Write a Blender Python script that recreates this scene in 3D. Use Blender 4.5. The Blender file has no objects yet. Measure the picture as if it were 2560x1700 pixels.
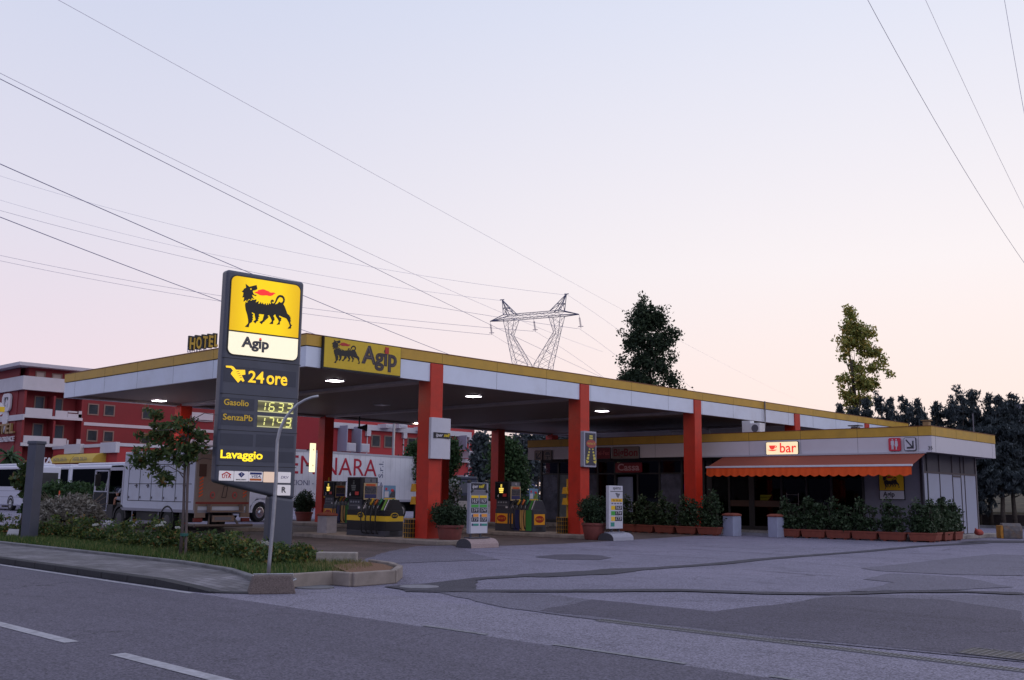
import bpy, math, random
import numpy as np
from mathutils import Vector, Matrix
PI=math.pi
sc=bpy.context.scene; COL=sc.collection
# ---------------------------------------------------------------- camera
FPX,CW=2511.79,2560.0
yaw,pitch,roll=math.radians(43.3692),math.radians(8.77174),math.radians(0.75234)
CAM=np.array([-17.4508,-24.9699,1.6])
fw=np.array([math.cos(yaw)*math.cos(pitch),math.sin(yaw)*math.cos(pitch),math.sin(pitch)])
_r=np.array([math.sin(yaw),-math.cos(yaw),0.0]);_u=np.cross(_r,fw)
rt=_r*math.cos(roll)+_u*math.sin(roll);up=-_r*math.sin(roll)+_u*math.cos(roll)
cd=bpy.data.cameras.new('camera');cam=bpy.data.objects.new('camera',cd);COL.objects.link(cam)
cd.sensor_width=36;cd.lens=FPX/CW*36;cd.clip_start=.1;cd.clip_end=3000
cam.matrix_world=Matrix(((rt[0],up[0],-fw[0],CAM[0]),(rt[1],up[1],-fw[1],CAM[1]),(rt[2],up[2],-fw[2],CAM[2]),(0,0,0,1)))
sc.camera=cam
def s2l(c):
    c=c/255.0
    return c/12.92 if c<=.04045 else ((c+.055)/1.055)**2.4
def rgb(r,g,b,k=1.0): return (s2l(r)*k,s2l(g)*k,s2l(b)*k,1)
# ---------------------------------------------------------------- dusk sky
w=bpy.data.worlds.new('World');sc.world=w;w.use_nodes=True
nt=w.node_tree;N=nt.nodes;L=nt.links;N.clear()
out=N.new('ShaderNodeOutputWorld');bg=N.new('ShaderNodeBackground')
tc=N.new('ShaderNodeTexCoord');sep=N.new('ShaderNodeSeparateXYZ');L.new(tc.outputs['Generated'],sep.inputs[0])
def ramp(stops):
    n=N.new('ShaderNodeValToRGB');cr=n.color_ramp
    while len(cr.elements)<len(stops): cr.elements.new(.5)
    for e,(p,c) in zip(cr.elements,stops): e.position=p;e.color=c
    return n
mr=N.new('ShaderNodeMapRange');mr.inputs[1].default_value=-.2;mr.inputs[2].default_value=1.0
L.new(sep.outputs[2],mr.inputs[0])
def ep(z): return (z+.2)/1.2
GR=rgb(62,60,72)
left=ramp([(ep(-.03),GR),(ep(-.005),rgb(238,212,220)),(ep(.12),rgb(234,218,228)),(ep(.12+.13),rgb(223,220,234)),(ep(.45),rgb(206,212,234)),(ep(1),rgb(168,180,216))])
right=ramp([(ep(-.03),GR),(ep(-.005),rgb(255,226,210)),(ep(.09),rgb(255,234,226)),(ep(.22),rgb(249,241,242)),(ep(.45),rgb(226,229,244)),(ep(1),rgb(168,180,216))])
back=ramp([(ep(-.03),GR),(ep(-.005),rgb(88,84,104)),(ep(.11),rgb(120,116,142)),(ep(.22),rgb(250,247,255,1.22)),(ep(.5),rgb(232,238,255,1.12)),(ep(1),rgb(168,180,216))])  # behind camera: low dark band for unseen buildings, upper part boosted to light fronts
for rr_ in (left,right,back): L.new(mr.outputs[0],rr_.inputs[0])
def dotdir(deg):
    d=N.new('ShaderNodeVectorMath');d.operation='DOT_PRODUCT';L.new(tc.outputs['Generated'],d.inputs[0])
    d.inputs[1].default_value=(math.cos(math.radians(deg)),math.sin(math.radians(deg)),0);return d
def mrange(src,a,b):
    m=N.new('ShaderNodeMapRange');m.interpolation_type='SMOOTHSTEP';m.inputs[1].default_value=a;m.inputs[2].default_value=b;L.new(src,m.inputs[0]);return m
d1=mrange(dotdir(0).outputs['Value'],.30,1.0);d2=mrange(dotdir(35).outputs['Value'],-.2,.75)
m1=N.new('ShaderNodeMix');m1.data_type='RGBA';m2=N.new('ShaderNodeMix');m2.data_type='RGBA'
L.new(d1.outputs[0],m1.inputs[0]);L.new(left.outputs[0],m1.inputs[6]);L.new(right.outputs[0],m1.inputs[7])
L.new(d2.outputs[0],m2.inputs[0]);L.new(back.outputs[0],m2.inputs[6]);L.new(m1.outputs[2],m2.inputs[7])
d3=mrange(dotdir(172).outputs['Value'],.15,1.0);m3=N.new('ShaderNodeMix');m3.data_type='RGBA';m3.blend_type='MULTIPLY';L.new(d3.outputs[0],m3.inputs[0]);L.new(m2.outputs[2],m3.inputs[6]);m3.inputs[7].default_value=(.42,.44,.55,1)  # dims an unseen sky sector so left-facing sides get less light
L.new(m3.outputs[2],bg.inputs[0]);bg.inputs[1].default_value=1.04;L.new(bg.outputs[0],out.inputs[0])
sd=bpy.data.lights.new('sun','SUN');sd.energy=.12;sd.angle=math.radians(25);sd.color=(1,.72,.6)
so=bpy.data.objects.new('sun',sd);COL.objects.link(so);so.rotation_euler=(math.radians(80),0,math.radians(95))
sc.view_settings.view_transform='Standard';sc.view_settings.look='None';sc.view_settings.exposure=0;sc.view_settings.gamma=1
sc.cycles.max_bounces=5;sc.cycles.diffuse_bounces=2;sc.cycles.glossy_bounces=2;sc.cycles.transparent_max_bounces=6
# ---------------------------------------------------------------- pixel helpers (photo pixel -> point on a real plane)
def ray(x,y): return fw+rt*(x-1280)/FPX-up*(y-850)/FPX
def G(x,y,z=0.0):
    d=ray(x,y);t=(z-CAM[2])/d[2];return Vector(CAM+d*t)
def PX(x,y,X):
    d=ray(x,y);t=(X-CAM[0])/d[0];return Vector(CAM+d*t)
def PY(x,y,Y):
    d=ray(x,y);t=(Y-CAM[1])/d[1];return Vector(CAM+d*t)
def VP(x,y,P,deg):
    th=math.radians(deg);n=np.array([-math.sin(th),math.cos(th),0]);d=ray(x,y);t=((np.array([P[0],P[1],0])-CAM)@n)/(d@n);return Vector(CAM+d*t)
class Frame:
    """vertical plane: local x = viewer's right, y = up, z = out of the face"""
    def __init__(s,o,deg):
        a=math.radians(deg);r=Vector((math.cos(a),math.sin(a),0));u=Vector((0,0,1));n=r.cross(u)
        s.o=Vector(o);s.r=r;s.n=n
        s.M=Matrix(((r.x,u.x,n.x,o[0]),(r.y,u.y,n.y,o[1]),(r.z,u.z,n.z,o[2]),(0,0,0,1)));s.Mi=s.M.inverted()
    def px(s,x,y,k=0.0):
        d=ray(x,y);o=s.o+s.n*k;n=np.array(s.n);t=((np.array(o)-CAM)@n)/(d@n);q=s.Mi@Vector(CAM+d*t);return (q.x,q.y)
# ---------------------------------------------------------------- materials
MATS={}
def mat(name,col,rough=.6,metal=0,noise=0,nscale=8,bump=0,bscale=60,spec=.5,emit=None,estr=0,stain=None,coat=0):
    if name in MATS: return MATS[name]
    m=bpy.data.materials.new(name);m.use_nodes=True;t=m.node_tree;n=t.nodes;l=t.links;b=n['Principled BSDF']
    b.inputs['Base Color'].default_value=col;b.inputs['Roughness'].default_value=rough;b.inputs['Metallic'].default_value=metal
    b.inputs['Specular IOR Level'].default_value=spec;b.inputs['Coat Weight'].default_value=coat
    if emit: b.inputs['Emission Color'].default_value=emit;b.inputs['Emission Strength'].default_value=estr
    if noise or bump:
        c=n.new('ShaderNodeTexCoord')
    if noise:
        a=n.new('ShaderNodeTexNoise');a.inputs['Scale'].default_value=nscale;a.inputs['Detail'].default_value=6;a.inputs['Roughness'].default_value=.65
        l.new(c.outputs['Object'],a.inputs['Vector'])
        r=n.new('ShaderNodeMapRange');r.inputs[1].default_value=.3;r.inputs[2].default_value=.7;r.inputs[3].default_value=1-noise;r.inputs[4].default_value=1+noise*.6
        l.new(a.outputs['Fac'],r.inputs[0])
        x=n.new('ShaderNodeMix');x.data_type='RGBA';x.blend_type='MULTIPLY';x.inputs[0].default_value=1;x.inputs[6].default_value=col
        l.new(r.outputs[0],x.inputs[7]);last=x.outputs[2]
        if stain:
            a2=n.new('ShaderNodeTexNoise');a2.inputs['Scale'].default_value=stain[1];a2.inputs['Detail'].default_value=8
            l.new(c.outputs['Object'],a2.inputs['Vector'])
            r2=n.new('ShaderNodeMapRange');r2.inputs[1].default_value=.52;r2.inputs[2].default_value=.75;r2.inputs[4].default_value=stain[2];l.new(a2.outputs['Fac'],r2.inputs[0])
            x2=n.new('ShaderNodeMix');x2.data_type='RGBA';l.new(r2.outputs[0],x2.inputs[0]);l.new(last,x2.inputs[6]);x2.inputs[7].default_value=stain[0];last=x2.outputs[2]
        l.new(last,b.inputs['Base Color'])
        rr=n.new('ShaderNodeMapRange');rr.inputs[3].default_value=max(0,rough-.1);rr.inputs[4].default_value=min(1,rough+.12);l.new(a.outputs['Fac'],rr.inputs[0]);l.new(rr.outputs[0],b.inputs['Roughness'])
    if bump:
        a=n.new('ShaderNodeTexNoise');a.inputs['Scale'].default_value=bscale;a.inputs['Detail'].default_value=4
        l.new(c.outputs['Object'],a.inputs['Vector']);q=n.new('ShaderNodeBump');q.inputs['Strength'].default_value=bump;q.inputs['Distance'].default_value=.02
        l.new(a.outputs['Fac'],q.inputs['Height']);l.new(q.outputs[0],b.inputs['Normal'])
    MATS[name]=m;return m
def glow(name,col,s):
    return mat(name,col,.4,emit=col,estr=s)
def leafmat(name,stops,rough=.6):
    if name in MATS: return MATS[name]
    m=bpy.data.materials.new(name);m.use_nodes=True;t=m.node_tree;n=t.nodes;l=t.links;b=n['Principled BSDF']
    g=n.new('ShaderNodeNewGeometry');r=n.new('ShaderNodeValToRGB')
    while len(r.color_ramp.elements)<len(stops): r.color_ramp.elements.new(.5)
    for e,(p,c) in zip(r.color_ramp.elements,stops): e.position=p;e.color=c
    l.new(g.outputs['Random Per Island'],r.inputs[0]);l.new(r.outputs[0],b.inputs['Base Color']);b.inputs['Roughness'].default_value=rough
    b.inputs['Specular IOR Level'].default_value=.3
    tr=n.new('ShaderNodeBsdfTranslucent');l.new(r.outputs[0],tr.inputs[0]);mx=n.new('ShaderNodeMixShader');mx.inputs[0].default_value=.25
    o=[k for k in n if k.type=='OUTPUT_MATERIAL'][0];l.new(b.outputs[0],mx.inputs[1]);l.new(tr.outputs[0],mx.inputs[2]);l.new(mx.outputs[0],o.inputs[0])
    MATS[name]=m;return m
def asphalt(name,base,dark,light,patch=.25,streak=True):
    patch=min(1,patch*1.5)
    m=bpy.data.materials.new(name);m.use_nodes=True;t=m.node_tree;n=t.nodes;l=t.links;b=n['Principled BSDF'];c=n.new('ShaderNodeTexCoord')
    def nz(s,d=4,r=.5,st=None):
        a=n.new('ShaderNodeTexNoise');a.inputs['Scale'].default_value=s;a.inputs['Detail'].default_value=d;a.inputs['Roughness'].default_value=r
        if st:
            mp=n.new('ShaderNodeMapping');mp.inputs['Scale'].default_value=st;l.new(c.outputs['Object'],mp.inputs[0]);l.new(mp.outputs[0],a.inputs['Vector'])
        else: l.new(c.outputs['Object'],a.inputs['Vector'])
        return a
    def mrg(s,a,b_,o0,o1):
        q=n.new('ShaderNodeMapRange');q.inputs[1].default_value=a;q.inputs[2].default_value=b_;q.inputs[3].default_value=o0;q.inputs[4].default_value=o1;l.new(s,q.inputs[0]);return q.outputs[0]
    def mix(f,a,b_):
        x=n.new('ShaderNodeMix');x.data_type='RGBA';l.new(f,x.inputs[0])
        for i,v in ((6,a),(7,b_)):
            if isinstance(v,tuple): x.inputs[i].default_value=v
            else: l.new(v,x.inputs[i])
        return x.outputs[2]
    big=nz(.16,5,.6);c1=mix(mrg(big.outputs['Fac'],.35,.7,0,1),base,light)
    md=nz(.9,6,.7);c2=mix(mrg(md.outputs['Fac'],.52,.75,0,patch),c1,dark)
    if streak:
        stn=nz(1.0,5,.6,(.9,.13,1));c2=mix(mrg(stn.outputs['Fac'],.55,.72,0,patch*1.2),c2,dark)
    st2=nz(1.7,7,.75);c2=mix(mrg(st2.outputs['Fac'],.60,.72,0,.65),c2,tuple(x*.62 for x in dark[:3])+(1,))
    cr=n.new('ShaderNodeTexVoronoi');cr.feature='DISTANCE_TO_EDGE';cr.inputs['Scale'].default_value=.42;wn=nz(1.1,6,.7);vm_=n.new('ShaderNodeVectorMath');vm_.operation='MULTIPLY_ADD';l.new(wn.outputs['Color'],vm_.inputs[0]);vm_.inputs[1].default_value=(1.3,1.3,0);l.new(c.outputs['Object'],vm_.inputs[2]);l.new(vm_.outputs[0],cr.inputs['Vector'])
    brk=nz(.5,3,.5);ck=n.new('ShaderNodeMath');ck.operation='MULTIPLY';l.new(mrg(cr.outputs['Distance'],.002,.007,.75,0),ck.inputs[0]);l.new(mrg(brk.outputs['Fac'],.48,.56,0,1),ck.inputs[1]);c2=mix(ck.outputs[0],c2,tuple(x*.5 for x in dark[:3])+(1,))
    vo=n.new('ShaderNodeTexVoronoi');vo.inputs['Scale'].default_value=55;l.new(c.outputs['Object'],vo.inputs['Vector'])
    vm=n.new('ShaderNodeSeparateColor');l.new(vo.outputs['Color'],vm.inputs[0])
    x=n.new('ShaderNodeMix');x.data_type='RGBA';x.blend_type='MULTIPLY';x.inputs[0].default_value=1;l.new(c2,x.inputs[6]);l.new(mrg(vm.outputs[0],0,1,.54,1.5),x.inputs[7])
    l.new(x.outputs[2],b.inputs['Base Color']);b.inputs['Roughness'].default_value=.85;b.inputs['Specular IOR Level'].default_value=.35
    q=n.new('ShaderNodeBump');q.inputs['Strength'].default_value=.35;q.inputs['Distance'].default_value=.01;l.new(vo.outputs['Distance'],q.inputs['Height']);l.new(q.outputs[0],b.inputs['Normal'])
    return m
def pavers(name,c1,c2,mortar,sx,sy,rot=0,off=.5):
    m=bpy.data.materials.new(name);m.use_nodes=True;t=m.node_tree;n=t.nodes;l=t.links;b=n['Principled BSDF'];c=n.new('ShaderNodeTexCoord')
    mp=n.new('ShaderNodeMapping');mp.inputs['Rotation'].default_value=(0,0,rot);l.new(c.outputs['Object'],mp.inputs[0])
    br=n.new('ShaderNodeTexBrick');br.inputs['Color1'].default_value=c1;br.inputs['Color2'].default_value=c2;br.inputs['Mortar'].default_value=mortar
    br.inputs['Scale'].default_value=1;br.inputs['Brick Width'].default_value=sx;br.inputs['Row Height'].default_value=sy;br.inputs['Mortar Size'].default_value=.008;br.offset=off
    l.new(mp.outputs[0],br.inputs['Vector'])
    nz=n.new('ShaderNodeTexNoise');nz.inputs['Scale'].default_value=.7;nz.inputs['Detail'].default_value=7;l.new(c.outputs['Object'],nz.inputs['Vector'])
    r=n.new('ShaderNodeMapRange');r.inputs[1].default_value=.3;r.inputs[2].default_value=.7;r.inputs[3].default_value=.6;r.inputs[4].default_value=1.35;l.new(nz.outputs['Fac'],r.inputs[0])
    x=n.new('ShaderNodeMix');x.data_type='RGBA';x.blend_type='MULTIPLY';x.inputs[0].default_value=1;l.new(br.outputs['Color'],x.inputs[6]);l.new(r.outputs[0],x.inputs[7]);l.new(x.outputs[2],b.inputs['Base Color'])
    b.inputs['Roughness'].default_value=.8
    q=n.new('ShaderNodeBump');q.inputs['Strength'].default_value=.4;q.inputs['Distance'].default_value=.01;l.new(br.outputs['Fac'],q.inputs['Height']);q.invert=True;l.new(q.outputs[0],b.inputs['Normal'])
    return m
def glassmat(name,tint=(.34,.36,.40,1),tr=.8):
    m=bpy.data.materials.new(name);m.use_nodes=True;t=m.node_tree;n=t.nodes;l=t.links;n.clear()
    o=n.new('ShaderNodeOutputMaterial');a=n.new('ShaderNodeBsdfTransparent');a.inputs[0].default_value=tint
    g=n.new('ShaderNodeBsdfGlossy');g.inputs['Roughness'].default_value=.02;f=n.new('ShaderNodeFresnel');f.inputs[0].default_value=1.5
    mx=n.new('ShaderNodeMixShader');h=n.new('ShaderNodeMath');h.operation='MULTIPLY';h.inputs[1].default_value=.5;l.new(f.outputs[0],h.inputs[0]);l.new(h.outputs[0],mx.inputs[0]);l.new(a.outputs[0],mx.inputs[1]);l.new(g.outputs[0],mx.inputs[2]);l.new(mx.outputs[0],o.inputs[0])
    MATS[name]=m;return m
YEL=mat('fascia_yellow',rgb(202,158,58),.45,noise=.12,nscale=1.5,stain=((.2,.14,.05,1),1.2,.25))
WHI=mat('fascia_white',rgb(224,230,248),.4,noise=.06,nscale=1.2,stain=((.42,.38,.38,1),.8,.25))
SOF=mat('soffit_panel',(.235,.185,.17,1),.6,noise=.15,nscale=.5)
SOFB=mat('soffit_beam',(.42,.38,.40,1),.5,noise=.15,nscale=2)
RED=mat('column_red',rgb(196,46,24),.45,noise=.12,nscale=2.5,stain=((.12,.02,.015,1),3,.25))
DARK=mat('dark_seam',(.012,.012,.015,1),.6)
BLK=mat('black_plastic',(.015,.015,.018,1),.45)
GRY=mat('grey_panel',rgb(84,86,100),.42,noise=.1,nscale=1.2,stain=((.045,.045,.05,1),1.5,.4))
GRYD=mat('grey_recess',rgb(66,68,82),.5,noise=.1,nscale=3)
GALV=mat('galvanised',(.45,.45,.48,1),.4,metal=.7,noise=.15,nscale=10)
CONC=mat('concrete',rgb(165,155,150),.9,noise=.25,nscale=6,bump=.4,bscale=50,stain=((.09,.08,.075,1),2.5,.6))
CONCD=mat('dark_gravel_concrete',rgb(78,76,84),.9,noise=.5,nscale=70,bump=.5,bscale=80)
CONCP=mat('pink_gravel_concrete',rgb(172,150,150),.9,noise=.45,nscale=60,bump=.6,bscale=80)
TERR=mat('terracotta',rgb(136,70,56),.8,noise=.2,nscale=5,stain=((.09,.05,.04,1),3,.5))
TERB=mat('brown_terracotta',rgb(132,72,68),.8,noise=.2,nscale=5,stain=((.07,.045,.045,1),3,.5))
KERB=mat('kerb_stone',rgb(120,118,122),.9,noise=.25,nscale=4,bump=.4,bscale=40,stain=((.05,.05,.05,1),1.5,.6))
KERBL=mat('kerb_concrete_light',rgb(148,136,130),.9,noise=.25,nscale=3,bump=.3,stain=((.1,.085,.075,1),1.8,.7))
SOIL=mat('soil_bed',(.07,.055,.04,1),.95,noise=.5,nscale=12,bump=.7,bscale=30)
CHIP=mat('wood_chips',(.21,.105,.06,1),.95,noise=.6,nscale=40,bump=1,bscale=45)
WHP=mat('white_paint',rgb(225,225,232),.35,noise=.05,nscale=3,stain=((.4,.38,.38,1),2,.2))
GLS=glassmat('shop_glass');GLB=mat('dark_glass',(.012,.014,.02,1),.05,spec=.6)
WINF=mat('dark_window_frame',(.03,.028,.03,1),.5)
TYRE=mat('tyre_rubber',(.02,.02,.022,1),.8,noise=.2,nscale=20)
# ---------------------------------------------------------------- mesh builder
class MB:
    def __init__(s): s.v=[];s.f=[];s.m=[]
    def add(s,v,f,m=0):
        b=len(s.v);s.v+= [tuple(p) for p in v];s.f+=[tuple(i+b for i in q) for q in f];s.m+=[m]*len(f);return s
    def box(s,x0,x1,y0,y1,z0,z1,m=0):
        v=[(x,y,z) for z in (z0,z1) for x,y in ((x0,y0),(x1,y0),(x1,y1),(x0,y1))]
        return s.add(v,[(3,2,1,0),(4,5,6,7),(0,1,5,4),(1,2,6,5),(2,3,7,6),(3,0,4,7)],m)
    def ob(s,c,size,M=None,m=0):
        k=MB().box(-size[0]/2,size[0]/2,-size[1]/2,size[1]/2,-size[2]/2,size[2]/2)
        M=M or Matrix.Identity(3);return s.add([M@Vector(p)+Vector(c) for p in k.v],k.f,m)
    def prism(s,pts,z0,z1,m=0):   # outline in xy (ccw), extruded along z
        n=len(pts);v=[(x,y,z0) for x,y in pts]+[(x,y,z1) for x,y in pts]
        return s.add(v,[tuple(range(n-1,-1,-1)),tuple(range(n,2*n))]+[(i,(i+1)%n,n+(i+1)%n,n+i) for i in range(n)],m)
    def prismx(s,pts,x0,x1,m=0):  # outline in yz extruded along x
        n=len(pts);v=[(x0,a,b) for a,b in pts]+[(x1,a,b) for a,b in pts]
        return s.add(v,[tuple(range(n-1,-1,-1)),tuple(range(n,2*n))]+[(i,(i+1)%n,n+(i+1)%n,n+i) for i in range(n)],m)
    def prismy(s,pts,y0,y1,m=0):  # outline in xz extruded along y
        n=len(pts);v=[(a,y0,b) for a,b in pts]+[(a,y1,b) for a,b in pts]
        return s.add(v,[tuple(range(n)),tuple(range(2*n-1,n-1,-1))]+[(n+i,n+(i+1)%n,(i+1)%n,i) for i in range(n)],m)
    def tube(s,path,r,n=8,m=0,cap=True):
        P=[Vector(p) for p in path];R=r if isinstance(r,(list,tuple)) else [r]*len(P);rings=[];v=[];f=[]
        ref=None
        for i,p in enumerate(P):
            t=(P[min(i+1,len(P)-1)]-P[max(i-1,0)])
            if t.length<1e-9:t=Vector((0,0,1))
            t.normalize()
            if ref is None: ref=Vector((0,0,1)) if abs(t.z)<.9 else Vector((1,0,0))
            a=t.cross(ref).normalized();b=a.cross(t).normalized();ref=b
            for k in range(n):
                q=2*PI*k/n;v.append(p+(a*math.cos(q)+b*math.sin(q))*R[i])
        for i in range(len(P)-1):
            for k in range(n): f.append((i*n+k,i*n+(k+1)%n,(i+1)*n+(k+1)%n,(i+1)*n+k))
        if cap: f.append(tuple(range(n-1,-1,-1)));f.append(tuple((len(P)-1)*n+k for k in range(n)))
        return s.add(v,f,m)
    def cyl(s,p,q,r,n=16,m=0): return s.tube([p,q],r,n,m)
    def lathe(s,prof,n=24,c=(0,0,0),m=0):
        v=[];f=[]
        for (r,z) in prof:
            for k in range(n): a=2*PI*k/n;v.append((c[0]+r*math.cos(a),c[1]+r*math.sin(a),c[2]+z))
        for i in range(len(prof)-1):
            for k in range(n): f.append((i*n+k,i*n+(k+1)%n,(i+1)*n+(k+1)%n,(i+1)*n+k))
        f.append(tuple(range(n-1,-1,-1)));f.append(tuple((len(prof)-1)*n+k for k in range(n)))
        return s.add(v,f,m)
    def bar(s,p,q,t,m=0): return s.tube([p,q],t,4,m,cap=False)
    def build(s,name,mats,parent=None,bevel=0,smooth=False,seg=2,**tags):
        me=bpy.data.meshes.new(name);me.from_pydata(s.v,[],s.f)
        if not isinstance(mats,(list,tuple)): mats=[mats]
        for m in mats: me.materials.append(m)
        if len(mats)>1: me.polygons.foreach_set('material_index',s.m)
        if smooth: me.polygons.foreach_set('use_smooth',[True]*len(me.polygons))
        me.update();o=bpy.data.objects.new(name,me);COL.objects.link(o)
        if parent: o.parent=parent
        if bevel:
            b=o.modifiers.new('bevel','BEVEL');b.width=bevel;b.segments=seg;b.limit_method='ANGLE';b.angle_limit=math.radians(40)
        for k,v in tags.items(): o[k]=v
        return o
def thing(name,label,cat,loc=(0,0,0),rz=0,group=None,M=None):
    o=bpy.data.objects.new(name,None);COL.objects.link(o);o.empty_display_size=.2
    if M is not None: o.matrix_world=M
    else: o.location=loc;o.rotation_euler=(0,0,rz)
    o['label']=label;o['category']=cat
    if group:o['group']=group
    return o
def tag(o,label,cat,group=None):
    o['label']=label;o['category']=cat
    if group:o['group']=group
    return o
def struct(o): o['kind']='structure';return o
def dup(root,loc=None,rz=None,label=None):
    r=root.copy();COL.objects.link(r)
    if loc is not None: r.location=loc
    if rz is not None: r.rotation_euler=(0,0,rz)
    if label: r['label']=label
    for ch in list(root.children):
        c=ch.copy();COL.objects.link(c);c.parent=r
        for g in list(ch.children):
            d=g.copy();COL.objects.link(d);d.parent=c
    return r
def from_curve(cu,name,m,parent,loc,rot=None):
    t=bpy.data.objects.new('tmp',cu);COL.objects.link(t);bpy.context.view_layer.update()
    me=bpy.data.meshes.new_from_object(t.evaluated_get(bpy.context.evaluated_depsgraph_get()))
    bpy.data.objects.remove(t);bpy.data.curves.remove(cu)
    me.materials.clear();me.materials.append(m);me.name=name
    o=bpy.data.objects.new(name,me);COL.objects.link(o);o.parent=parent
    o.location=loc
    if rot: o.rotation_euler=rot
    return o
def text(s,size,m,parent,loc,name='lettering',rot=None,ex=.004,bold=0,ax='CENTER',sx=1,shear=0,sp=1.0,fit=None,fy=None):
    """letters in the parent's xy plane facing +z; fit = wanted total width"""
    cu=bpy.data.curves.new(name,'FONT');cu.body=s;cu.size=size;cu.extrude=ex;cu.offset=bold*size;cu.align_x=ax;cu.align_y='CENTER';cu.shear=shear;cu.space_character=sp
    cu.resolution_u=3
    o=from_curve(cu,name,m,parent,loc,rot)
    if fit:
        xs=[v.co.x for v in o.data.vertices];wd=max(xs)-min(xs);sx=fit/wd
    if sx!=1:
        for v in o.data.vertices: v.co.x*=sx
    if fy:
        ys=[v.co.y for v in o.data.vertices];xs=[v.co.x for v in o.data.vertices];a,b=min(ys),max(ys);k=(fy[1]-fy[0])/(b-a);xm=(min(xs)+max(xs))/2
        for v in o.data.vertices: v.co.y=(v.co.y-a)*k+fy[0]-loc[1];v.co.x-=xm
    return o
def shape(polys,m,parent,loc,name,ex=.004,rot=None):
    cu=bpy.data.curves.new(name,'CURVE');cu.dimensions='2D';cu.fill_mode='BOTH';cu.extrude=ex
    for p in polys:
        s=cu.splines.new('POLY');s.points.add(len(p)-1)
        for q,(x,y) in zip(s.points,p): q.co=(x,y,0,1)
        s.use_cyclic_u=True
    return from_curve(cu,name,m,parent,loc,rot)
def rrect(x0,x1,y0,y1,r,n=5):
    P=[]
    for cx,cy,a in ((x1-r,y0+r,-90),(x1-r,y1-r,0),(x0+r,y1-r,90),(x0+r,y0+r,180)):
        for k in range(n+1): t=math.radians(a+90*k/n);P.append((cx+r*math.cos(t),cy+r*math.sin(t)))
    return P
def ell(cx,cy,rx,ry,n=28): return [(cx+rx*math.cos(2*PI*k/n),cy+ry*math.sin(2*PI*k/n)) for k in range(n)]
# ---------------------------------------------------------------- foliage
def foliage(name,blobs,n,leaf,m,parent=None,seed=1,clump=.35,per=26,elong=1.6,shell=2.0,upb=0.0,**tags):
    rg=np.random.default_rng(seed);B=np.array(blobs,float);vol=B[:,3]*B[:,4]*B[:,5];pr=vol/vol.sum()
    nc=max(1,n//per);pr=vol**.62;pr/=pr.sum();bi=rg.choice(len(B),nc,p=pr)
    d=rg.normal(size=(nc,3));d/=np.linalg.norm(d,axis=1)[:,None];rad=rg.random(nc)**(1/shell)
    cen=B[bi,:3]+d*rad[:,None]*B[bi,3:6]
    sc_=clump*rg.uniform(.55,1.3,nc)
    ci=np.repeat(np.arange(nc),per);k=len(ci)
    pos=cen[ci]+np.clip(rg.normal(size=(k,3)),-1.6,1.6)*sc_[ci][:,None]*np.array([1,1,.8])
    a=rg.normal(size=(k,3))+np.array([0,0,upb]);a/=np.linalg.norm(a,axis=1)[:,None]
    b=rg.normal(size=(k,3));b-=(b*a).sum(1)[:,None]*a;b/=np.linalg.norm(b,axis=1)[:,None]
    s=leaf*rg.uniform(.6,1.35,k)[:,None];a=a*s*elong*.5;b=b*s*.5;nrm=np.cross(a,b);nrm/=(np.linalg.norm(nrm,axis=1)[:,None]+1e-9)
    V=np.stack([pos-a,pos-b*.9+nrm*s*.08,pos+a,pos+b*.9+nrm*s*.08],1).reshape(-1,3)
    me=bpy.data.meshes.new(name);me.vertices.add(k*4);me.vertices.foreach_set('co',V.ravel().astype(np.float32))
    me.loops.add(k*4);me.loops.foreach_set('vertex_index',np.arange(k*4,dtype=np.int32))
    me.polygons.add(k);me.polygons.foreach_set('loop_start',np.arange(0,k*4,4,dtype=np.int32));me.polygons.foreach_set('loop_total',np.full(k,4,dtype=np.int32))
    me.materials.append(m);me.update(calc_edges=True)
    o=bpy.data.objects.new(name,me);COL.objects.link(o)
    if parent:o.parent=parent
    for q,v in tags.items():o[q]=v
    return o
BARK=mat('bark',(.075,.06,.05,1),.95,noise=.4,nscale=6,bump=.6,bscale=12)
def trunk(parent,h,r,seed=0,limbs=8,spread=.3,start=.25,lean=0,upw=.8,name='trunk',m=None):
    rd=random.Random(seed);b=MB();path=[];x=y=0
    for i in range(9):
        z=h*i/8;path.append((x+lean*z,y,z));x+=rd.uniform(-1,1)*h*.006;y+=rd.uniform(-1,1)*h*.006
    b.tube(path,[r*(1-.85*i/8) for i in range(9)],8)
    for k in range(limbs):
        t=start+(1-start)*.9*k/max(1,limbs-1);z=h*t;i=min(7,int(t*8));p=Vector(path[i]).lerp(Vector(path[i+1]),t*8-i)
        a=k*2.4+rd.uniform(-.4,.4);ln=h*spread*(1-.6*t)*rd.uniform(.7,1.2)
        q=p+Vector((math.cos(a)*ln*.5,math.sin(a)*ln*.5,ln*upw*.5));q2=p+Vector((math.cos(a)*ln*.9,math.sin(a)*ln*.9,ln*upw*1.2))
        rr=r*(1-.85*t)*.5;b.tube([p,q,q2],[rr,rr*.6,rr*.2],5)
    return b.build(name,m or BARK,parent,smooth=True)
LDARK=leafmat('leaf_dark_poplar',[(0,(.018,.032,.020,1)),(.5,(.036,.060,.034,1)),(1,(.07,.10,.05,1))])
LYEL=leafmat('leaf_yellow_poplar',[(0,(.16,.19,.05,1)),(.5,(.33,.35,.09,1)),(.85,(.45,.38,.09,1)),(1,(.55,.32,.08,1))])
LCON=leafmat('needle_cypress',[(0,(.034,.046,.053,1)),(.6,(.065,.083,.093,1)),(1,(.13,.15,.16,1))],.8)
LMID=leafmat('leaf_mid_green',[(0,(.018,.04,.015,1)),(.6,(.04,.085,.03,1)),(1,(.08,.13,.05,1))])
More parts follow.
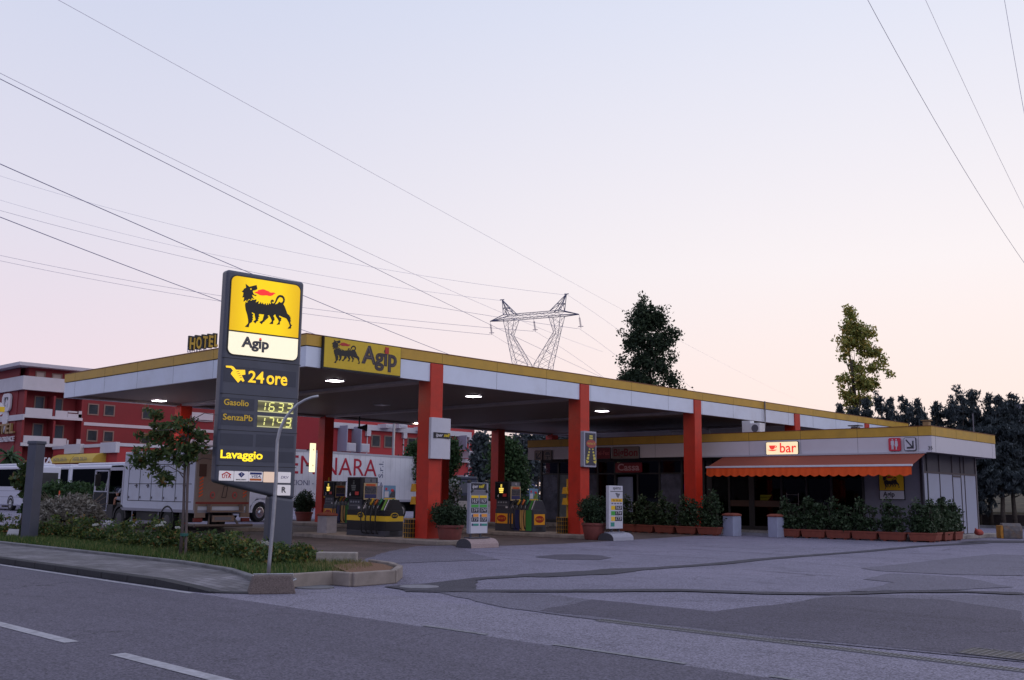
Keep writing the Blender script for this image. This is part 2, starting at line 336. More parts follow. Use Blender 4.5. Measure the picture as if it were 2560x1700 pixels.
LSAP=leafmat('leaf_sapling',[(0,(.035,.065,.022,1)),(.7,(.08,.125,.04,1)),(.92,(.15,.16,.05,1)),(1,(.20,.09,.03,1))])
LROS=leafmat('leaf_rose',[(0,(.03,.065,.02,1)),(.55,(.07,.12,.035,1)),(.85,(.18,.20,.05,1)),(1,(.26,.10,.04,1))])
LLAU=leafmat('leaf_laurel',[(0,(.022,.042,.018,1)),(.6,(.045,.075,.035,1)),(1,(.09,.125,.07,1))],.4)
LBOX=leafmat('leaf_pot',[(0,(.018,.035,.02,1)),(1,(.05,.085,.04,1))])
LGRY=leafmat('leaf_grey_shrub',[(0,(.13,.115,.10,1)),(.6,(.23,.205,.18,1)),(1,(.36,.34,.30,1))])
LGRS=leafmat('grass_blade',[(0,(.035,.075,.018,1)),(.6,(.07,.13,.03,1)),(.9,(.17,.19,.06,1)),(1,(.30,.24,.11,1))])
LDRY=leafmat('dry_grass_blade',[(0,(.16,.13,.05,1)),(.6,(.28,.22,.10,1)),(1,(.10,.13,.035,1))])
LWHT=leafmat('petal_white',[(0,(.55,.55,.52,1)),(1,(.85,.85,.84,1))])
exec_later=[]
#PART2
# ================================================================ GROUND
AS_G=asphalt('asphalt_forecourt',(0.177,0.163,0.221,1),(0.110,0.099,0.139,1),(0.229,0.207,0.277,1),.45)
AS_R=asphalt('asphalt_road',(0.102,0.091,0.123,1),(0.078,0.070,0.093,1),(0.122,0.108,0.146,1),.3)
AS_S=asphalt('asphalt_strip',(0.194,0.178,0.226,1),(0.137,0.125,0.165,1),(0.220,0.200,0.259,1),.4)
AS_D=asphalt('asphalt_dark_patch',(0.081,0.071,0.101,1),(0.055,0.048,0.067,1),(0.102,0.091,0.124,1),.3)
AS_M=asphalt('asphalt_mid_patch',(0.131,0.120,0.161,1),(0.100,0.090,0.120,1),(0.152,0.140,0.186,1),.3)
AS_K=asphalt('asphalt_seam',(0.054,0.050,0.067,1),(0.037,0.033,0.046,1),(0.068,0.061,0.082,1),.3,False)
PAV=pavers('porphyry_setts',(.135,.088,.085,1),(.075,.055,.058,1),(.03,.025,.025,1),.14,.09,.78)
SIDE=pavers('sidewalk_setts',(.19,.175,.195,1),(.12,.11,.125,1),(.04,.038,.042,1),.30,.17,1.57)
LINE=mat('road_paint',(.40,.385,.43,1),.7,noise=.35,nscale=14,stain=((.12,.115,.13,1),7,.75))
LINW=mat('worn_road_paint',(.24,.235,.26,1),.8,noise=.4,nscale=14,stain=((.12,.115,.13,1),9,.9))
def sheet(name,pts,z,m):
    b=MB();b.add([(x,y,z) for x,y in pts],[tuple(range(len(pts)))]);o=b.build(name,m)
    nrm=o.data.polygons[0].normal
    if nrm.z<0: o.data.flip_normals()
    return struct(o)
def rough(P,amp=.045,stp=.35,seed=1):
    rd=random.Random(seed+len(P));out=[]
    for a,c in zip(P,P[1:]+P[:1]):
        a=Vector(a);c=Vector(c);k=max(1,min(40,int((c-a).length/stp)));d=(c-a);n=Vector((-d.y,d.x)).normalized() if d.length>0 else Vector((0,0))
        for i in range(k): q=a+d*(i/k)+n*rd.uniform(-amp,amp);out.append((q.x,q.y))
    return out
def gp(pts,name,z,m): return sheet(name,rough([tuple(G(x,y)[:2]) for x,y in pts]),z,m)
sheet('ground',[(-900,-900),(900,-900),(900,900),(-900,900)],0,AS_G)
sheet('road',[(-9.0,-120),(-9.0,300),(-19,300),(-19,-120)],.004,AS_R)
sheet('road_strip',[(-6.85,-10.5),(-8.2,-10.7),(-9.0,-10.3),(-9.0,-120),(-6.85,-120)],.004,AS_S)
# worn tongue of darker asphalt wandering over the strip edge

b=MB()
for y0,y1 in [(-11.9,-14.1)]+[(-11.9-3.25*k-0.0,-11.9-3.25*k-2.2) for k in (1,2,3)]+[(-8.6,-6.4),(-5.3,-3.1),(-2,.2),(1.3,3.5)]:
    b.add([(-12.72,y0,.009),(-12.56,y0,.009),(-12.56,y1,.009),(-12.72,y1,.009)],[(0,1,2,3)] if y1>y0 else [(3,2,1,0)])
o=struct(b.build('lane_marking',LINE))
b=MB();b.add([(-9.12,-10.2,.009),(-9.0,-10.2,.009),(-9.0,60,.009),(-9.12,60,.009)],[(0,1,2,3)]);struct(b.build('edge_line',LINE))
b=MB()
for y0,y1 in ((-16.6,-15.5),(-19.3,-17.6),(-22,-20.2)): b.add([(-8.98,y0,.012),(-8.90,y0,.012),(-8.90,y1,.012),(-8.98,y1,.012)],[(0,1,2,3)])
struct(b.build('worn_edge_line',LINW))
# paving under the canopy and asphalt patches
sheet('paved_forecourt',[(-3.2,-7.6),(-2.1,-6.9),(4.4,-2.3),(8.7,-2.6),(17.8,-1.3),(20.9,-.9),(24,3),(24,19),(-2.5,19),(-3.2,8)],.004,PAV)
gp([(880,1412),(985,1409),(1250,1399),(1190,1386),(1150,1371),(1130,1364),(1040,1366),(960,1382)],'asphalt_patch',.008,AS_M)
gp([(1335,1393),(1385,1387),(1440,1386),(1500,1389),(1530,1395),(1500,1400),(1400,1399)],'asphalt_patch',.008,AS_D)
def band(pts,wd,z,m,name='asphalt_seam'):
    P0=[G(x,y) for x,y in pts];P=[];W=[];rd=random.Random(len(pts));l=[];r=[]
    for i in range(len(P0)-1):
        k=max(1,int((P0[i+1]-P0[i]).length/.3));wa=wd[i] if isinstance(wd,list) else wd;wb=wd[i+1] if isinstance(wd,list) else wd
        for j in range(k): P.append(P0[i].lerp(P0[i+1],j/k));W.append((wa+(wb-wa)*j/k)*rd.uniform(.86,1.1))
    P.append(P0[-1]);W.append(wb);wd=W
    for i,p in enumerate(P):
        t=(P[min(i+1,len(P)-1)]-P[max(i-1,0)]);t.z=0;t.normalize();n=Vector((-t.y,t.x,0));ww=wd[i] if isinstance(wd,list) else wd
        l.append(p+n*ww/2);r.append(p-n*ww/2)
    b=MB();k=len(P);b.add([(q.x,q.y,z) for q in l+r],[(k+i,k+i+1,i+1,i) for i in range(k-1)]);return struct(b.build(name,m))
band([(1090,1466),(1140,1455),(1200,1447),(1300,1441),(1330,1440),(1500,1432),(1560,1425),(1640,1421),(1800,1410),(1900,1399),(2000,1391),(2150,1380),(2300,1366),(2450,1358)],[.5,.38,.36,.4,.8,.95,.75,.42,.4,.42,.4,.4,.42,.8],.012,AS_K)
band([(985,1466),(1060,1474),(1190,1479),(1400,1479),(1700,1477),(1900,1484),(2080,1486),(2250,1481),(2400,1480),(2560,1486)],[.5,.75,.42,.40,.42,.42,.4,.36,.36,.5],.016,AS_K)
gp([(975,1467),(1060,1460),(1100,1456),(1190,1452),(1190,1476),(1110,1483),(1020,1480)],'asphalt_patch',.0125,AS_K)
gp([(1095,1482),(1190,1481),(1370,1486),(1560,1510),(1790,1533),(1950,1512),(2085,1489),(2560,1489),(2560,1657),(2000,1604),(1600,1563),(1280,1523)],'asphalt_patch',.008,AS_M)
gp([(1480,1500),(1780,1530),(1960,1510),(2090,1492),(2360,1500),(2560,1530),(2560,1652),(2020,1601),(1640,1560),(1350,1528)],'asphalt_patch',.0105,AS_D)
gp([(2150,1421),(2480,1386),(2560,1388),(2560,1440),(2380,1437),(2200,1428)],'asphalt_patch',.008,AS_M)
gp([(2160,1449),(2225,1434),(2290,1436),(2410,1444),(2470,1457),(2530,1468),(2400,1475),(2130,1479),(2235,1457)],'asphalt_patch',.008,AS_M)
gp([(2395,1356),(2450,1352),(2600,1352),(2600,1358)],'asphalt_patch',.013,AS_K)
b=MB();b.box(-6.95,-6.75,-22.5,-16.6,.004,.016);struct(b.build('drain_channel',mat('drain_concrete',(.2,.19,.2,1),.9,noise=.2)))
b=MB()
for k in range(120): b.box(-6.91,-6.79,-22.45+k*.049,-22.45+k*.049+.02,.016,.019)
g_=struct(b.build('drain_slots',DARK))
def manhole(x,y,r,label,m):
    b=MB();b.lathe([(r,.0),(r,.019),(r*.93,.022),(r*.9,.018),(0.01,.018)],28);o=b.build('manhole_cover',m);o.location=(x,y,.004);tag(o,label,'manhole cover','manhole covers at the forecourt entrance');return o
p=G(787,1470);manhole(p.x,p.y,.32,'grey round manhole cover beside the stepped kerb, nearest the lamp pole','' or mat('manhole_grey',(.16,.155,.17,1),.8,noise=.3,nscale=20))
p=G(1048,1469);manhole(p.x,p.y,.34,'pale round manhole cover set in dark asphalt right of the planted island',mat('manhole_pale',(.22,.21,.24,1),.85,noise=.3,nscale=20))
b=MB();P=G(2500,1638)
b.box(P.x-.28,P.x+.28,P.y-.36,P.y+.36,.012,.014,1)
for k in range(9): b.box(P.x-.24,P.x+.24,P.y-.32+k*.077,P.y-.305+k*.077,.014,.018)
b.box(P.x-.27,P.x-.25,P.y-.35,P.y+.35,.014,.019);b.box(P.x+.25,P.x+.27,P.y-.35,P.y+.35,.014,.019)
tag(b.build('drain_grate',[mat('grate_iron',(.14,.13,.15,1),.6),DARK]),'slatted iron drain grate in dark asphalt at the bottom right','drain grate')
# sidewalk + kerbs
sheet('sidewalk',[(-8.72,60),(-8.72,-8.7),(-7.35,-8.9),(-6.95,-7.9),(-6.7,-6),(-6.6,60)],.11,SIDE)
b=MB();b.add([(-8.72,-8.7,.11),(-8.69,-9.8,.06),(-8.62,-10.3,.03),(-8.25,-10.8,.006),(-7.3,-10.45,.006),(-7.5,-9.75,.08),(-7.35,-8.9,.11)],[(0,1,6),(1,5,6),(1,2,5),(2,4,5),(2,3,4)]);struct(b.build('sidewalk_ramp',SIDE))
b=MB();y=-8.7
while y<60:
    b.box(-8.92,-8.70,y+.006,min(y+1.0,60)-.006,0,.125);y+=1.0
struct(b.build('road_kerb',mat('dark_kerb',(.038,.036,.043,1),.9,noise=.3,nscale=6,bump=.4,bscale=40),bevel=.015))
b=MB()
for (x0,y0,h0),(x1,y1,h1) in zip([(-8.81,-8.7,.125),(-8.8,-9.8,.08),(-8.72,-10.3,.03)],[(-8.8,-9.8,.08),(-8.72,-10.3,.03),(-8.3,-10.85,.012)]):
    d=Vector((x1-x0,y1-y0,0)).normalized();n=Vector((-d.y,d.x,0))*.11
    v=[(x0+s*n.x,y0+s*n.y,z) for s in (-1,1) for z in (0,h0)]+[(x1+s*n.x,y1+s*n.y,z) for s in (-1,1) for z in (0,h1)]
    b.add(v,[(0,1,3,2),(4,6,7,5),(0,4,5,1),(2,3,7,6),(1,5,7,3),(0,2,6,4)])
struct(b.build('dropped_kerb',mat('dark_kerb',(0,0,0,1)),bevel=.01))
def kerbline(pts,h,wd,m,name='bed_kerb',seg=1.0):
    b=MB()
    for (x0,y0),(x1,y1) in zip(pts[:-1],pts[1:]):
        a=Vector((x0,y0,0));c=Vector((x1,y1,0));Lg=(c-a).length;d=(c-a)/Lg;k=max(1,round(Lg/seg));M=Matrix(((d.x,-d.y,0),(d.y,d.x,0),(0,0,1)))
        for i in range(k): b.ob(a+d*(Lg*(i+.5)/k)+Vector((0,0,h/2)),(Lg/k-.008,wd,h),M)
    return struct(b.build(name,m,bevel=.02))
BED=[(-6.62,60),(-6.62,-5.5),(-6.95,-7.8),(-7.62,-9.75),(-7.35,-10.3)]
kerbline(BED,.17,.14,KERB)
kerbline([(-7.35,-10.36),(-6.42,-10.28)],.24,.12,KERBL);kerbline([(-6.42,-10.28),(-6.38,-10.78)],.24,.12,KERBL);kerbline([(-6.38,-10.78),(-5.4,-10.72)],.24,.12,KERBL)
kerbline([(-5.4,-10.72),(-4.55,-9.9),(-4.1,-9.1),(-3.9,-8.2)],.24,.12,KERBL);kerbline([(-3.9,-8.2),(-3.3,-6.5),(-3.0,-3),(-2.6,4),(-2.6,20)],.16,.14,KERBL)
sheet('planting_bed',[(-6.55,40),(-6.55,-5.5),(-6.88,-7.8),(-7.55,-9.75),(-7.3,-10.28),(-6.35,-10.2),(-6.3,-10.7),(-5.45,-10.65),(-4.62,-9.85),(-4.17,-9.05),(-3.97,-8.2),(-3.37,-6.5),(-3.07,-3),(-2.67,4),(-2.67,20),(-2.67,40)],.12,SOIL)
sheet('bark_mulch',[(-6.2,-10.5),(-5.45,-10.6),(-4.62,-9.8),(-4.2,-9.0),(-4.05,-8.3),(-5.2,-8.6)],.2,CHIP)
# grass
def grass(name,area,n,h,m,seed,label):
    rg=np.random.default_rng(seed);P=[]
    A=[Vector((a,b_)) for a,b_ in area];xs=[a.x for a in A];ys=[a.y for a in A]
    def inside(x,y):
        c=False;j=len(A)-1
        for i in range(len(A)):
            if (A[i].y>y)!=(A[j].y>y) and x<(A[j].x-A[i].x)*(y-A[i].y)/(A[j].y-A[i].y)+A[i].x: c=not c
            j=i
        return c
    while len(P)<n:
        x=rg.uniform(min(xs),max(xs));y=rg.uniform(min(ys),max(ys))
        if inside(x,y) and rg.random()<.35+.65*(math.sin(x*3.1+y*1.7)*math.sin(y*2.3-x)+1)/2: P.append((x,y))
    P=np.array(P);k=len(P);a=rg.uniform(0,2*PI,k);hh=h*rg.uniform(.5,1.5,k);ln=hh*rg.uniform(.1,.6,k);wd=.008+.006*rg.random(k)
    b0=np.stack([P[:,0]-np.sin(a)*wd,P[:,1]+np.cos(a)*wd,np.full(k,.12)],1);b1=np.stack([P[:,0]+np.sin(a)*wd,P[:,1]-np.cos(a)*wd,np.full(k,.12)],1)
    t=np.stack([P[:,0]+np.cos(a)*ln,P[:,1]+np.sin(a)*ln,.12+hh],1);V=np.stack([b0,b1,t],1).reshape(-1,3)
    me=bpy.data.meshes.new(name);me.vertices.add(3*k);me.vertices.foreach_set('co',V.ravel().astype(np.float32));me.loops.add(3*k);me.loops.foreach_set('vertex_index',np.arange(3*k,dtype=np.int32))
    me.polygons.add(k);me.polygons.foreach_set('loop_start',np.arange(0,3*k,3,dtype=np.int32));me.polygons.foreach_set('loop_total',np.full(k,3,dtype=np.int32));me.materials.append(m);me.update(calc_edges=True)
    o=bpy.data.objects.new(name,me);COL.objects.link(o);o['kind']='stuff';tag(o,label,'grass');return o
grass('grass',[(-6.5,14),(-6.5,-5.5),(-6.85,-7.8),(-7.5,-9.7),(-7.2,-10.2),(-6.3,-10.0),(-4.9,-8.5),(-4.0,-8),(-3.4,-6.5),(-3.1,-3),(-2.8,4),(-2.8,14)],60000,.12,LGRS,3,'green grass growing between the rose bushes in the long bed')
grass('dry_grass',[(-6.2,-9.9),(-5.5,-9.9),(-4.7,-9.3),(-4.1,-8.3),(-4.0,-7.2),(-5.5,-8.0)],1500,.12,LDRY,4,'straw coloured dry grass on the tip of the planted bed')
# pump islands
for x0,x1,y0,y1 in ((4.25,6.3,-1.35,6.4),(12.1,14.2,-1.1,6.6),(11.7,14.3,11.4,18.6),(4.2,6.3,11.0,18.4),(20.2,22.0,9.5,18.4)):
    b=MB();b.box(x0,x1,y0,y1,0,.15);struct(b.build('pump_island_kerb',KERBL,bevel=.03))
# ================================================================ CANOPY
H1,Hy,Hb,D_,L_=6.323,5.974,5.331,16.993,44.93
can=thing('service_canopy','big flat station canopy with yellow and white fascia on red columns','canopy',(0,0,0))
b=MB();t=.12
for x0,x1,y0,y1 in ((0,L_,0,t),(0,L_,D_-t,D_),(0,t,t,D_-t),(L_-t,L_,t,D_-t)):
    b.box(x0,x1,y0,y1,Hb,Hy-.03)
b.build('white_fascia',WHI,can)
b=MB()
for x0,x1,y0,y1 in ((-.02,L_+.02,-.02,t),(-.02,L_+.02,D_-t,D_+.02),(-.02,t,t,D_-t),(L_-t,L_+.02,t,D_-t)):
    b.box(x0,x1,y0,y1,Hy,H1-.02)
b.build('yellow_fascia',YEL,can)
b=MB();b.box(-.03,L_+.03,-.03,D_+.03,H1-.02,H1+.012);b.build('roof_edge',mat('roof_flashing',rgb(120,72,40),.5),can)
b=MB();b.box(.02,L_-.02,.02,D_-.02,Hy-.03,Hy)
for k in range(17):
    x=2.85+2.68*k
    if x<L_-.3: b.box(x-.0035,x+.0035,-.003,.02,Hb+.01,Hy-.031);b.box(x-.0035,x+.0035,-.0235,-.0205,Hy,H1-.02)
for k in range(6):
    y=2.6+2.68*k;b.box(-.003,.02,y-.003,y+.003,Hb+.01,Hy-.031);b.box(-.0235,-.0205,y-.003,y+.003,Hy,H1-.02)
b.build('fascia_joint',DARK,can)
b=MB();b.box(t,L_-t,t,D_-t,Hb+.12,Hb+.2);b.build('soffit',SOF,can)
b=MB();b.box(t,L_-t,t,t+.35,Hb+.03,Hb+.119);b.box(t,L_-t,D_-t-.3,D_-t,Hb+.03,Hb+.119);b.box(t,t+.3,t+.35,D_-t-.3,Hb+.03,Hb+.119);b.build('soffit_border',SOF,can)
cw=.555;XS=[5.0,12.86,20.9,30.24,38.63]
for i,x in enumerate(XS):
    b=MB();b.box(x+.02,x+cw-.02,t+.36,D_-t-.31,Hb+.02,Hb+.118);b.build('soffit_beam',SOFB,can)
for i,x in enumerate(XS):
    b=MB();b.box(x,x+cw,-.06,.55,.12,Hy-.035);b.build('column',RED,can,bevel=.01)
    b=MB();b.box(x,x+cw,D_-.5,D_+.04,.12,Hb+.1);b.build('column',RED,can,bevel=.01)
b=MB();b.box(25.3,25.85,16.4,17.0,.0,Hb+.1);b.build('column',RED,can,bevel=.01)
LAMPM=glow('lamp_diffuser',(1,.9,.98,1),14);LAMPOFF=mat('lamp_off',(.5,.5,.52,1),.3)
for k,(px_,py_,on) in enumerate([(837,951,1),(1184,990,1),(1505,1027,1),(1043,1057.5,1),(398,1001,1),(955,1012,0)]):
    p=G(px_,py_,Hb+.10);b=MB();s=.22 if on else .24
    b.box(p.x-s-.04,p.x+s+.04,p.y-s-.04,p.y+s+.04,Hb+.085,Hb+.122);f=b.build('ceiling_lamp',mat('lamp_frame',(.5,.5,.5,1),.4),can)
    b=MB();b.box(p.x-s,p.x+s,p.y-s,p.y+s,Hb+.07,Hb+.084);b.build('diffuser',LAMPM if on else LAMPOFF,f)
    if on:
        ld=bpy.data.lights.new('lamp_light','AREA');ld.shape='SQUARE';ld.size=.6;ld.energy=34;ld.color=(1,.74,.55);lo=bpy.data.objects.new('lamp_light',ld);COL.objects.link(lo);lo.location=(p.x,p.y,Hb+.05);lo.parent=f
# loudspeaker horn under canopy
b=MB();p=PY(898,1069,15.5);b.tube([(p.x,p.y,Hb+.1),(p.x,p.y,p.z)],.04,8);b.tube([(p.x-.1,p.y,p.z),(p.x+.12,p.y-.1,p.z),(p.x+.32,p.y-.22,p.z)],[.05,.09,.2],14)
tag(b.build('horn_speaker',BLK),'black horn loudspeaker hanging under the canopy before the red hotel','loudspeaker')
# cable down the canopy face
b=MB();b.tube([PY(1912,1003,-.06),PY(1913,1050,-.08),PY(1912,1066,-.1),PY(1909,1085,-.3)],.035,6);tag(b.build('roof_cable',mat('cable_grey',(.2,.18,.2,1),.6)),'thin grey cable hanging over the canopy fascia above the air conditioner','cable')
# ================================================================ LOGO SHAPES
def A_(x,y): return (590+x/12.06,700+y/12.06)
HEAD=[(272,122),(380,210),(500,180),(600,158),(622,265),(600,300),(588,303),(578,290),(566,322),(552,300),(543,322),(520,318),(482,334),(490,370),(512,430),(555,455),(583,452),(598,460),(583,492),(540,480),(500,462),(465,448),(478,500),(505,545),(540,568),(500,572),(462,555),(445,540),(450,580),(438,612),(380,580),(335,608),(312,662),(292,640),(288,596),(255,632),(203,658),(215,600),(228,530),(165,527),(192,480),(200,420),(203,385),(150,345),(190,325),(225,265),(285,238)]
BODY=[(268,668),(315,692),(345,622),(382,600),(440,632),(462,612),(475,592),(520,607),(590,585),(595,625),(572,685),(662,640),(665,665),(650,725),(690,712),(730,660),(738,715),(760,722),(790,678),(798,725),(832,742),(868,700),(880,745),(905,768),(925,695),(940,740),(962,758),(978,695),(1005,730),(1040,725),(1022,690),(1022,640),(1045,605),(1085,596),(1120,622),(1118,658),(1092,674),(1066,660),(1058,655),(1056,680),(1078,706),(1110,712),(1140,690),(1170,630),(1190,560),(1225,500),(1275,462),(1330,458),(1390,478),(1435,530),(1452,600),(1440,670),(1405,735),(1450,810),(1490,920),(1525,1020),(1590,1075),(1600,1115),(1628,1112),(1612,1150),(1638,1182),(1612,1200),(1640,1250),(1612,1265),(1625,1320),(1640,1355),(1672,1372),(1640,1400),(1635,1470),(1530,1472),(1592,1400),(1600,1375),(1570,1290),(1510,1180),(1475,1155),(1400,1130),(1280,1078),(1275,1105),(1300,1130),(1355,1155),(1330,1185),(1345,1215),(1325,1245),(1300,1265),(1300,1345),(1200,1357),(1262,1280),(1265,1240),(1235,1180),(1185,1110),(1165,1045),(1140,1050),(1108,1085),(1112,1115),(1135,1130),(1130,1160),(1148,1170),(1135,1200),(1140,1215),(1100,1245),(1095,1335),(980,1328),(1055,1250),(1058,1225),(1015,1130),(975,1065),(935,1078),(940,1100),(968,1115),(940,1150),(915,1180),(880,1190),(885,1212),(840,1225),(852,1248),(825,1262),(798,1275),(752,1340),(682,1272),(770,1225),(785,1205),(800,1140),(825,1045),(675,1030),(668,1055),(670,1085),(690,1105),(650,1130),(665,1170),(635,1200),(655,1235),(605,1255),(560,1318),(500,1250),(560,1215),(570,1190),(550,1110),(540,1020),(465,980),(450,990),(470,1020),(508,1050),(472,1085),(500,1130),(475,1160),(490,1205),(462,1235),(465,1265),(420,1300),(385,1325),(360,1432),(248,1415),(340,1315),(348,1290),(345,1200),(320,1060),(270,900),(252,760)]
LOOP=[(1155,738),(1210,650),(1240,580),(1290,527),(1340,525),(1390,560),(1402,620),(1380,670),(1340,690),(1300,675),(1272,655),(1260,690),(1215,726)]
EYE=ell(430,278,24,25,10)
FLAME=[(538,372),(640,345),(640,315),(770,285),(830,292),(900,325),(985,355),(990,378),(1060,388),(1100,380),(1175,412),(1130,430),(1080,470),(1030,488),(980,488),(900,470),(800,475),(730,470),(670,445),(610,412),(555,398)]
PF=Frame((-3.39,-4.82,0),-6.5)
def rect(P): return [PF.px(*A_(x,y)) for x,y in P]
DHEAD,DBODY,DLOOP,DEYE,DFL=[rect(P) for P in (HEAD,BODY,LOOP,EYE,FLAME)]
_xs=[p[0] for p in DBODY+DHEAD];_ys=[p[1] for p in DBODY+DHEAD];_x0,_y0=min(_xs),min(_ys);_w=max(_xs)-_x0;_h=max(_ys)-_y0
def dog(parent,x0,y0,wd,ht,z,mk,mr):
    f=lambda P:[(x0+(a-_x0)/_w*wd,y0+(c-_y0)/_h*ht) for a,c in P]
    shape([f(DHEAD),f(DEYE)],mk,parent,(0,0,z),'dog_head');shape([f(DBODY),f(DLOOP)],mk,parent,(0,0,z),'six_legged_dog');shape([f(DFL)],mr,parent,(0,0,z),'flame')
LBLK=mat('logo_black',(.012,.01,.012,1),.4);LRED=mat('logo_red',rgb(190,50,45),.4)
def agip(parent,x,y,size,z,fitw,mk,ml,dot,fy):
    """striped lettering: dark letters with a pale inline and a red dot on the i"""
    text('Agip',size,mk,parent,(x,y,z),'brand_lettering',bold=.038,ex=.003,fit=fitw,fy=fy)
    text('Agip',size,ml,parent,(x,y,z+.004),'inline_stripe',bold=-.036,ex=.003,fit=fitw*.945,fy=(fy[0]+.035*size,fy[1]-.035*size))
# ================================================================ PRICE PYLON
pyl=thing('price_pylon','tall dark grey price pylon with lit yellow dog logo in the planted bed','price sign',M=PF.M)
b=MB();b.prism([(-2.09,1.80),(-.66,1.50),(-.10,1.43),(-.10,6.66),(-2.09,6.68)],-.32,0);b.build('sign_body',GRY,pyl,bevel=.075,seg=4)
b=MB();b.prism([(-.72,.10),(-.10,.10),(-.10,1.44),(-.72,1.52)],-.33,-.01);b.build('sign_column',GRY,pyl,bevel=.07,seg=4)
b=MB()
for z in (4.62,3.80,2.975,2.175): b.box(-2.085,-.105,z-.007,z+.007,-.30,.0015)
b.build('panel_seam',DARK,pyl)
b=MB();b.prism(rrect(-2.01,-.20,4.69,6.57,.16),0,.02);b.build('gasket',BLK,pyl)
YL=glow('lit_yellow',(1,.66,.0,1),.97);WL=glow('lit_cream',(.86,.77,.56,1),.85)
def yedge():
    m=bpy.data.materials.new('lit_yellow_panel');m.use_nodes=True;t=m.node_tree;n=t.nodes;l=t.links;bs=n['Principled BSDF'];c=n.new('ShaderNodeTexCoord')
    s=n.new('ShaderNodeSeparateXYZ');l.new(c.outputs['Generated'],s.inputs[0]);a=n.new('ShaderNodeMath');a.operation='PINGPONG';a.inputs[1].default_value=.5;l.new(s.outputs[0],a.inputs[0])
    r=n.new('ShaderNodeValToRGB');r.color_ramp.elements[0].color=(.72,.42,0,1);r.color_ramp.elements[1].position=.30;r.color_ramp.elements[1].color=(1,.68,0,1);l.new(a.outputs[0],r.inputs[0])
    bs.inputs['Base Color'].default_value=(.5,.3,0,1);l.new(r.outputs[0],bs.inputs['Emission Color']);bs.inputs['Emission Strength'].default_value=.85;return m
upper=[(-1.985,5.27)]+[(-.225,5.27)]+rrect(-1.985,-.225,5.27,6.545,.14)[6:18]
b=MB();b.prism(upper,.02,.032);b.build('yellow_lightbox',yedge(),pyl)
lower=rrect(-1.985,-.225,4.715,5.235,.14);lower=lower[:6]+[(-.225,5.235),(-1.985,5.235)]+lower[18:]
b=MB();b.prism(lower,.02,.032);b.build('cream_lightbox',WL,pyl)
GLR=glow('lit_red',(.9,.03,.025,1),.75)
shape([DHEAD,DEYE],LBLK,pyl,(0,0,.036),'dog_head');shape([DBODY,DLOOP],LBLK,pyl,(0,0,.036),'six_legged_dog');shape([DFL],GLR,pyl,(0,0,.036),'flame')
Zc=lambda x,y:PF.px(500+x/4.127,640+y/4.127);Z8=lambda x,y:PF.px(520+x/4.611,900+y/4.611);Z3=lambda x,y:PF.px(500+x/3.137,1000+y/3.137)
def fitbox(f,x0,x1,yc): a=f(x0,yc);c=f(x1,yc);return (a[0]+c[0])/2,(a[1]+c[1])/2,c[0]-a[0]
STR=mat('logo_grey_letters',(.05,.05,.065,1),.4)
x,y,wd=fitbox(Zc,420,705,915);agip(pyl,x,y,.36,.036,wd,STR,mat('inline_grey',rgb(150,145,150),.5),None,(Zc(650,998)[1],Zc(470,832)[1]))
x,y=Zc(615,858);b=MB();b.box(x-.022,x+.022,y-.022,y+.022,.036,.047);b.build('i_dot',GLR,pyl)
YT=glow('lit_yellow_letters',(1,.62,.02,1),.8);YD=glow('yellow_letters',(.42,.27,.025,1),.45);YB=glow('bright_yellow_letters',(1,.72,.02,1),1.0)
def recess(f,x0,y0,x1,y1):
    a=f(x0,y0);c=f(x1,y1);return (a[0],c[0],min(a[1],c[1]),max(a[1],c[1]))
b=MB();
for q in ((185,60,1010,318),(165,425,530,592),(155,605,520,768),(145,840,515,1000),(555,855,985,1020),(135,1030,985,1190)):
    a=recess(Z8,*q);b.box(a[0],a[1],a[2],a[3],.0,.0035)
b.build('recessed_panels',GRYD,pyl)
x,y,wd=fitbox(Z8,462,645,205);text('24',.42,YT,pyl,(x,y+.01,.008),'hours_lettering',bold=.018,fit=wd,fy=(Z8(560,265)[1],Z8(550,128)[1]))
x,y,wd=fitbox(Z8,672,912,240);text('ore',.38,YT,pyl,(x,y+.015,.008),'hours_lettering',bold=.018,fit=wd,fy=(Z8(870,297)[1],Z8(715,176)[1]))
nozz=[(205,65),(270,68),(292,78),(320,112),(425,115),(428,168),(385,175),(418,240),(400,252),(378,228),(345,262),(262,160),(270,140),(288,122),(262,92),(207,85)]
shape([[Z8(*p_) for p_ in nozz]],YT,pyl,(0,0,.008),'pump_nozzle_icon')
b=MB();
for k in range(4):
    a=Vector((*Z8(322+k*13,140+k*22),0));c=Vector((*Z8(358+k*10,128+k*24),0));b.bar(a+Vector((0,0,.013)),c+Vector((0,0,.013)),.006)
b.build('icon_fingers',GRYD,pyl)
x,y,wd=fitbox(Z8,182,468,490);text('Gasolio',.25,YD,pyl,(x,y,.008),'fuel_lettering',bold=.012,fit=wd,fy=(Z8(230,520)[1],Z8(210,447)[1]))
x,y,wd=fitbox(Z8,170,512,668);text('SenzaPb',.25,YD,pyl,(x,y,.008),'fuel_lettering',bold=.012,fit=wd,fy=(Z8(200,690)[1],Z8(200,618)[1]))
x,y,wd=fitbox(Z8,142,628,1105);text('Lavaggio',.36,YB,pyl,(x,y-.01,.008),'wash_lettering',bold=.022,fit=wd,fy=(Z8(480,1172)[1],Z8(155,1035)[1]))
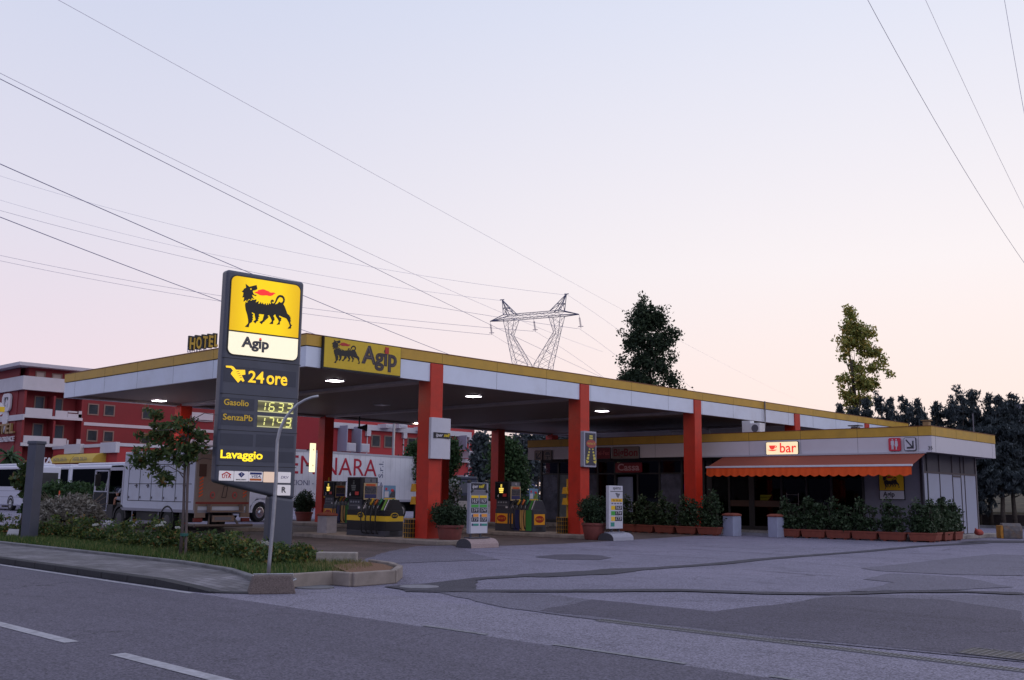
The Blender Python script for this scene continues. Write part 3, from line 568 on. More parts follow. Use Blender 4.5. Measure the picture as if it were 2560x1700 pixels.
def display(q,s):
    a=recess(Z8,*q);x0,x1,y0,y1=a;m=bpy.data.materials.new('display_glow');m.use_nodes=True;t_=m.node_tree;n=t_.nodes;l=t_.links;bs=n['Principled BSDF'];c=n.new('ShaderNodeTexCoord')
    sp=n.new('ShaderNodeSeparateXYZ');l.new(c.outputs['Generated'],sp.inputs[0]);r=n.new('ShaderNodeValToRGB');cr=r.color_ramp
    for k in range(3): cr.elements.new(.5)
    for e,(p_,cc) in zip(cr.elements,((0,(.75,.72,.4,1)),(.13,(.16,.15,.06,1)),(.5,(.06,.055,.035,1)),(.87,(.16,.15,.06,1)),(1,(.75,.72,.4,1)))): e.position=p_;e.color=cc
    l.new(sp.outputs[1],r.inputs[0]);l.new(r.outputs[0],bs.inputs['Emission Color']);bs.inputs['Emission Strength'].default_value=.9;bs.inputs['Base Color'].default_value=(.02,.02,.015,1)
    bb=MB();bb.box(x0,x1,y0,y1,0,.01);dp=bb.build('price_display',m,pyl)
    seg={'1':'bc','2':'abged','3':'abgcd','4':'fgbc','6':'afgedc','7':'abc'}
    cwid=(x1-x0)/4;h=(y1-y0)*.74;ym=(y0+y1)/2;bb=MB()
    dg_=glow('segment_glow',(.8,.78,.25,1),.85)
    for i,ch in enumerate(s):
        bb=MB();cx=x0+cwid*(i+.52);ww=cwid*.27;tt=.014;sh=.12
        S={'a':((-ww,h/2),(ww,h/2)),'g':((-ww,0),(ww,0)),'d':((-ww,-h/2),(ww,-h/2)),'b':((ww,0),(ww,h/2)),'c':((ww,-h/2),(ww,0)),'f':((-ww,0),(-ww,h/2)),'e':((-ww,-h/2),(-ww,0))}
        for k in seg[ch]:
            (ax_,ay),(bx_,by)=S[k];f=lambda u,v:Vector((cx+u+v*sh,ym+v,.014));p0,p1=f(ax_,ay),f(bx_,by);d=(p1-p0).normalized()*.012;bb.bar(p0+d,p1-d,tt)
        bb.build('price_digit',dg_,dp)
display((578,465,980,622),'1633');display((570,640,965,792),'1743')
# card acceptance signs
CWH=mat('card_sign_white',rgb(212,206,214),.4);CCR=glow('card_sign_lit',(.75,.55,.42,1),.55);CBL=mat('card_blue',rgb(35,50,120),.4);COR=mat('card_orange',rgb(215,110,40),.4);CRD=mat('card_red',rgb(215,45,50),.4);CBK=mat('card_black',(.03,.03,.04,1),.4)
def card(q,m):
    a=recess(Z8,*q);x0,x1,y0,y1=a;bb=MB();bb.prism(rrect(x0,x1,y0,y1,.015,2),0,.012);o=bb.build('card_sign',glow('backlit_card',(.62,.58,.62,1),.42) if m is CWH else m,pyl);return o,(x0+x1)/2,(y0+y1)/2,x1-x0,y1-y0
o,cx,cy,ww,hh=card((128,1275,290,1392),CWH);text('UTA',.11,CRD,o,(cx,cy-.02,.014),bold=.02,fit=ww*.6);shape([[(cx-ww*.33,cy+.03),(cx,cy+hh*.42),(cx+ww*.33,cy+.03),(cx+ww*.3,cy+.005),(cx,cy+hh*.3),(cx-ww*.3,cy+.005)]],CRD,o,(0,0,.014),'card_emblem')
o,cx,cy,ww,hh=card((302,1280,460,1400),CWH);shape([[(cx,cy+hh*.42),(cx+ww*.24,cy+.05),(cx,cy-hh*.14),(cx-ww*.24,cy+.05)]],CBL,o,(0,0,.014),'card_emblem');text('BANCOMAT',.04,CBK,o,(cx,cy-hh*.34,.014),bold=.02,fit=ww*.72);text('3',.075,CWH,o,(cx,cy+.04,.02),bold=.02)
o,cx,cy,ww,hh=card((470,1285,625,1402),CWH);bb=MB();bb.box(cx-ww*.42,cx+ww*.42,cy+hh*.2,cy+hh*.42,.012,.016);bb.build('card_stripe',CBL,o);bb=MB();bb.box(cx-ww*.42,cx+ww*.42,cy-hh*.42,cy-hh*.2,.012,.016);bb.build('card_stripe',COR,o);text('VISA',.085,CBL,o,(cx,cy,.014),bold=.01,fit=ww*.66,shear=.2)
o,cx,cy,ww,hh=card((640,1288,787,1412),CCR)
o,cx,cy,ww,hh=card((805,1290,948,1418),CWH);text('DKV',.09,mat('dkv_grey',rgb(120,110,150),.5),o,(cx,cy,.014),fit=ww*.6,shear=.25)
o,cx,cy,ww,hh=card((800,1438,945,1562),CWH);text('R',.2,CBK,o,(cx-.01,cy,.014),bold=.005);text('R',.15,mat('card_grey',rgb(100,100,110),.5),o,(cx-.03,cy+.01,.016),bold=-.01)
# ================================================================ BENT LAMP POLE
bp=thing('bent_lamp_pole','slim bare curved steel pole standing in a concrete block before the pylon','pole',(-8.05,-10.86,0))
PP=Vector((-8.05,-10.86,0));deg=-46.6
path=[VP(x,y,PP,deg)-PP for x,y in [(670,1452),(674,1400),(683,1300),(690,1200),(692,1130),(694,1100),(700,1075),(712,1048),(728,1026),(745,1010),(762,1000),(780,993),(796,990)]]
path[0].z=.25
b=MB();b.tube(path,[.03]*4+[.026]*4+[.021]*5,12);b.build('pole',GALV,bp,smooth=True)
b=MB();a=.37;c_=.24;H=.28
M3=Matrix.Rotation(math.radians(-30),3,'Z')
v=[M3@Vector((sx*a,sy*c_,0)) for sx,sy in ((-1,-1),(1,-1),(1,1),(-1,1))]+[M3@Vector((sx*(a-.07),sy*(c_-.07),H)) for sx,sy in ((-1,-1),(1,-1),(1,1),(-1,1))]
b.add(v,[(3,2,1,0),(4,5,6,7),(0,1,5,4),(1,2,6,5),(2,3,7,6),(3,0,4,7)])
b.build('concrete_base',mat('gravel_block',rgb(118,104,102),.95,noise=.5,nscale=50,bump=.9,bscale=70),bp,bevel=.025)
b=MB();q1=M3@Vector((a-.05,-.13,H-.08));q2=M3@Vector((a-.05,.13,H-.08));b.tube([q1,M3@Vector((a+.0,-.11,H-.06)),M3@Vector((a+.0,.11,H-.06)),q2],.012,6);b.tube([M3@Vector((-.3,-.16,H+.005)),M3@Vector((-.3,-.16,H+.03)),M3@Vector((.32,-.16,H+.03)),M3@Vector((.32,-.16,H+.005))],.01,6);b.build('steel_handle',GALV,bp)
# grey post
gp_=G(72,1350,.12);gpost=thing('grey_post','square grey metal post with a sloping cap among the bushes at left','post',(gp_.x,gp_.y,0),math.radians(20))
b=MB();b.box(-.165,.165,-.165,.165,0,2.9);b.build('post_shaft',GRY,gpost,bevel=.01);b=MB();b.box(-.19,.19,-.19,.19,2.9,3.0);b.build('post_cap',GRY,gpost,bevel=.02)
# ================================================================ SIGNS ON THE CANOPY
F0=Frame((0,-.14,0),0)
Z4=lambda f,x,y:f.px(720+x/5.133,800+y/5.133)
cs=thing('canopy_logo_sign','wide unlit yellow dog logo sign on the corner of the canopy fascia','sign',M=F0.M)
a=Z4(F0,472,210);c=Z4(F0,1436,716);x0,x1=a[0],c[0];y1=a[1]-.01;y0=Z4(F0,470,600)[1]
SY=mat('sign_yellow',rgb(222,186,40),.4,noise=.06,nscale=2,stain=(rgb(150,120,40),4,.25))
b=MB();b.box(x0-.03,x1+.02,y0-.05,y1+.03,-.11,0);b.build('sign_case',BLK,cs)
b=MB();b.box(x0,x1,y0,y1,0,.012);b.build('sign_face',SY,cs)
dx0=Z4(F0,555,400)[0];dx1=Z4(F0,928,400)[0];dy1=Z4(F0,590,250)[1];dy0=Z4(F0,900,588)[1]
dog(cs,dx0,dy0,dx1-dx0,dy1-dy0,.016,LBLK,LRED)
lx0=Z4(F0,940,500)[0];lx1=Z4(F0,1395,500)[0];ly=(Z4(F0,1030,330)[1]+Z4(F0,1300,672)[1])/2
LGR=mat('letter_brown',rgb(62,52,56),.45)
agip(cs,(lx0+lx1)/2,ly,.85,.016,lx1-lx0,LGR,mat('letter_inline',rgb(118,106,112),.5),None,(Z4(F0,1300,672)[1],Z4(F0,1030,330)[1]))
x,y=Z4(F0,1265,392);b=MB();b.box(x-.075,x+.075,y-.11,y+.10,.014,.03);b.build('i_dot',LRED,cs)
# lightboxes on columns
def lightbox(name,label,TL,BR,yy,content,deep=.24,group=None):
    f=Frame((0,yy,0),0);a=f.px(*TL);c=f.px(*BR);w_=c[0]-a[0];h_=a[1]-c[1];o=thing(name,label,'lightbox',M=f.M@Matrix.Translation((a[0],c[1],0)),group=group)
    content(o,w_,h_);return o
def iper(o,w_,h_):
    n=10;pts=[(w_*k/n,.045*math.sin(PI*k/n)) for k in range(n+1)];b=MB()
    prof=[(x,z) for x,z in pts];v=[(x,0,z) for x,z in prof]+[(w_,0,-.12),(0,0,-.12)]+[(x,h_,z) for x,z in prof]+[(w_,h_,-.12),(0,h_,-.12)];k=len(prof)+2
    b.add(v,[tuple(range(k)),tuple(range(2*k-1,k-1,-1))]+[(i,k+i,k+(i+1)%k,(i+1)%k) for i in range(k)]);b.build('sign_case',mat('box_white',rgb(205,203,215),.35,noise=.05),o,bevel=.01)
    b=MB();b.box(w_*.10,w_*.93,h_*.50,h_*.64,.01,.052);p=b.build('name_plate',mat('plate_dark',rgb(38,36,44),.4),o)
    text('iper',h_*.12,CWH,p,(w_*.35,h_*.575,.056),bold=.015,shear=.25,fit=w_*.36,ex=.003);text('self',h_*.115,mat('self_yellow',rgb(220,190,40),.4),p,(w_*.73,h_*.58,.056),bold=.03,shear=.25,fit=w_*.33,ex=.003)
lightbox('column_lightbox','white curved lightbox reading iperself on the nearest front column',(1079,1043),(1125,1148.5),-.2,iper)
def fai(o,w_,h_):
    b=MB();b.prism(rrect(0,w_,0,h_,.03,3),-.18,.0);b.build('sign_case',mat('box_grey',rgb(160,160,176),.4),o,bevel=.01)
    b=MB();b.box(w_*.10,w_*.92,h_*.05,h_*.95,0,.008);b.build('sign_face',mat('box_face',rgb(58,58,74),.4),o)
    yy_=mat('arrow_yellow',rgb(214,196,90),.45)
    shape([ell(w_*.56,h_*.65,w_*.40,h_*.115)],mat('oval_red',rgb(165,72,66),.45),o,(0,0,.012),'oval')
    text('FAI DA TE',h_*.085,yy_,o,(w_*.56,h_*.65,.018),bold=.0,fit=w_*.62,ex=.003)
    b=MB()
    for (x,y,ww,hh) in ((.55,.87,.13,.02),(.55,.805,.14,.025)): b.box(w_*(x-ww),w_*(x+ww),h_*(y-hh),h_*(y+hh),.008,.013)
    for s in (-1,1):
        for k in range(4):
            x=.56+s*(.13+.045*k);y=.50-.085*k;ww=.045+.013*k;hh=.017+.006*k
            v=[(w_*(x+i*ww+s*j*-.02),h_*(y+j*hh+i*s*.01),.012) for i,j in ((-1,-1),(1,-1),(1,1),(-1,1))];b.add(v,[(0,1,2,3)])
        x=.56+s*.31;v=[(w_*(x+s*.12),h_*.20,.012),(w_*(x+s*.05),h_*.09,.012),(w_*(x-s*.17),h_*.155,.012)];b.add(v,[(0,1,2)])
    b.build('road_arrows',yy_,o)
lightbox('column_lightbox','grey lightbox with red oval and yellow arrows on the second front column',(1460,1077),(1491,1168.5),-.25,fai)
o=thing('tube_lightbox','glowing white vertical lightbox on a back column beside the trailer','lightbox',PY(780,1180,16.2))
z1=PY(780,1108,16.2).z-o.location.z
b=MB();b.box(-.02,.02,-.06,.5,z1*.2,z1*.25);b.box(-.02,.02,-.06,.5,z1*.75,z1*.8);b.build('bracket',BLK,o)
b=MB();b.box(-.16,.14,-.05,.05,0,z1);b.build('diffuser',glow('tube_glow',(1,.86,.55,1),1.25),o,bevel=.015)
# ================================================================ PUMPS
PK=mat('pump_dark',rgb(28,28,34),.35,noise=.1,nscale=3);PG=mat('pump_grey',rgb(60,60,70),.4,noise=.1,nscale=3);PY_=mat('pump_yellow',(.80,.50,.02,1),.4);PO=mat('pump_orange',(.90,.38,.015,1),.4)
PBL=mat('pump_blue',rgb(44,48,98),.4);PGN=mat('pump_green',rgb(60,130,60),.4);PRD=mat('pump_oval_red',rgb(165,40,30),.4);PYN=mat('nozzle_yellow',rgb(220,175,50),.4);POR=mat('nozzle_orange',rgb(215,110,50),.4);PGR=mat('nozzle_green',rgb(50,120,80),.4);PBE=mat('pump_beige',rgb(205,160,95),.5)
DISP=glow('pump_bars_lit',(1,.72,.12,1),1.1);DISO=mat('pump_bars_off',rgb(90,95,95),.5)
def pump(loc,style,num,label,lit,poster):
    """island along y; local: y grows away from camera (tower at the far end), main face is -x"""
    o=thing('fuel_pump',label,'fuel pump',loc,0,'fuel pumps on the islands')
    D=.78;Ln=2.1;T0=1.35     # hose module 0..T0, tower T0..Ln
    B1=PG if style else PK
    b=MB()
    if style:
        b.box(0,D,0,Ln,0,.88,0)
        b.build('pump_body',[PG],o,bevel=.012)
        b=MB()
        for k,(m,w_) in enumerate(((2,.3),(1,.32),(0,.33))):
            y=.08+sum([.33,.33,.33][:k]);b.box(-.006,0,y,y+.30,.05,.86,k)
        b.build('product_panels',[PGN,PBE,PBL],o)
        
        for q_ in ((-.006,0,T0+.05,Ln-.10,.30,.70),(-.006,0,T0-.12,T0-.06,.30,.70),(-.006,0,T0-.24,T0-.19,.30,.70),(-.006,0,Ln-.07,Ln-.02,.30,.70),(.07,D-.07,-.006,0,.28,.70)): b=MB();b.box(*q_);b.build('orange_panel',PO,o)
        for M_ in (Matrix.Translation((-.008,(T0+Ln)/2,.5))@Matrix(((0,0,-1,0),(-1,0,0,0),(0,1,0,0),(0,0,0,1))),Matrix.Translation((D/2,-.008,.5))@Matrix(((1,0,0,0),(0,0,-1,0),(0,1,0,0),(0,0,0,1)))):
            q=shape([ell(0,0,.26,.14)],PRD,o,(0,0,0),'oval_badge');q.matrix_local=M_;text('FAI DA TE',.12,PO,q,(0,0,.006),fit=.40,ex=.002)
    else:
        b.box(0,D,0,Ln,0,.19,1);b.box(0,D,0,Ln,.19,.51,0);b.box(0,D,0,Ln,.695,.88,0);b.box(.01,D-.01,.01,Ln-.01,.51,.695,0)
        b.build('pump_body',[PK,PG],o,bevel=.012)
        b=MB();b.box(-.004,D+.004,-.004,Ln+.004,.515,.69);b.build('yellow_band',PY_,o)
        for M_ in (Matrix.Translation((-.006,T0-.02,.70))@Matrix(((0,0,-1,0),(-1,0,0,0),(0,1,0,0),(0,0,0,1))),Matrix.Translation((D/2,-.006,.70))@Matrix(((1,0,0,0),(0,0,-1,0),(0,1,0,0),(0,0,0,1)))):
            q=shape([ell(0,0,.17,.105)],PY_,o,(0,0,0),'oval_badge');q.matrix_local=M_;q2=shape([ell(0,0,.145,.082)],PK,q,(0,0,.005),'badge_centre');text('iperself',.06,PY_,q,(0,0,.011),fit=.2,ex=.002)
    b=MB();b.box(.02,D-.02,-.008,-.003,.03,.035)
    for k in range(5): b.box(.2,D-.2,-.012,-.002,.06+.03*k,.072+.03*k)
    b.build('vent_louvre',DARK,o)
    # sloped hose rack
    b=MB();pr=[(0,.88),(D,.88),(D-.20,1.24),(.20,1.24)];b.prismy(pr,0,T0);b.build('hose_rack',PG if style else PK,o,bevel=.01)
    sl=(Vector((.20,0,1.24))-Vector((0,0,.88)))
    def stripe(y0,y1,m,t0=0,t1=1,th=.02,name='rack_stripe'):
        for sx in (0,1):
            b=MB();A=[]
            for t in (t0,t1):
                x=.20*t;z=.88+.36*t;n=Vector((-.36,0,.20)).normalized()*th
                for y in (y0,y1): A.append((x,y,z));A.append((x+n.x,y,z+n.z))
            if sx: A=[(D-p[0],p[1],p[2]) for p in A]
            b.add(A,[(0,2,3,1),(4,5,7,6),(0,1,5,4),(2,6,7,3),(1,3,7,5),(0,4,6,2)]);b.build(name,m,o)
    stripe(.14,.24,PGN if style else mat('rack_green',rgb(110,150,60),.4));stripe(.06,.085,CWH)
    stripe(1.18,1.22,CWH,.1,.9)
    for i,(y,m) in enumerate(((.40,PGR),(.62,POR),(.86,PYN),(1.06,BLK))):
        for sx in (0,1):
            if sx and i>1: continue
            f=lambda x,z:Vector((D-x if sx else x,y,z))
            b=MB();b.tube([f(.15,1.26),f(.09,1.16),f(.02,1.06)],[.045,.05,.035],8,0);b.tube([f(.02,1.06),f(-.03,.97),f(-.015,.92)],.016,6,1)
            b.build('nozzle',[m,GALV],o,smooth=True)
            b=MB();dx=.07+.03*i;b.tube([f(.14,1.25),f(.02,1.2),f(-dx,.98),f(-dx-.05,.6),f(-dx-.02,.25),f(-dx+.03,.12),f(.0,.10)],.022,6);b.build('hose',BLK,o,smooth=True)
    # tower
    b=MB();b.box(.05,D-.05,T0+.02,Ln,.88,1.27);b.build('keypad_panel',PG,o,bevel=.01)
    b=MB()
    for k in range(4): b.lathe([(.0,0),(.03,0),(.03,.01)],8)
    b=MB()
    for k in range(4): y=T0+.15+.14*k;b=MB();b.box(.035,.05,y,y+.07,1.12,1.18);b.build('grade_button',mat('key_grey',rgb(150,150,160),.4),o)
    b=MB();b.box(.04,.05,T0+.12,T0+.68,1.0,1.05);b.build('display_strip',mat('key_dim',rgb(95,95,105),.4),o)
    b=MB();b.box(.03,.05,T0+.10,T0+.2,.92,.99);b.build('sticker',CWH,o)
    b=MB();b.box(-.02,D-.08,T0-.03,Ln+.03,1.27,2.0);hd=b.build('display_head',PK,o,bevel=.015)
    b=MB();b.box(-.03,-.02,T0+.05,Ln-.02,1.33,1.95);b.build('display_glass',mat('display_dark',(.010,.010,.013,1),.5,spec=.1),hd)
    b=MB();cy=(T0+Ln)/2+.02
    for k,(ww,z,h) in enumerate(((.13,1.56,.035),(.15,1.63,.035),(.17,1.70,.04),(.06,1.77,.02),(.06,1.82,.02),(.05,1.87,.015))): b.box(-.036,-.03,cy-ww*.75,cy+ww*.75,z-h*.7,z+h*.7)
    b.build('indicator_bars',DISP if lit else DISO,hd)
    Mx=lambda y,z,x=-.034:Matrix.Translation((x,y,z))@Matrix(((0,0,-1,0),(-1,0,0,0),(0,1,0,0),(0,0,0,1)))
    b=MB();b.box(-.037,-.03,T0+.10,T0+.30,1.38,1.50);b.build('red_sticker',mat('sticker_red',rgb(190,50,45),.5),hd)
    q=text(num,.15,CWH,hd,(0,0,0),'number_lettering',bold=.02);q.matrix_local=Mx(Ln-.18,1.40)
    # poster on the -y side of the head
    b=MB();b.box(.08,D-.12,T0-.05,T0-.03,1.22,1.80);ps=b.build('side_poster',mat('poster_cream',rgb(205,180,140),.5),hd)
    b=MB();b.box(.11,D-.15,T0-.055,T0-.05,1.28,1.42,0);b.box(.11,D-.15,T0-.055,T0-.05,1.43,1.69,1);b.box(.16,D-.2,T0-.06,T0-.055,1.70,1.77,2)
    b.build('poster_print',[mat('print_blue',rgb(60,60,110),.5),mat('print_grey',rgb(88,84,92),.6,noise=.9,nscale=16),mat('print_orange',rgb(220,90,40),.5)],ps)
    q=text(num,.16,CWH if style else CBK,hd,(0,0,0),'number_lettering',bold=.02);q.matrix_local=Matrix.Translation((D/2,T0-.037,1.89))@Matrix(((1,0,0,0),(0,0,-1,0),(0,1,0,0),(0,0,0,1)))
    b=MB();b.box(.12,D-.16,T0-.036,T0-.031,1.81,1.97);b.build('number_plate',mat('plate_lite',rgb(120,120,130) if not style else rgb(60,60,66),.5),hd)
    if poster:
        b=MB();b.box(.25,D-.02,.42,.45,1.25,1.72);pp=b.build('advert_board',mat('advert_sky',rgb(110,150,185),.5),o)
        b=MB();b.box(.25,D-.02,.414,.42,1.25,1.30,0);b.box(.27,.45,.414,.42,1.32,1.52,1)
        b.add([(x,.415,z) for x,z in ((.48,1.31),(.74,1.31),(.74,1.52),(.66,1.60),(.58,1.5),(.50,1.42))],[(0,1,2,3,4,5)],2);b.box(.55,.66,.412,.418,1.52,1.60,3);b.box(.30,.38,.412,.418,1.56,1.64,3)
        b.build('advert_print',[PYN,CWH,mat('print_green',rgb(120,140,60),.6,noise=.5,nscale=12) if style else mat('print_people',rgb(70,70,80),.6,noise=.9,nscale=14),CRD],pp)
        if not style:
            b=MB();b.box(.02,.24,.5,.53,1.25,1.70);b.build('grey_board',mat('grey_board',rgb(150,145,155),.5),o)
    return o
pump((4.62,1.62,.15),0,'6','black fuel pump with yellow band, unlit display numbered 6, on nearest island',0,True)
pump((12.75,2.28,.15),1,'4','grey fuel pump with orange panels and lit yellow bars numbered 4, middle island',1,True)
p=PX(868,1308,12.3);pump((12.3,p.y-.2,.15),1,'2','farther orange panelled fuel pump before the back column by the trailer',1,False)
# column accessories
DY=mat('dispenser_yellow',rgb(205,150,30),.4)
def disp(x,y,z,label):
    o=thing('glove_dispenser',label,'dispenser',(x,y,z),0,'yellow dispensers on the columns')
    for k in (0,1):
        b=MB();zz=.42*k;b.prismx([(-.14,zz),(.14,zz),(.08,zz+.26),(-.08,zz+.26)],-.2,0);b.build('dispenser_box',DY,o,bevel=.01)
    b=MB();b.box(-.03,0,-.04,.04,-.5,1.0);b.build('mounting_rail',DY,o);return o
disp(5.17,.66,1.25,'yellow wall dispenser pair behind the nearest front column');disp(12.99,.68,1.25,'yellow dispenser pair behind the second front column')
disp(13.1,16.3,1.35,'yellow dispenser pair on the back column beside the trailer')
def gridbin(x,y,label):
    o=thing('wire_bin',label,'bin',(x,y,.15),0,'wire bins beside the columns')
    b=MB();b.box(.02,.34,.02,.34,0,.60);b.build('bin_liner',BLK,o)
    b=MB()
    for k in range(5):
        z=.02+.15*k;b.tube([(0,0,z),(.36,0,z),(.36,.36,z),(0,.36,z),(0,0,z)],.006,4)
    for k in range(4):
        t=.36*k/3
        b.tube([(t,0,0),(t,0,.64)],.006,4);b.tube([(0,t,0),(0,t,.64)],.006,4);b.tube([(.36,t,0),(.36,t,.64)],.006,4)
    b.build('wire_grid',DY,o);return o
gridbin(4.83,.58,'black bin in yellow wire grid behind the nearest front column');gridbin(12.66,.60,'black bin in yellow wire grid behind the second front column')
# ================================================================ BOLLARDS
def bollard(x,y,w_,h_,rz,label,m):
    o=thing('capped_bollard',label,'bollard',(x,y,0),rz,'square bollards with terracotta caps');s=w_/2
    b=MB();b.box(-s,s,-s,s,0,h_);b.build('shaft',m,o,bevel=.015)
    b=MB();t=s+.035;v=[(-t,-t,h_),(t,-t,h_),(t,t,h_),(-t,t,h_),(-t,-t,h_+.06),(t,-t,h_+.06),(t,t,h_+.06),(-t,t,h_+.06),(-t*.6,-t*.6,h_+.12),(t*.6,-t*.6,h_+.12),(t*.6,t*.6,h_+.12),(-t*.6,t*.6,h_+.12)]
    b.add(v,[(3,2,1,0),(0,1,5,4),(1,2,6,5),(2,3,7,6),(3,0,4,7),(4,5,9,8),(5,6,10,9),(6,7,11,10),(7,4,8,11),(8,9,10,11)]);b.build('cap',TERR,o,bevel=.03,seg=3);return o
CBO=mat('bollard_concrete',rgb(158,152,160),.8,noise=.2,nscale=4,bump=.2,stain=((.2,.17,.16,1),2,.5))
CBB=mat('bollard_grey_paint',rgb(160,164,190),.7,noise=.1,nscale=3,stain=((.25,.24,.28,1),2.5,.4))
p=G(815,1343);bollard(p.x+.1,p.y+.1,.5,.76,.1,'concrete bollard with terracotta cap beside the nearest pump',CBO)
bollard(20.75,-1.95,.55,.84,-.15,'pale grey bollard left of the bar doorway',CBB)
bollard(21.25,-3.75,.48,.84,-.15,'pale grey bollard right of the bar doorway',CBB)
# ================================================================ POTS
def pot(x,y,R,H,label,bl,seed,m=None,n=5200):
    o=thing('potted_shrub',label,'potted plant',(x,y,0),0,'round terracotta pots with shrubs')
    b=MB();b.lathe([(.02,0),(R*.66,0),(R*.74,.03),(R*.93,H*.80),(R*.93,H*.82),(R,H*.84),(R*1.02,H*.98),(R*.98,H),(R*.88,H),(R*.86,H*.93),(.02,H*.93)],32);b.build('pot',TERB,o,smooth=True)
    foliage('shrub',[(0,0,H+bl[1]*.75,bl[0],bl[0],bl[1])],n,.055,m or LBOX,o,seed,clump=.1,shell=2.2)
    b=MB()
    for k in range(5): b.tube([(0,0,H*.9),(.15*math.cos(k*1.3),.15*math.sin(k*1.3),H+.3)],.015,5)
    b.build('stem',BARK,o);return o
p=G(1137,1362);pot(p.x+.1,p.y+.35,.44,.62,'round pot with dense dark shrub right of the nearest column',(.56,.40),5)
p=G(1500,1351);pot(p.x+.2,p.y+.45,.46,.62,'round pot with tall shrub behind the aperto price board',(.6,.58),6)
p=G(766,1309);pot(p.x-.6,p.y-.6,.45,.62,'round pot with shrub left of the glowing tube column',(.5,.62),7)
# ================================================================ PRICE BOARDS
NUM=mat('price_plate',rgb(38,38,50),.4);GRN=mat('label_green',rgb(70,165,70),.45);YLB=mat('label_yellow',rgb(232,190,30),.45);ORB=mat('label_orange',rgb(230,150,60),.45);TEA=mat('label_teal',rgb(60,140,130),.45)
BFR=mat('board_frame',rgb(150,150,165),.45,noise=.05);BFC=mat('board_face',rgb(200,198,210),.45);BGY=mat('board_grey',rgb(110,108,118),.5)
Z5=lambda f,x,y:f.px(1140+x/7.84,1180+y/7.84)
def block(o,f,TL,BR,zoff):
    pass
def base(o,x0,x1,R,H,m1,m2,dy):
    n=10;pr=[(dy+R*math.cos(PI*k/n),max(0,math.sin(PI*k/n))**.6*H) for k in range(n+1)]
    b=MB();b.prismx(pr,x0+.012,x1-.012,0);b.prismx([(a,c*.995) for a,c in pr],x0,x0+.012,1);b.prismx([(a,c*.995) for a,c in pr],x1-.012,x1,1)
    b.build('concrete_base',[m1,m2],o,bevel=.02)
f=Frame((0,G(1187,1371).y+.25,0),0);f.o=f.o
a=Z5(f,285,205);c=Z5(f,612,1200);w_=c[0]-a[0];h_=a[1]-c[1];z0=c[1]
bd=thing('price_board','iperself price board with two price columns on a rounded concrete base','price board',M=f.M@Matrix.Translation((a[0],0,0)),group='price boards at the canopy edge')
U=lambda x,y:((Z5(f,x,y)[0]-a[0]),Z5(f,x,y)[1])
b=MB();b.box(-.02,w_+.02,z0,z0+h_,-.12,0);b.build('board_case',BFR,bd,bevel=.01);
b=MB()
def ub(x0,y0,x1,y1,z,m=0,t=.003):
    p=U(x0,(y0+y1)/2);q=U(x1,(y0+y1)/2);r0=U((x0+x1)/2,y0);r1=U((x0+x1)/2,y1);b.box(p[0],q[0],r1[1],r0[1],z,z+t,m)
ub(290,815,608,1200,0);b.build('board_face',BFC,bd)
b=MB();ub(300,220,592,345,0,0,.02);hp=b.build('name_plate',NUM,bd)
p=U(365,282);q=U(485,282);text('iper',.15,CWH,hp,(p[0],p[1],.022),bold=.01,shear=.25,fit=U(425,282)[0]-U(310,282)[0],ex=.002);text('self',.15,mat('self_yellow2',rgb(225,200,40),.4),hp,(q[0],q[1],.022),bold=.02,shear=.25,fit=U(540,282)[0]-U(428,282)[0],ex=.002)
b=MB();ub(295,360,605,450,.0);b.build('grey_panel',BGY,bd)
b=MB();ub(300,460,440,510,.002,0);ub(465,460,605,510,.002,0);b.build('price_label',YLB,bd)
b=MB();ub(300,638,440,690,.002,0);ub(465,638,605,690,.002,0);b.build('price_label',GRN,bd)
b=MB();ub(335,820,440,880,.006,0);ub(500,820,605,880,.006,0);b.build('price_label',ORB,bd)
b=MB();ub(305,830,330,880,.006,0);ub(470,830,495,880,.006,0);ub(305,1010,330,1055,.006,0);ub(470,1010,495,1055,.006,0);b.build('mini_logo',PBL,bd)
b=MB();ub(335,1010,440,1055,.006,0);ub(500,1010,605,1055,.006,0);b.build('price_label',TEA,bd)
for yy,s in (((515,620),'163'),((700,795),'174'),((888,975),'173')):
    for xx in (300,465):
        b=MB();ub(xx,yy[0],xx+140,yy[1],.002,0,.004);pl=b.build('price_plate',NUM,bd)
        p=U(xx+60,sum(yy)/2);ht=(U(xx,yy[0])[1]-U(xx,yy[1])[1]);text(s,ht*1.05,CWH,pl,(p[0],p[1],.008),'price_digits',bold=-.005,fit=U(xx+105,500)[0]-U(xx+14,500)[0],ex=.002)
        p=U(xx+124,yy[0]+30);text('3',ht*.55,CWH,pl,(p[0],p[1],.008),'price_digits',ex=.002)
b=MB();p=U(335,0);q=U(525,0)
for xx in (p[0],q[0]): b.box(xx-.025,xx+.025,.30,z0,-.09,-.04)
b.build('board_leg',mat('leg_steel',rgb(80,80,92),.5,metal=.3),bd)
b=MB();b.box(-.05,w_+.07,.285,.32,-.2,.06);b.build('foot_rail',mat('leg_steel',(0,0,0,1)),bd)
b=MB();b.tube([(0.0,z0+h_+.03,-.1),(0.0,z0+h_+.03,0)],.05,10);b.tube([(w_,z0+h_+.03,-.1),(w_,z0+h_+.03,0)],.05,10);b.tube([(.03,z0+h_-.29,.0),(.09,z0+h_-.24,.03)],.03,8);b.tube([(w_-.03,z0+h_-.29,.0),(w_-.09,z0+h_-.24,.03)],.03,8);b.build('fixing_clamp',BLK,bd)
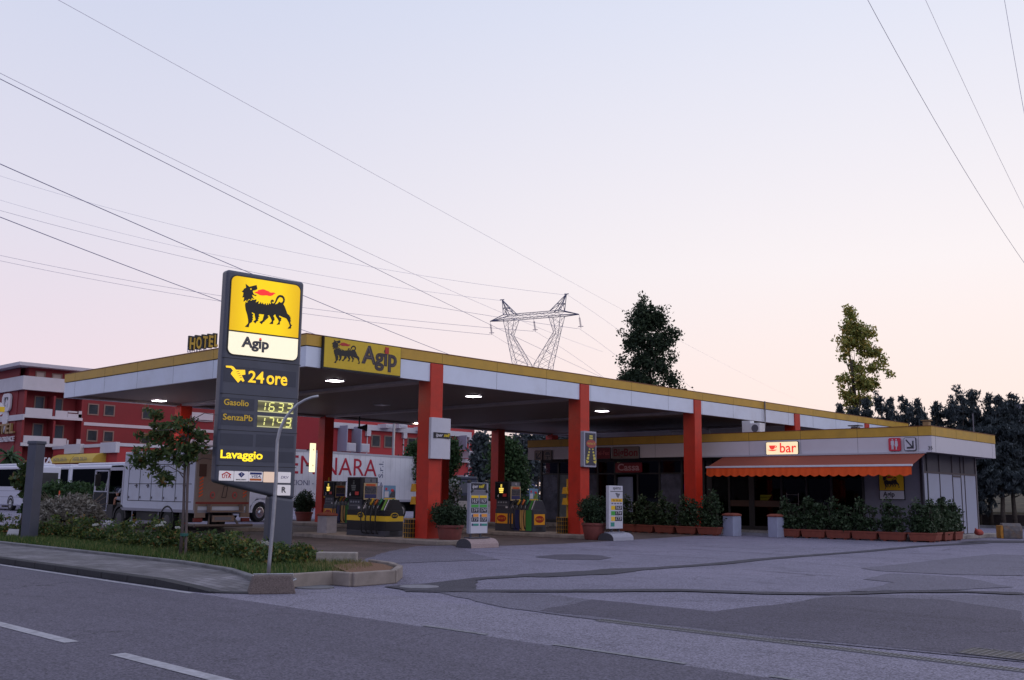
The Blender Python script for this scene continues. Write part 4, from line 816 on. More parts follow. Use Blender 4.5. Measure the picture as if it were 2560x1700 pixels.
def basez(o,x0,x1,R,H,m1,m2):
    n=10;b=MB();pr=[(R*math.cos(PI*k/n)-.07,max(0,math.sin(PI*k/n))**.7*H) for k in range(n+1)]   # (z_local(out), y_up)
    def pm(xa,xb,m):
        k=len(pr);v=[(xa,u,o_) for o_,u in pr]+[(xb,u,o_) for o_,u in pr];b.add(v,[tuple(range(k)),tuple(range(2*k-1,k-1,-1))]+[(k+i,k+(i+1)%k,(i+1)%k,i) for i in range(k)],m)
    pm(x0+.015,x1-.015,0);pm(x0,x0+.015,1);pm(x1-.015,x1,1);q=b.build('concrete_base',[m1,m2],o,bevel=.015)
basez(bd,-.18,w_+.28,.33,.28,CONCP,CONCD)
f=Frame((0,G(1555,1352).y+.3,0),0)
Z6=lambda f_,x,y:f_.px(1140+x/4.126,1020+y/4.126)
a=Z6(f,1583,800);c=Z6(f,1718,1243);w_=c[0]-a[0];h_=a[1]-c[1];z0=c[1]
U=lambda x,y:((Z6(f,x,y)[0]-a[0]),Z6(f,x,y)[1])
bd=thing('price_board','aperto fai da te price board with a single price column on a concrete base','price board',M=f.M@Matrix.Translation((a[0],0,0)),group='price boards at the canopy edge')
b=MB();b.box(-.03,w_+.02,z0,z0+h_,-.14,0);b.build('board_case',BFC,bd,bevel=.01)
b=MB();ub(1592,858,1718,864,.0);b.build('board_joint',DARK,bd)
p=U(1660,825);text('aperto',.17,CBK,bd,(p[0],p[1],.004),fit=U(1702,825)[0]-U(1620,825)[0],ex=.002)
b=MB();ub(1600,935,1716,968,.002);lb=b.build('yellow_strip',mat('strip_yellow',rgb(235,180,50),.4),bd);p=U(1658,951);text('fai da te',.12,CBK,lb,(p[0],p[1],.006),fit=U(1700,950)[0]-U(1618,950)[0],ex=.002)
pts=[(1640,878),(1660,875),(1668,882),(1690,882),(1688,900),(1682,905),(1672,930),(1660,915),(1652,895),(1645,884)];shape([[U(*q) for q in pts]],BGY,bd,(0,0,.003),'nozzle_icon')
for k in range(4): b=MB();ub(1603+k*29,978,1622+k*29,992,.002);b.build('card_logo',mat('card_logo_grey',rgb(110,105,130),.5),bd)
for yy,s,m in (((1008,1050),'163',YLB),((1064,1107),'174',GRN),((1120,1165),'173',mat('label_amber',rgb(235,190,70),.45))):
    b=MB();ub(1600,yy[0],1640,yy[1],.002);b.build('price_label',m,bd)
    b=MB();ub(1642,yy[0],1712,yy[1],.002);pl=b.build('price_plate',NUM,bd);p=U(1672,sum(yy)/2);ht=U(1650,yy[0])[1]-U(1650,yy[1])[1]
    text(s,ht*1.05,CWH,pl,(p[0],p[1],.007),'price_digits',fit=U(1696,1000)[0]-U(1648,1000)[0],ex=.002);p=U(1705,yy[0]+14);text('3',ht*.5,CWH,pl,(p[0],p[1],.007),'price_digits',ex=.002)
b=MB();ub(1595,1180,1634,1222,.002);b.build('teal_label',TEA,bd)
b=MB()
for xx in (w_*.25,w_*.8): b.box(xx-.03,xx+.03,.29,z0,-.1,-.04)
b.build('board_leg',mat('leg_steel',(0,0,0,1)),bd)
b=MB();b.box(-.05,w_+.05,.28,.31,-.2,.06);b.build('foot_rail',mat('leg_pale',rgb(150,150,165),.5),bd)
basez(bd,-.15,w_+.32,.36,.28,mat('pale_gravel_concrete',rgb(168,166,180),.9,noise=.4,nscale=60,bump=.5,bscale=80),CONCD)
# ================================================================ PLANTERS
def planter_proto():
    o=thing('planter_box','','planter',(0,0,0));l,wd,h=.52,.21,.36
    b=MB();v=[]
    for s,z in ((.86,.05),(.97,h*.82),(1.04,h*.82),(1.05,h),(.98,h),(.96,h-.04)): v+=[(-wd*s,-l*s,z),(wd*s,-l*s,z),(wd*s,l*s,z),(-wd*s,l*s,z)]
    F=[(3,2,1,0)]
    for k in range(5): F+=[(4*k+i,4*k+(i+1)%4,4*k+4+(i+1)%4,4*k+4+i) for i in range(4)]
    F.append((20,21,22,23));b.add(v,F)
    for sy in (-1,1): b.box(-wd*.75,wd*.75,sy*l*.55-.06,sy*l*.55+.06,0,.05)
    b.build('trough',TERR,o,bevel=.006);return o
pp0=planter_proto();first=True
lead='terracotta trough planter with leafy laurel, '
spots=[]
for (a_,c_),d in zip([(1560,1590),(1590,1640),(1640,1690),(1694,1746),(1751,1798)],['farthest left, behind the aperto board','second of the left row','third of the left row, in the middle','fourth of the left row','fifth of the left row, beside the bollard']):
    spots.append((20.25,(PX(a_,1330,20.25).y+PX(c_,1330,20.25).y)/2,0,d,1.25,1.0))
for i,((a_,c_),d) in enumerate(zip([(1946,2004),(2007,2067),(2069,2130),(2133,2196),(2201,2266)],['first of the right row, beside the bollard','second of the right row','third of the right row','fourth of the right row','fifth of the right row, below the wall logo'])):
    X=21.6+.14*i;spots.append((X,(PX(a_,1350,X).y+PX(c_,1350,X).y)/2,0.06,d,1.15 if i<3 else (1.2 if i==3 else 1.15),1.0 if i<3 else .55))
spots.append((22.5,-9.35,0.35,'at the terrace corner',1.25,.85))
for k,(a_,c_,d) in enumerate(((2322,2349,'first round the corner on the side row'),(2350,2377,'second on the side row'),(2378,2401,'last on the side row, nearest the storage doors'))):
    spots.append(((PY(a_,1345,-9.5).x+PY(c_,1345,-9.5).x)/2,-9.45,PI/2+.05,d,1.2,1.0))
for i,(x,y,rz,d,hh,den) in enumerate(spots):
    hh*=random.Random(50+i).uniform(.80,1.16)
    o=pp0 if i==0 else dup(pp0);o.location=(x,y,0);o.rotation_euler=(0,0,rz);o['label']=lead+d;o['group']='terracotta planters round the shop terrace'
    sd_=random.Random(i)
    foliage('laurel',[(0,-.28,.36+hh*.42,.26,.30,hh*.5),(0,.24,.36+hh*.40,.27,.32,hh*.48*sd_.uniform(.8,1.15)),(0,sd_.uniform(-.3,.3),.36+hh*.8,.15,.2,hh*.25),(0,0,.60,.22,.5,.22)],int((650+650*sd_.random())*den),.085,LLAU,o,100+i,clump=.085,per=14,shell=1.7)
    b=MB()
    for k in range(6):
        yy=-.4+.16*k;b.tube([(0,yy,.3),(sd_.uniform(-.1,.1),yy+sd_.uniform(-.1,.1),.7),(sd_.uniform(-.15,.15),yy+sd_.uniform(-.15,.15),.36+hh*.8)],.009,4)
    b.build('stems',BARK,o)
# ================================================================ SHOP
XF,YS=23.5,-9.5;zt,zy,zb=4.56,4.19,3.52;XW=24.3;YW=-8.7;YL=12.15;XR=31.0;SLZ=.17
shop=thing('station_shop','low glazed station shop and bar with yellow and white fascia','shop',(XF,YS,0));
def sb(name,boxes,m,bevel=0,par=None):
    b=MB()
    for q in boxes: b.box(q[0]-XF,q[1]-XF,q[2]-YS,q[3]-YS,q[4],q[5],q[6] if len(q)>6 else 0)
    return b.build(name,m,par or shop,bevel=bevel)
t=.1;YE=12.4
SWH=mat('shop_white',rgb(214,208,216),.4,noise=.05,nscale=1,stain=((.4,.37,.38,1),1,.2))
sb('white_fascia',[(XF,XF+t,YS,YE,zb,zy-.02),(XF+t,XR,YS,YS+t,zb,zy-.02),(XF+t,XR,YE-t,YE,zb,zy-.02),(XR-t,XR,YS+t,YE-t,zb,zy-.02)],SWH)
sb('yellow_fascia',[(XF-.015,XF+t,YS-.015,YE+.015,zy,zt),(XF+t,XR+.015,YS-.015,YS+t,zy,zt),(XF+t,XR+.015,YE-t,YE+.015,zy,zt),(XR-t,XR+.015,YS+t,YE-t,zy,zt)],YEL)
sb('roof_edge',[(XF-.03,XR+.03,YS-.03,YE+.03,zt,zt+.025)],mat('roof_flashing',(0,0,0,1)))
jy=[PX(q,1080,XF).y for q in (2143,2001,2295,1872)];jy+=[jy[3]+2.6*k for k in (1,2,3,4)]
sb('fascia_joint',[(XF+.02,XR-.02,YS+.02,YE-.02,zy-.02,zy)]+[(XF-.004,XF+.02,y-.004,y+.004,zb+.01,zy-.021) for y in jy]+[(XF-.018,XF-.0151,y-.006,y+.006,zy,zt) for y in jy]+[(x-.005,x+.005,YS-.018,YS-.0151,zy,zt) for x in (23.9,26.2,28.6)]+[(x-.005,x+.005,YS-.004,YS,zb+.01,zy-.021) for x in (23.9,30.6)],DARK)
sb('roof_soffit',[(XF+t,XR-t,YS+t,YE-t,zb+.02,zb+.08)],mat('shop_soffit',(.12,.11,.12,1),.7))
# floor slab
b=MB();b.box(23.0,31.6,-9.25,12.4,0,SLZ);struct(b.build('shop_step',CONC,bevel=.02))
b=MB();b.box(22.2,23.0,-4.0,-1.0,0,.09);struct(b.build('door_step',mat('pale_stone',rgb(150,148,160),.8,noise=.2)))
# walls: back, left end, partition, side (panels)
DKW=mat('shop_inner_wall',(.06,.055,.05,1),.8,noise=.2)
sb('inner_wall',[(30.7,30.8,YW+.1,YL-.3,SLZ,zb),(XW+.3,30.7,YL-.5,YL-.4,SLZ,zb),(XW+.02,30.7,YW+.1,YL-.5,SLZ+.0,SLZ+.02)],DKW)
REFLP=mat('painted_reflection_pane',rgb(92,94,112),.25,noise=.6,nscale=.9,stain=((.03,.035,.045,1),1.4,.8));REFLPG=mat('painted_reflection_pane_green',rgb(120,128,128),.25,noise=.35,nscale=.8)  # opaque panes with the window reflections painted into their colour
MU=[12.1]+[PX(q,1250,XW).y for q in (1396,1440,1495,1538,1595,1650,1706,1757,1775,1824,1880,1955,2018,2080,2160)]
fr=[]
for k,y in enumerate(MU):
    ww=.05 if k not in (8,9,11) else .14
    fr.append((XW-.04,XW+.08,y-ww,y+ww,SLZ,zb+.018))
fr+= [(XW-.03,XW+.07,MU[-1],MU[0],2.72,2.80),(XW-.03,XW+.07,MU[-1],MU[0],3.36,zb+.019),(XW-.03,XW+.07,MU[-1],MU[0],SLZ,SLZ+.18)]
sb('window_frame',fr,WINF)
for k,(ya,yb) in enumerate(zip(MU[:-1],MU[1:])):
    for z0_,z1_ in ((SLZ+.18,2.72),(2.80,3.36)):
        if k in (4,) and z0_<1: continue
        b=MB();b.box(XW+.01-XF,XW+.02-XF,yb+.05-YS,ya-.05-YS,z0_,z1_);fz=k in (0,1,2,6) and z0_<1;b.build('glass_pane',(REFLP if k!=1 else REFLPG) if fz else GLS,shop)
sb('door_rail',[(XW-.02,XW+.05,MU[-4],MU[10],1.22,1.50)],mat('brown_rail',rgb(74,50,38),.5))
PW=mat('side_panel',rgb(168,170,190),.45,noise=.06,nscale=2,stain=((.3,.29,.33,1),1,.3));PWD=mat('side_panel_dark',rgb(128,126,142),.5,noise=.06)
sb('wall_panel',[(XW,XW+.06,YW,MU[-1]-.05,SLZ,zb+.019)],PWD)
sb('corner_post',[(XW-.04,XW+.12,YW-.06,YW+.04,SLZ,zb+.019),(XW+.55,XW+.63,YW-.05,YW,SLZ,zb+.019)],mat('post_dark',rgb(58,54,60),.5))
sb('drain_pipe',[(XW-.14,XW-.05,YW-.16,YW-.07,SLZ,zb-.12)],mat('pipe_grey',rgb(82,80,92),.5),bevel=.03)
xs=[PY(q,1200,YW).x for q in (2303,2348,2380,2401,2410,2438)]
sb('storage_panel',[(xs[i]+.05,xs[i+1]-.03,YW-.02,YW+.02,SLZ+.02,2.72) for i in range(5)],PW)
sb('side_frame',[(x-.022,x+.018,YW-.045,YW+.03,SLZ,zb+.019) for x in xs[1:]]+[(xs[0],xs[-1],YW-.04,YW+.03,2.72,2.80),(xs[2]+.03,xs[3]-.03,YW-.05,YW-.02,2.62,2.70)],mat('side_frame',rgb(88,78,80),.6))
sb('transom_panel',[(xs[0]+.05,xs[-1],YW-.01,YW+.02,2.80,zb+.019)],mat('transom_grey',rgb(72,68,76),.4))
sb('end_wall',[(XR-.3,XR-.2,YW,YE-.5,SLZ,zb)],mat('end_wall',rgb(110,104,110),.7))
# roof bits
sb('vent_cowl',[(26.2,26.5,-5.2,-4.9,zt,zt+.28),(26.1,26.6,-5.3,-4.8,zt+.32,zt+.36)],mat('vent_dark',rgb(60,58,66),.5))
p=PX(2314,1058,25);sb('roof_cap',[(25,25.25,p.y-.12,p.y+.12,zt,zt+.3),(24.95,25.3,p.y-.18,p.y+.18,zt+.34,zt+.37)],mat('cap_tan',rgb(150,120,80),.5))
b=MB();p=PY(2434,1070,-9.0);b.tube([(p.x-XF,.5,zt),(p.x-XF,.5,zt+.95)],.025,6);b.build('roof_aerial',mat('aerial',rgb(110,108,118),.5),shop)
# AC unit and pipes on the roof
ac=thing('air_conditioner','white air conditioner unit on the shop roof under the canopy','air conditioner',(24.6,-.15,zt+.025))
b=MB();b.box(0,.5,-1.05,-.55,0,.5);b.box(.02,.4,-.55,-.1,0.05,.62);b.build('casing',WHP,ac,bevel=.02)
b=MB();b.tube([(-.005,-.8,.25),(.01,-.8,.25)],.18,20);b.build('fan_grille',mat('grille',rgb(95,95,108),.5),ac)
b=MB()
for k in range(3): b.tube([(24.7,2.3+.1*k,zt),(24.7,2.2+.1*k,zt+.35),(24.7,1.9+.08*k,zt+.42),(24.7,1.6,zt+.3),(24.7,1.5,zt)],.02,6)
b.tube([(24.7,3.8,zt),(24.7,3.8,zt+.3),(24.7,3.0,zt+.25),(24.7,3.0,zt)],.025,6)
tag(b.build('roof_pipes',mat('pipe_lag',rgb(165,165,175),.5)),'looped grey pipes on the shop roof under the canopy','pipes')
# signs on shop
FS=Frame((XF-.02,0,0),-90)
def ssign(name,label,TL,BR,m,deep=.06,depth=0,lit=False,edge=True):
    f=FS if not depth else Frame((XF+depth,0,0),-90);a=f.px(*TL);c=f.px(*BR);yc0=f.px((TL[0]+BR[0])/2,TL[1])[1];w_=c[0]-a[0];h_=a[1]-c[1]
    o=thing(name,label,'sign',M=f.M@Matrix.Translation((a[0],c[1],0)))
    b=MB();b.prism(rrect(0,w_,0,h_,min(.07,h_*.12),4),0,deep);b.build('sign_box',mat('sign_edge',rgb(60,60,70),.5) if edge else m,o)
    b=MB();b.prism(rrect(.02,w_-.02,.02,h_-.02,min(.06,h_*.11),4),deep,deep+.006);b.build('sign_face',m,o);return o,w_,h_,deep+.01
barg=glow('bar_sign_lit',(1,.80,.48,1),.75)
o,w_,h_,z=ssign('bar_sign','lit cream bar sign with a red coffee cup above the awning',(1916,1105),(1998,1136.5),barg)
REDL=glow('bar_red_lit',(.9,.05,.04,1),.7)
text('bar',h_*1.05,REDL,o,(w_*.69,h_*.52,z),bold=.012,fit=w_*.5,ex=.003,fy=(h_*.16,h_*.90))
shape([[(w_*.10,h_*.72),(w_*.30,h_*.72),(w_*.27,h_*.48),(w_*.22,h_*.42),(w_*.17,h_*.42),(w_*.13,h_*.50)],[(w_*.30,h_*.70),(w_*.35,h_*.68),(w_*.34,h_*.56),(w_*.285,h_*.53),(w_*.285,h_*.58),(w_*.32,h_*.60),(w_*.32,h_*.65),(w_*.30,h_*.65)],[(w_*.05,h_*.40),(w_*.35,h_*.40),(w_*.30,h_*.33),(w_*.22,h_*.30),(w_*.13,h_*.33)]],REDL,o,(0,0,z),'coffee_cup')
WCR=mat('wc_red',rgb(205,55,75),.4);SGW=mat('sign_white',rgb(205,203,215),.4)
o,w_,h_,z=ssign('toilet_sign','red toilet sign with white man and woman figures on the shop fascia',(2222,1095.5),(2253.5,1127.5),WCR,edge=False)
def fig(cx,skirt):
    shape([ell(cx,h_*.86,w_*.055,h_*.06,12)],SGW,o,(0,0,z),'figure_head')
    if not skirt: P=[(cx-.13,.78),(cx+.13,.78),(cx+.13,.45),(cx+.085,.45),(cx+.085,.12),(cx+.015,.12),(cx,.42),(cx-.015,.12),(cx-.085,.12),(cx-.085,.45),(cx-.13,.45)]
    else: P=[(cx-.09,.78),(cx+.09,.78),(cx+.13,.45),(cx+.12,.35),(cx+.05,.35),(cx+.05,.12),(cx-.05,.12),(cx-.05,.35),(cx-.12,.35),(cx-.13,.45)]
    shape([[(cx*1+(x-cx)*w_ if False else x*w_ if cx<1 else x,y*h_) for x,y in P]],SGW,o,(0,0,z),'figure')
def fig2(c,skirt):
    shape([ell(c*w_,h_*.86,w_*.055,h_*.06,12)],SGW,o,(0,0,z),'figure_head')
    d=[(-.13,.78),(.13,.78),(.13,.45),(.085,.45),(.085,.12),(.015,.12),(0,.42),(-.015,.12),(-.085,.12),(-.085,.45),(-.13,.45)] if not skirt else [(-.09,.78),(.09,.78),(.13,.45),(.12,.35),(.05,.35),(.05,.12),(-.05,.12),(-.05,.35),(-.12,.35),(-.13,.45)]
    shape([[((c+x)*w_,y*h_) for x,y in d]],SGW,o,(0,0,z),'figure')
fig2(.34,False);fig2(.66,True)
def arrow(o,w_,h_,z,m,flip):
    q=lambda x,y:((1-x if flip else x)*w_,y*h_)
    shape([[q(.14,.80),(q(.22,.86)),q(.70,.34),q(.70,.74),q(.82,.74),q(.82,.16),q(.24,.16),q(.24,.28),q(.62,.28)]],m,o,(0,0,z),'arrow')
o,w_,h_,z=ssign('arrow_sign','white sign with black arrow pointing down right beside the toilet sign',(2260.5,1094),(2292,1126.5),SGW);arrow(o,w_,h_,z,CBK,False)
BEI=mat('sign_beige',rgb(128,114,108),.45)
o,w_,h_,z=ssign('arrow_sign','beige sign with arrow pointing down left at the far end of the shop',(1338,1126.5),(1358,1151),BEI);arrow(o,w_,h_,z,CBK,True)
o,w_,h_,z=ssign('service_sign','beige sign with a car on a lift at the far end of the shop',(1361,1125.5),(1381,1150.5),BEI)
b=MB();b.box(w_*.2,w_*.8,h_*.52,h_*.68,z-.004,z);b.box(w_*.3,w_*.7,h_*.68,h_*.82,z-.004,z);b.box(w_*.15,w_*.85,h_*.36,h_*.42,z-.004,z);b.box(w_*.45,w_*.55,h_*.1,h_*.36,z-.004,z);b.box(w_*.3,w_*.7,h_*.08,h_*.13,z-.004,z);b.build('car_lift_symbol',CBK,o)
RDK=mat('sign_dark_red',rgb(122,30,36),.45)
o,w_,h_,z=ssign('phone_fax_sign','dark red Tel Fax sign half hidden by the second column lightbox',(1488,1119),(1528,1147.5),RDK);text('Tel-Fax',h_*.5,mat('faded_pink',rgb(180,90,95),.5),o,(w_*.5,h_*.5,z),fit=w_*.85,bold=.02)
o,w_,h_,z=ssign('brand_sign','cream BigBon sign with red letters on the shop fascia',(1532,1117.5),(1600,1147),BEI);text('BigBon',h_*.85,RDK,o,(w_*.5,h_*.5,z),fit=w_*.88,bold=.02)
o,w_,h_,z=ssign('till_sign','dark red Cassa sign above the shop door',(1540,1157),(1606,1181),mat('cassa_red',rgb(132,30,36),.45),depth=.55,edge=False);text('Cassa',h_*.95,mat('cassa_white',rgb(195,150,156),.5),o,(w_*.5,h_*.5,z),fit=w_*.82,bold=.02)
# logo sign on the wall
f=Frame((XW-.01,0,0),-90);a=f.px(2199,1184);c=f.px(2262,1248);w_=c[0]-a[0];h_=a[1]-c[1]
o=thing('wall_logo_sign','yellow and white dog logo sign on the wall under the awning','sign',M=f.M@Matrix.Translation((a[0],c[1],0)))
b=MB();b.box(-.03,w_+.03,-.03,h_+.03,0,.05);b.build('sign_case',BLK,o)
b=MB();b.box(0,w_,h_*.34,h_,.05,.056);b.build('yellow_face',mat('wall_sign_yellow',rgb(226,178,20),.4),o);b=MB();b.box(0,w_,0,h_*.32,.05,.056);b.build('white_face',SGW,o)
dog(o,w_*.14,h_*.39,w_*.70,h_*.55,.06,LBLK,LRED);text('Agip',h_*.28,CBK,o,(w_*.38,h_*.18,.06),fit=w_*.48,bold=.02)
# house mark at the fascia corner
f=Frame((XF-.016,0,0),-90);p=f.px(2326,1120);q=text('35',.2,CBK,shop,(0,0,0),'number_lettering');q.matrix_local=shop.matrix_basis.inverted()@f.M@Matrix.Translation((p[0],p[1],.003))
# awning
aw=thing('awning','long orange awning with scalloped valance over the bar front','awning',(XF,0,0))
yl,yr=.05,-9.25;AWM=mat('awning_top',rgb(140,66,46),.8,noise=.08,nscale=4);AWV=mat('awning_valance',rgb(238,88,26),.8,noise=.1,nscale=3)
ztop,zbar,xb=3.49,2.96,-1.5
b=MB();v=[(-.02,yl,ztop),(-.02,yr,ztop),(xb,yr,zbar),(xb,yl,zbar)];v+=[(x,y,z-.02) for x,y,z in v];b.add(v,[(0,3,2,1),(4,5,6,7),(0,1,5,4),(2,3,7,6),(1,2,6,5),(3,0,4,7)]);b.build('canvas',AWM,aw)
b=MB();b.box(xb-.05,xb+.04,yr-.03,yl+.03,zbar-.04,zbar+.04);b.build('front_bar',WHP,aw,bevel=.01)
b=MB();n=220;P=[]
for k in range(n+1):
    y=yl+(yr-yl)*k/n;zz=2.61-.08*abs(math.sin(PI*(yl-y)/.42)) ;P.append((y,zz,xb-.045+.018*math.sin(k*.9)+.012*math.sin(k*.37)))
v=[(x,y,z) for y,z,x in P]+[(xb-.02,y,zbar-.03) for y,z,x in P];v2=[(x+.006,y,z) for x,y,z in v];m_=n+1
b.add(v+v2,[(k,k+1,m_+k+1,m_+k) for k in range(n)]+[(2*m_+k,3*m_+k,3*m_+k+1,2*m_+k+1) for k in range(n)]);b.build('valance',AWV,aw,smooth=True)
b=MB()
for y in (-.9,-4.6,-8.4): b.tube([(-.02,y,3.3),(-.8,y-.25,3.08),(xb,y,zbar-.02)],.025,6)
b.build('folding_arm',WHP,aw)
b=MB();b.box(-.14,-.02,yr-.02,1.6,ztop-.02,ztop+.05);b.build('cassette',mat('cassette',rgb(190,188,200),.4),aw)
# interior
def fridge(x,y,w_,label):
    o=thing('drinks_fridge',label,'fridge',(x,y,SLZ+.02),0,'drinks fridges inside the shop')
    b=MB();b.box(0,.6,0,w_,0,1.75);b.build('cabinet',mat('fridge_dark',(.03,.035,.06,1),.4),o)
    b=MB();b.box(-.02,0,0,w_,1.78,2.05);h=b.build('lit_header',glow('fridge_blue',(.01,.09,.75,1),.9),o)
    M_=Matrix.Translation((-.025,w_/2,1.91))@Matrix(((0,0,-1,0),(-1,0,0,0),(0,1,0,0),(0,0,0,1)))
    q=shape([[(.13*math.cos(PI*k/10),-.11+.22*math.sin(PI*k/10)) for k in range(11)]],glow('fridge_cream',(.8,.8,.45,1),1.0),o,(0,0,0),'half_sun_emblem');q.matrix_local=M_
    return o
p=PX(1687,1214,25.3);fridge(25.3,p.y-.45,.9,'dark fridge with lit blue header seen through the shop glass, left one')
p=PX(1717,1214,25.3);o=fridge(25.3,p.y-.21,.42,'narrow fridge with lit blue header beside the third column')
b=MB();b.box(-.01,0,.05,.28,1.0,1.5);b.box(-.01,0,.12,.22,.85,1.0);b.build('lit_door',glow('fridge_white',(.75,.85,1,1),1.0),o)
for (ya,label) in ((10.2,'dark shop shelf rack at the far left of the glazed front'),(8.6,'dark shop shelf rack left of the till door')):
    o=thing('shelf_rack',label,'shelf',(26.5,ya,SLZ+.02));b=MB()
    for k in range(4): b.box(0,.5,-.6,.6,.1+.45*k,.14+.45*k)
    b.box(0,.04,-.62,-.58,0,1.7);b.box(0,.04,.58,.62,0,1.7);b.build('shelves',mat('shelf_metal',(.2,.2,.22,1),.5),o)
    rr_=random.Random(int(ya));b=MB()
    for k in range(4):
        for j in range(9):
            if rr_.random()<.8: y=-.55+.13*j;b.box(.05,.35,y,y+.1,.142+.45*k,.142+.45*k+rr_.uniform(.12,.3),rr_.randrange(3))
    b.build('goods',[mat('goods_red',rgb(120,50,45),.5),mat('goods_white',rgb(130,130,140),.5),mat('goods_green',rgb(60,90,70),.5)],o);o.children[1]['kind']='stuff'
o=thing('bar_counter','dark bar counter behind the awning glass','counter',(27.5,-5,SLZ+.02));b=MB();b.box(0,.7,-3,2.6,0,1.1);b.build('counter_body',mat('counter_wood',(.09,.05,.03,1),.4),o);b=MB();b.box(-.05,.75,-3.05,2.65,1.1,1.15);b.build('counter_top',mat('counter_top',(.2,.19,.19,1),.3),o)
# lit neon strips inside the bar
p=PX(1905,1238,26.0);b=MB()
for k in range(4): b.box(26,26.02,p.y-.5+.06*k,p.y+.1,p.z-.07*k-.02,p.z-.07*k+.012)
tag(b.build('bar_menu_sign',glow('menu_yellow',(.6,.45,.05,1),.4)),'dim yellow lines of a lit menu sign inside the bar','sign')
p=PX(1361,1212,25.5);b=MB();b.lathe([(.0,-.05),(.07,-.03),(.07,.03),(0,.05)],10);o=b.build('amber_lamp',glow('amber',(1,.35,.02,1),3),smooth=True);o.location=(25.5,p.y,p.z);tag(o,'small amber lamp glowing behind the leftmost shop window','lamp')
p=PX(1420,1236,28.5);b=MB();b.box(28.5,28.55,p.y-.9,p.y+.9,SLZ+.9,2.7);tag(b.build('lit_wall_panel',glow('inner_glow',(.42,.55,.45,1),.12)),'pale greenish lit panel deep inside the shop window','panel')
p=PX(1562,1225,24.5);b=MB();b.box(24.5,24.53,p.y-.5,p.y+.45,SLZ+.3,2.6);tag(b.build('door_curtain',mat('curtain',rgb(150,160,190),.6)),'pale blue curtain inside the till door','curtain')
# ladder like shelf by the door
o=thing('display_ladder','thin wire display stand right of the bar door','stand',(22.6,-3.55,.1));b=MB()
for y in (0,-.55): b.tube([(0,y,0),(0,y,1.75)],.012,6)
for k in range(5): b.tube([(0,0,.15+.38*k),(0,-.55,.15+.38*k)],.008,6)
b.build('wire_frame',mat('ladder_brown',rgb(95,80,78),.5),o)
# red bag, rock
b=MB();P=G(2434,1338,SLZ)
r_=foliage
bm=[(-.28,0,.10,.13),(-.1,.02,.12,.16),(.1,0,.10,.15),(.22,-.02,.08,.11)]
o=thing('red_cloth_bag','crumpled red cloth bag on the step by the storage doors','bag',(P.x+.1,P.y-.2,SLZ));b=MB()
b.tube([(-.42,0,.30),(-.34,0,.22),(-.25,0,.13),(-.08,.02,.13),(.1,0,.12),(.25,0,.09),(.34,0,.05)],[.02,.06,.12,.135,.13,.10,.03],12);b.build('cloth',mat('red_cloth',rgb(170,72,62),.9,noise=.25,nscale=12,bump=.8,bscale=14),o,smooth=True)
P=G(2522,1346);o=thing('concrete_block','rounded weathered concrete block with yellow painted end near the right edge','concrete block',(P.x,P.y,0),math.radians(-55))
b=MB();b.prismx([(-.3,0),(.3,0),(.33,.35),(.28,.55),(.12,.66),(-.08,.66),(-.25,.55),(-.33,.35)],-.3,.5);b.build('block',mat('rock_concrete',rgb(112,106,106),.95,noise=.4,nscale=6,bump=.8,bscale=20,stain=(rgb(170,120,60),4,.35)),o,bevel=.04)
b=MB();b.box(-.42,-.3,-.3,.3,0,.56);b.build('painted_end',mat('rock_yellow',rgb(190,130,50),.8,noise=.3),o,bevel=.02)
# ================================================================ HOTEL
HR=mat('hotel_red',rgb(136,42,48),.7,noise=.10,nscale=.5,stain=((.18,.02,.02,1),.4,.3));HRB=mat('hotel_bright_red',rgb(178,54,58),.7,noise=.08,nscale=.5)
HW=mat('hotel_white',rgb(205,200,208),.6,noise=.08,nscale=.8);HTR=mat('window_trim',rgb(140,112,104),.6);HGL=mat('hotel_glass',(.045,.055,.065,1),.12,noise=.5,nscale=.7);HSH=mat('shutter',rgb(185,165,160),.6)
def facade(Y):
    def R(x0,y0,x1,y1):
        a=PY(x0,(y0+y1)/2,Y);c=PY(x1,(y0+y1)/2,Y);u=PY((x0+x1)/2,y0,Y).z;v=PY((x0+x1)/2,y1,Y).z;return a.x,c.x,v,u
    return R
YA=86.0;RA=facade(YA);xc=PY(62,978,YA).x;zroof=PY(44,905,YA).z
hot=thing('hotel_building','dark red hotel with white balconies at far left behind the buses','building',(0,0,0))
xe=PY(792,1090,YA).x
xrec=PY(205,1040,YA).x
zb1=RA(65,944,160,978);ztop=zb1[3];zbt=zb1[2]
b=MB();b.box(xrec,xe,YA,YA+14,0,zbt+.2);b.box(xc,xrec,YA+1.6,YA+14,0,zbt+.2);b.box(xc+.5,xe,YA+.6,YA+14,zbt+.2,zroof-.35);b.box(xc,xc+.25,YA,YA+1.6,0,zbt);b.build('wall',HR,hot)
b=MB();b.box(xc-1.0,xe,YA-.6,YA+15,zroof-.35,zroof+.02);b.build('roof',HW,hot)
b=MB();b.box(xc-.1,xrec+3,YA-.25,YA+.55,zbt,ztop);b.box(xc-.35,xc-.1,YA-.25,YA+40,zbt,ztop);b.build('top_parapet',HW,hot)
b=MB();b.box(xc-.08,xc,YA+1.6,YA+40,0,zroof-.4);b.build('side_wall',HR,hot)
for q in ((132,990,137,1050),(131,1052,136,1110),(203,990,209,1050),(201,1055,207,1112)):
    r_=RA(*q);b=MB();b.box(r_[0],r_[1],YA-.1,YA+1.6,r_[2],r_[3]);b.build('pier',HR,hot)
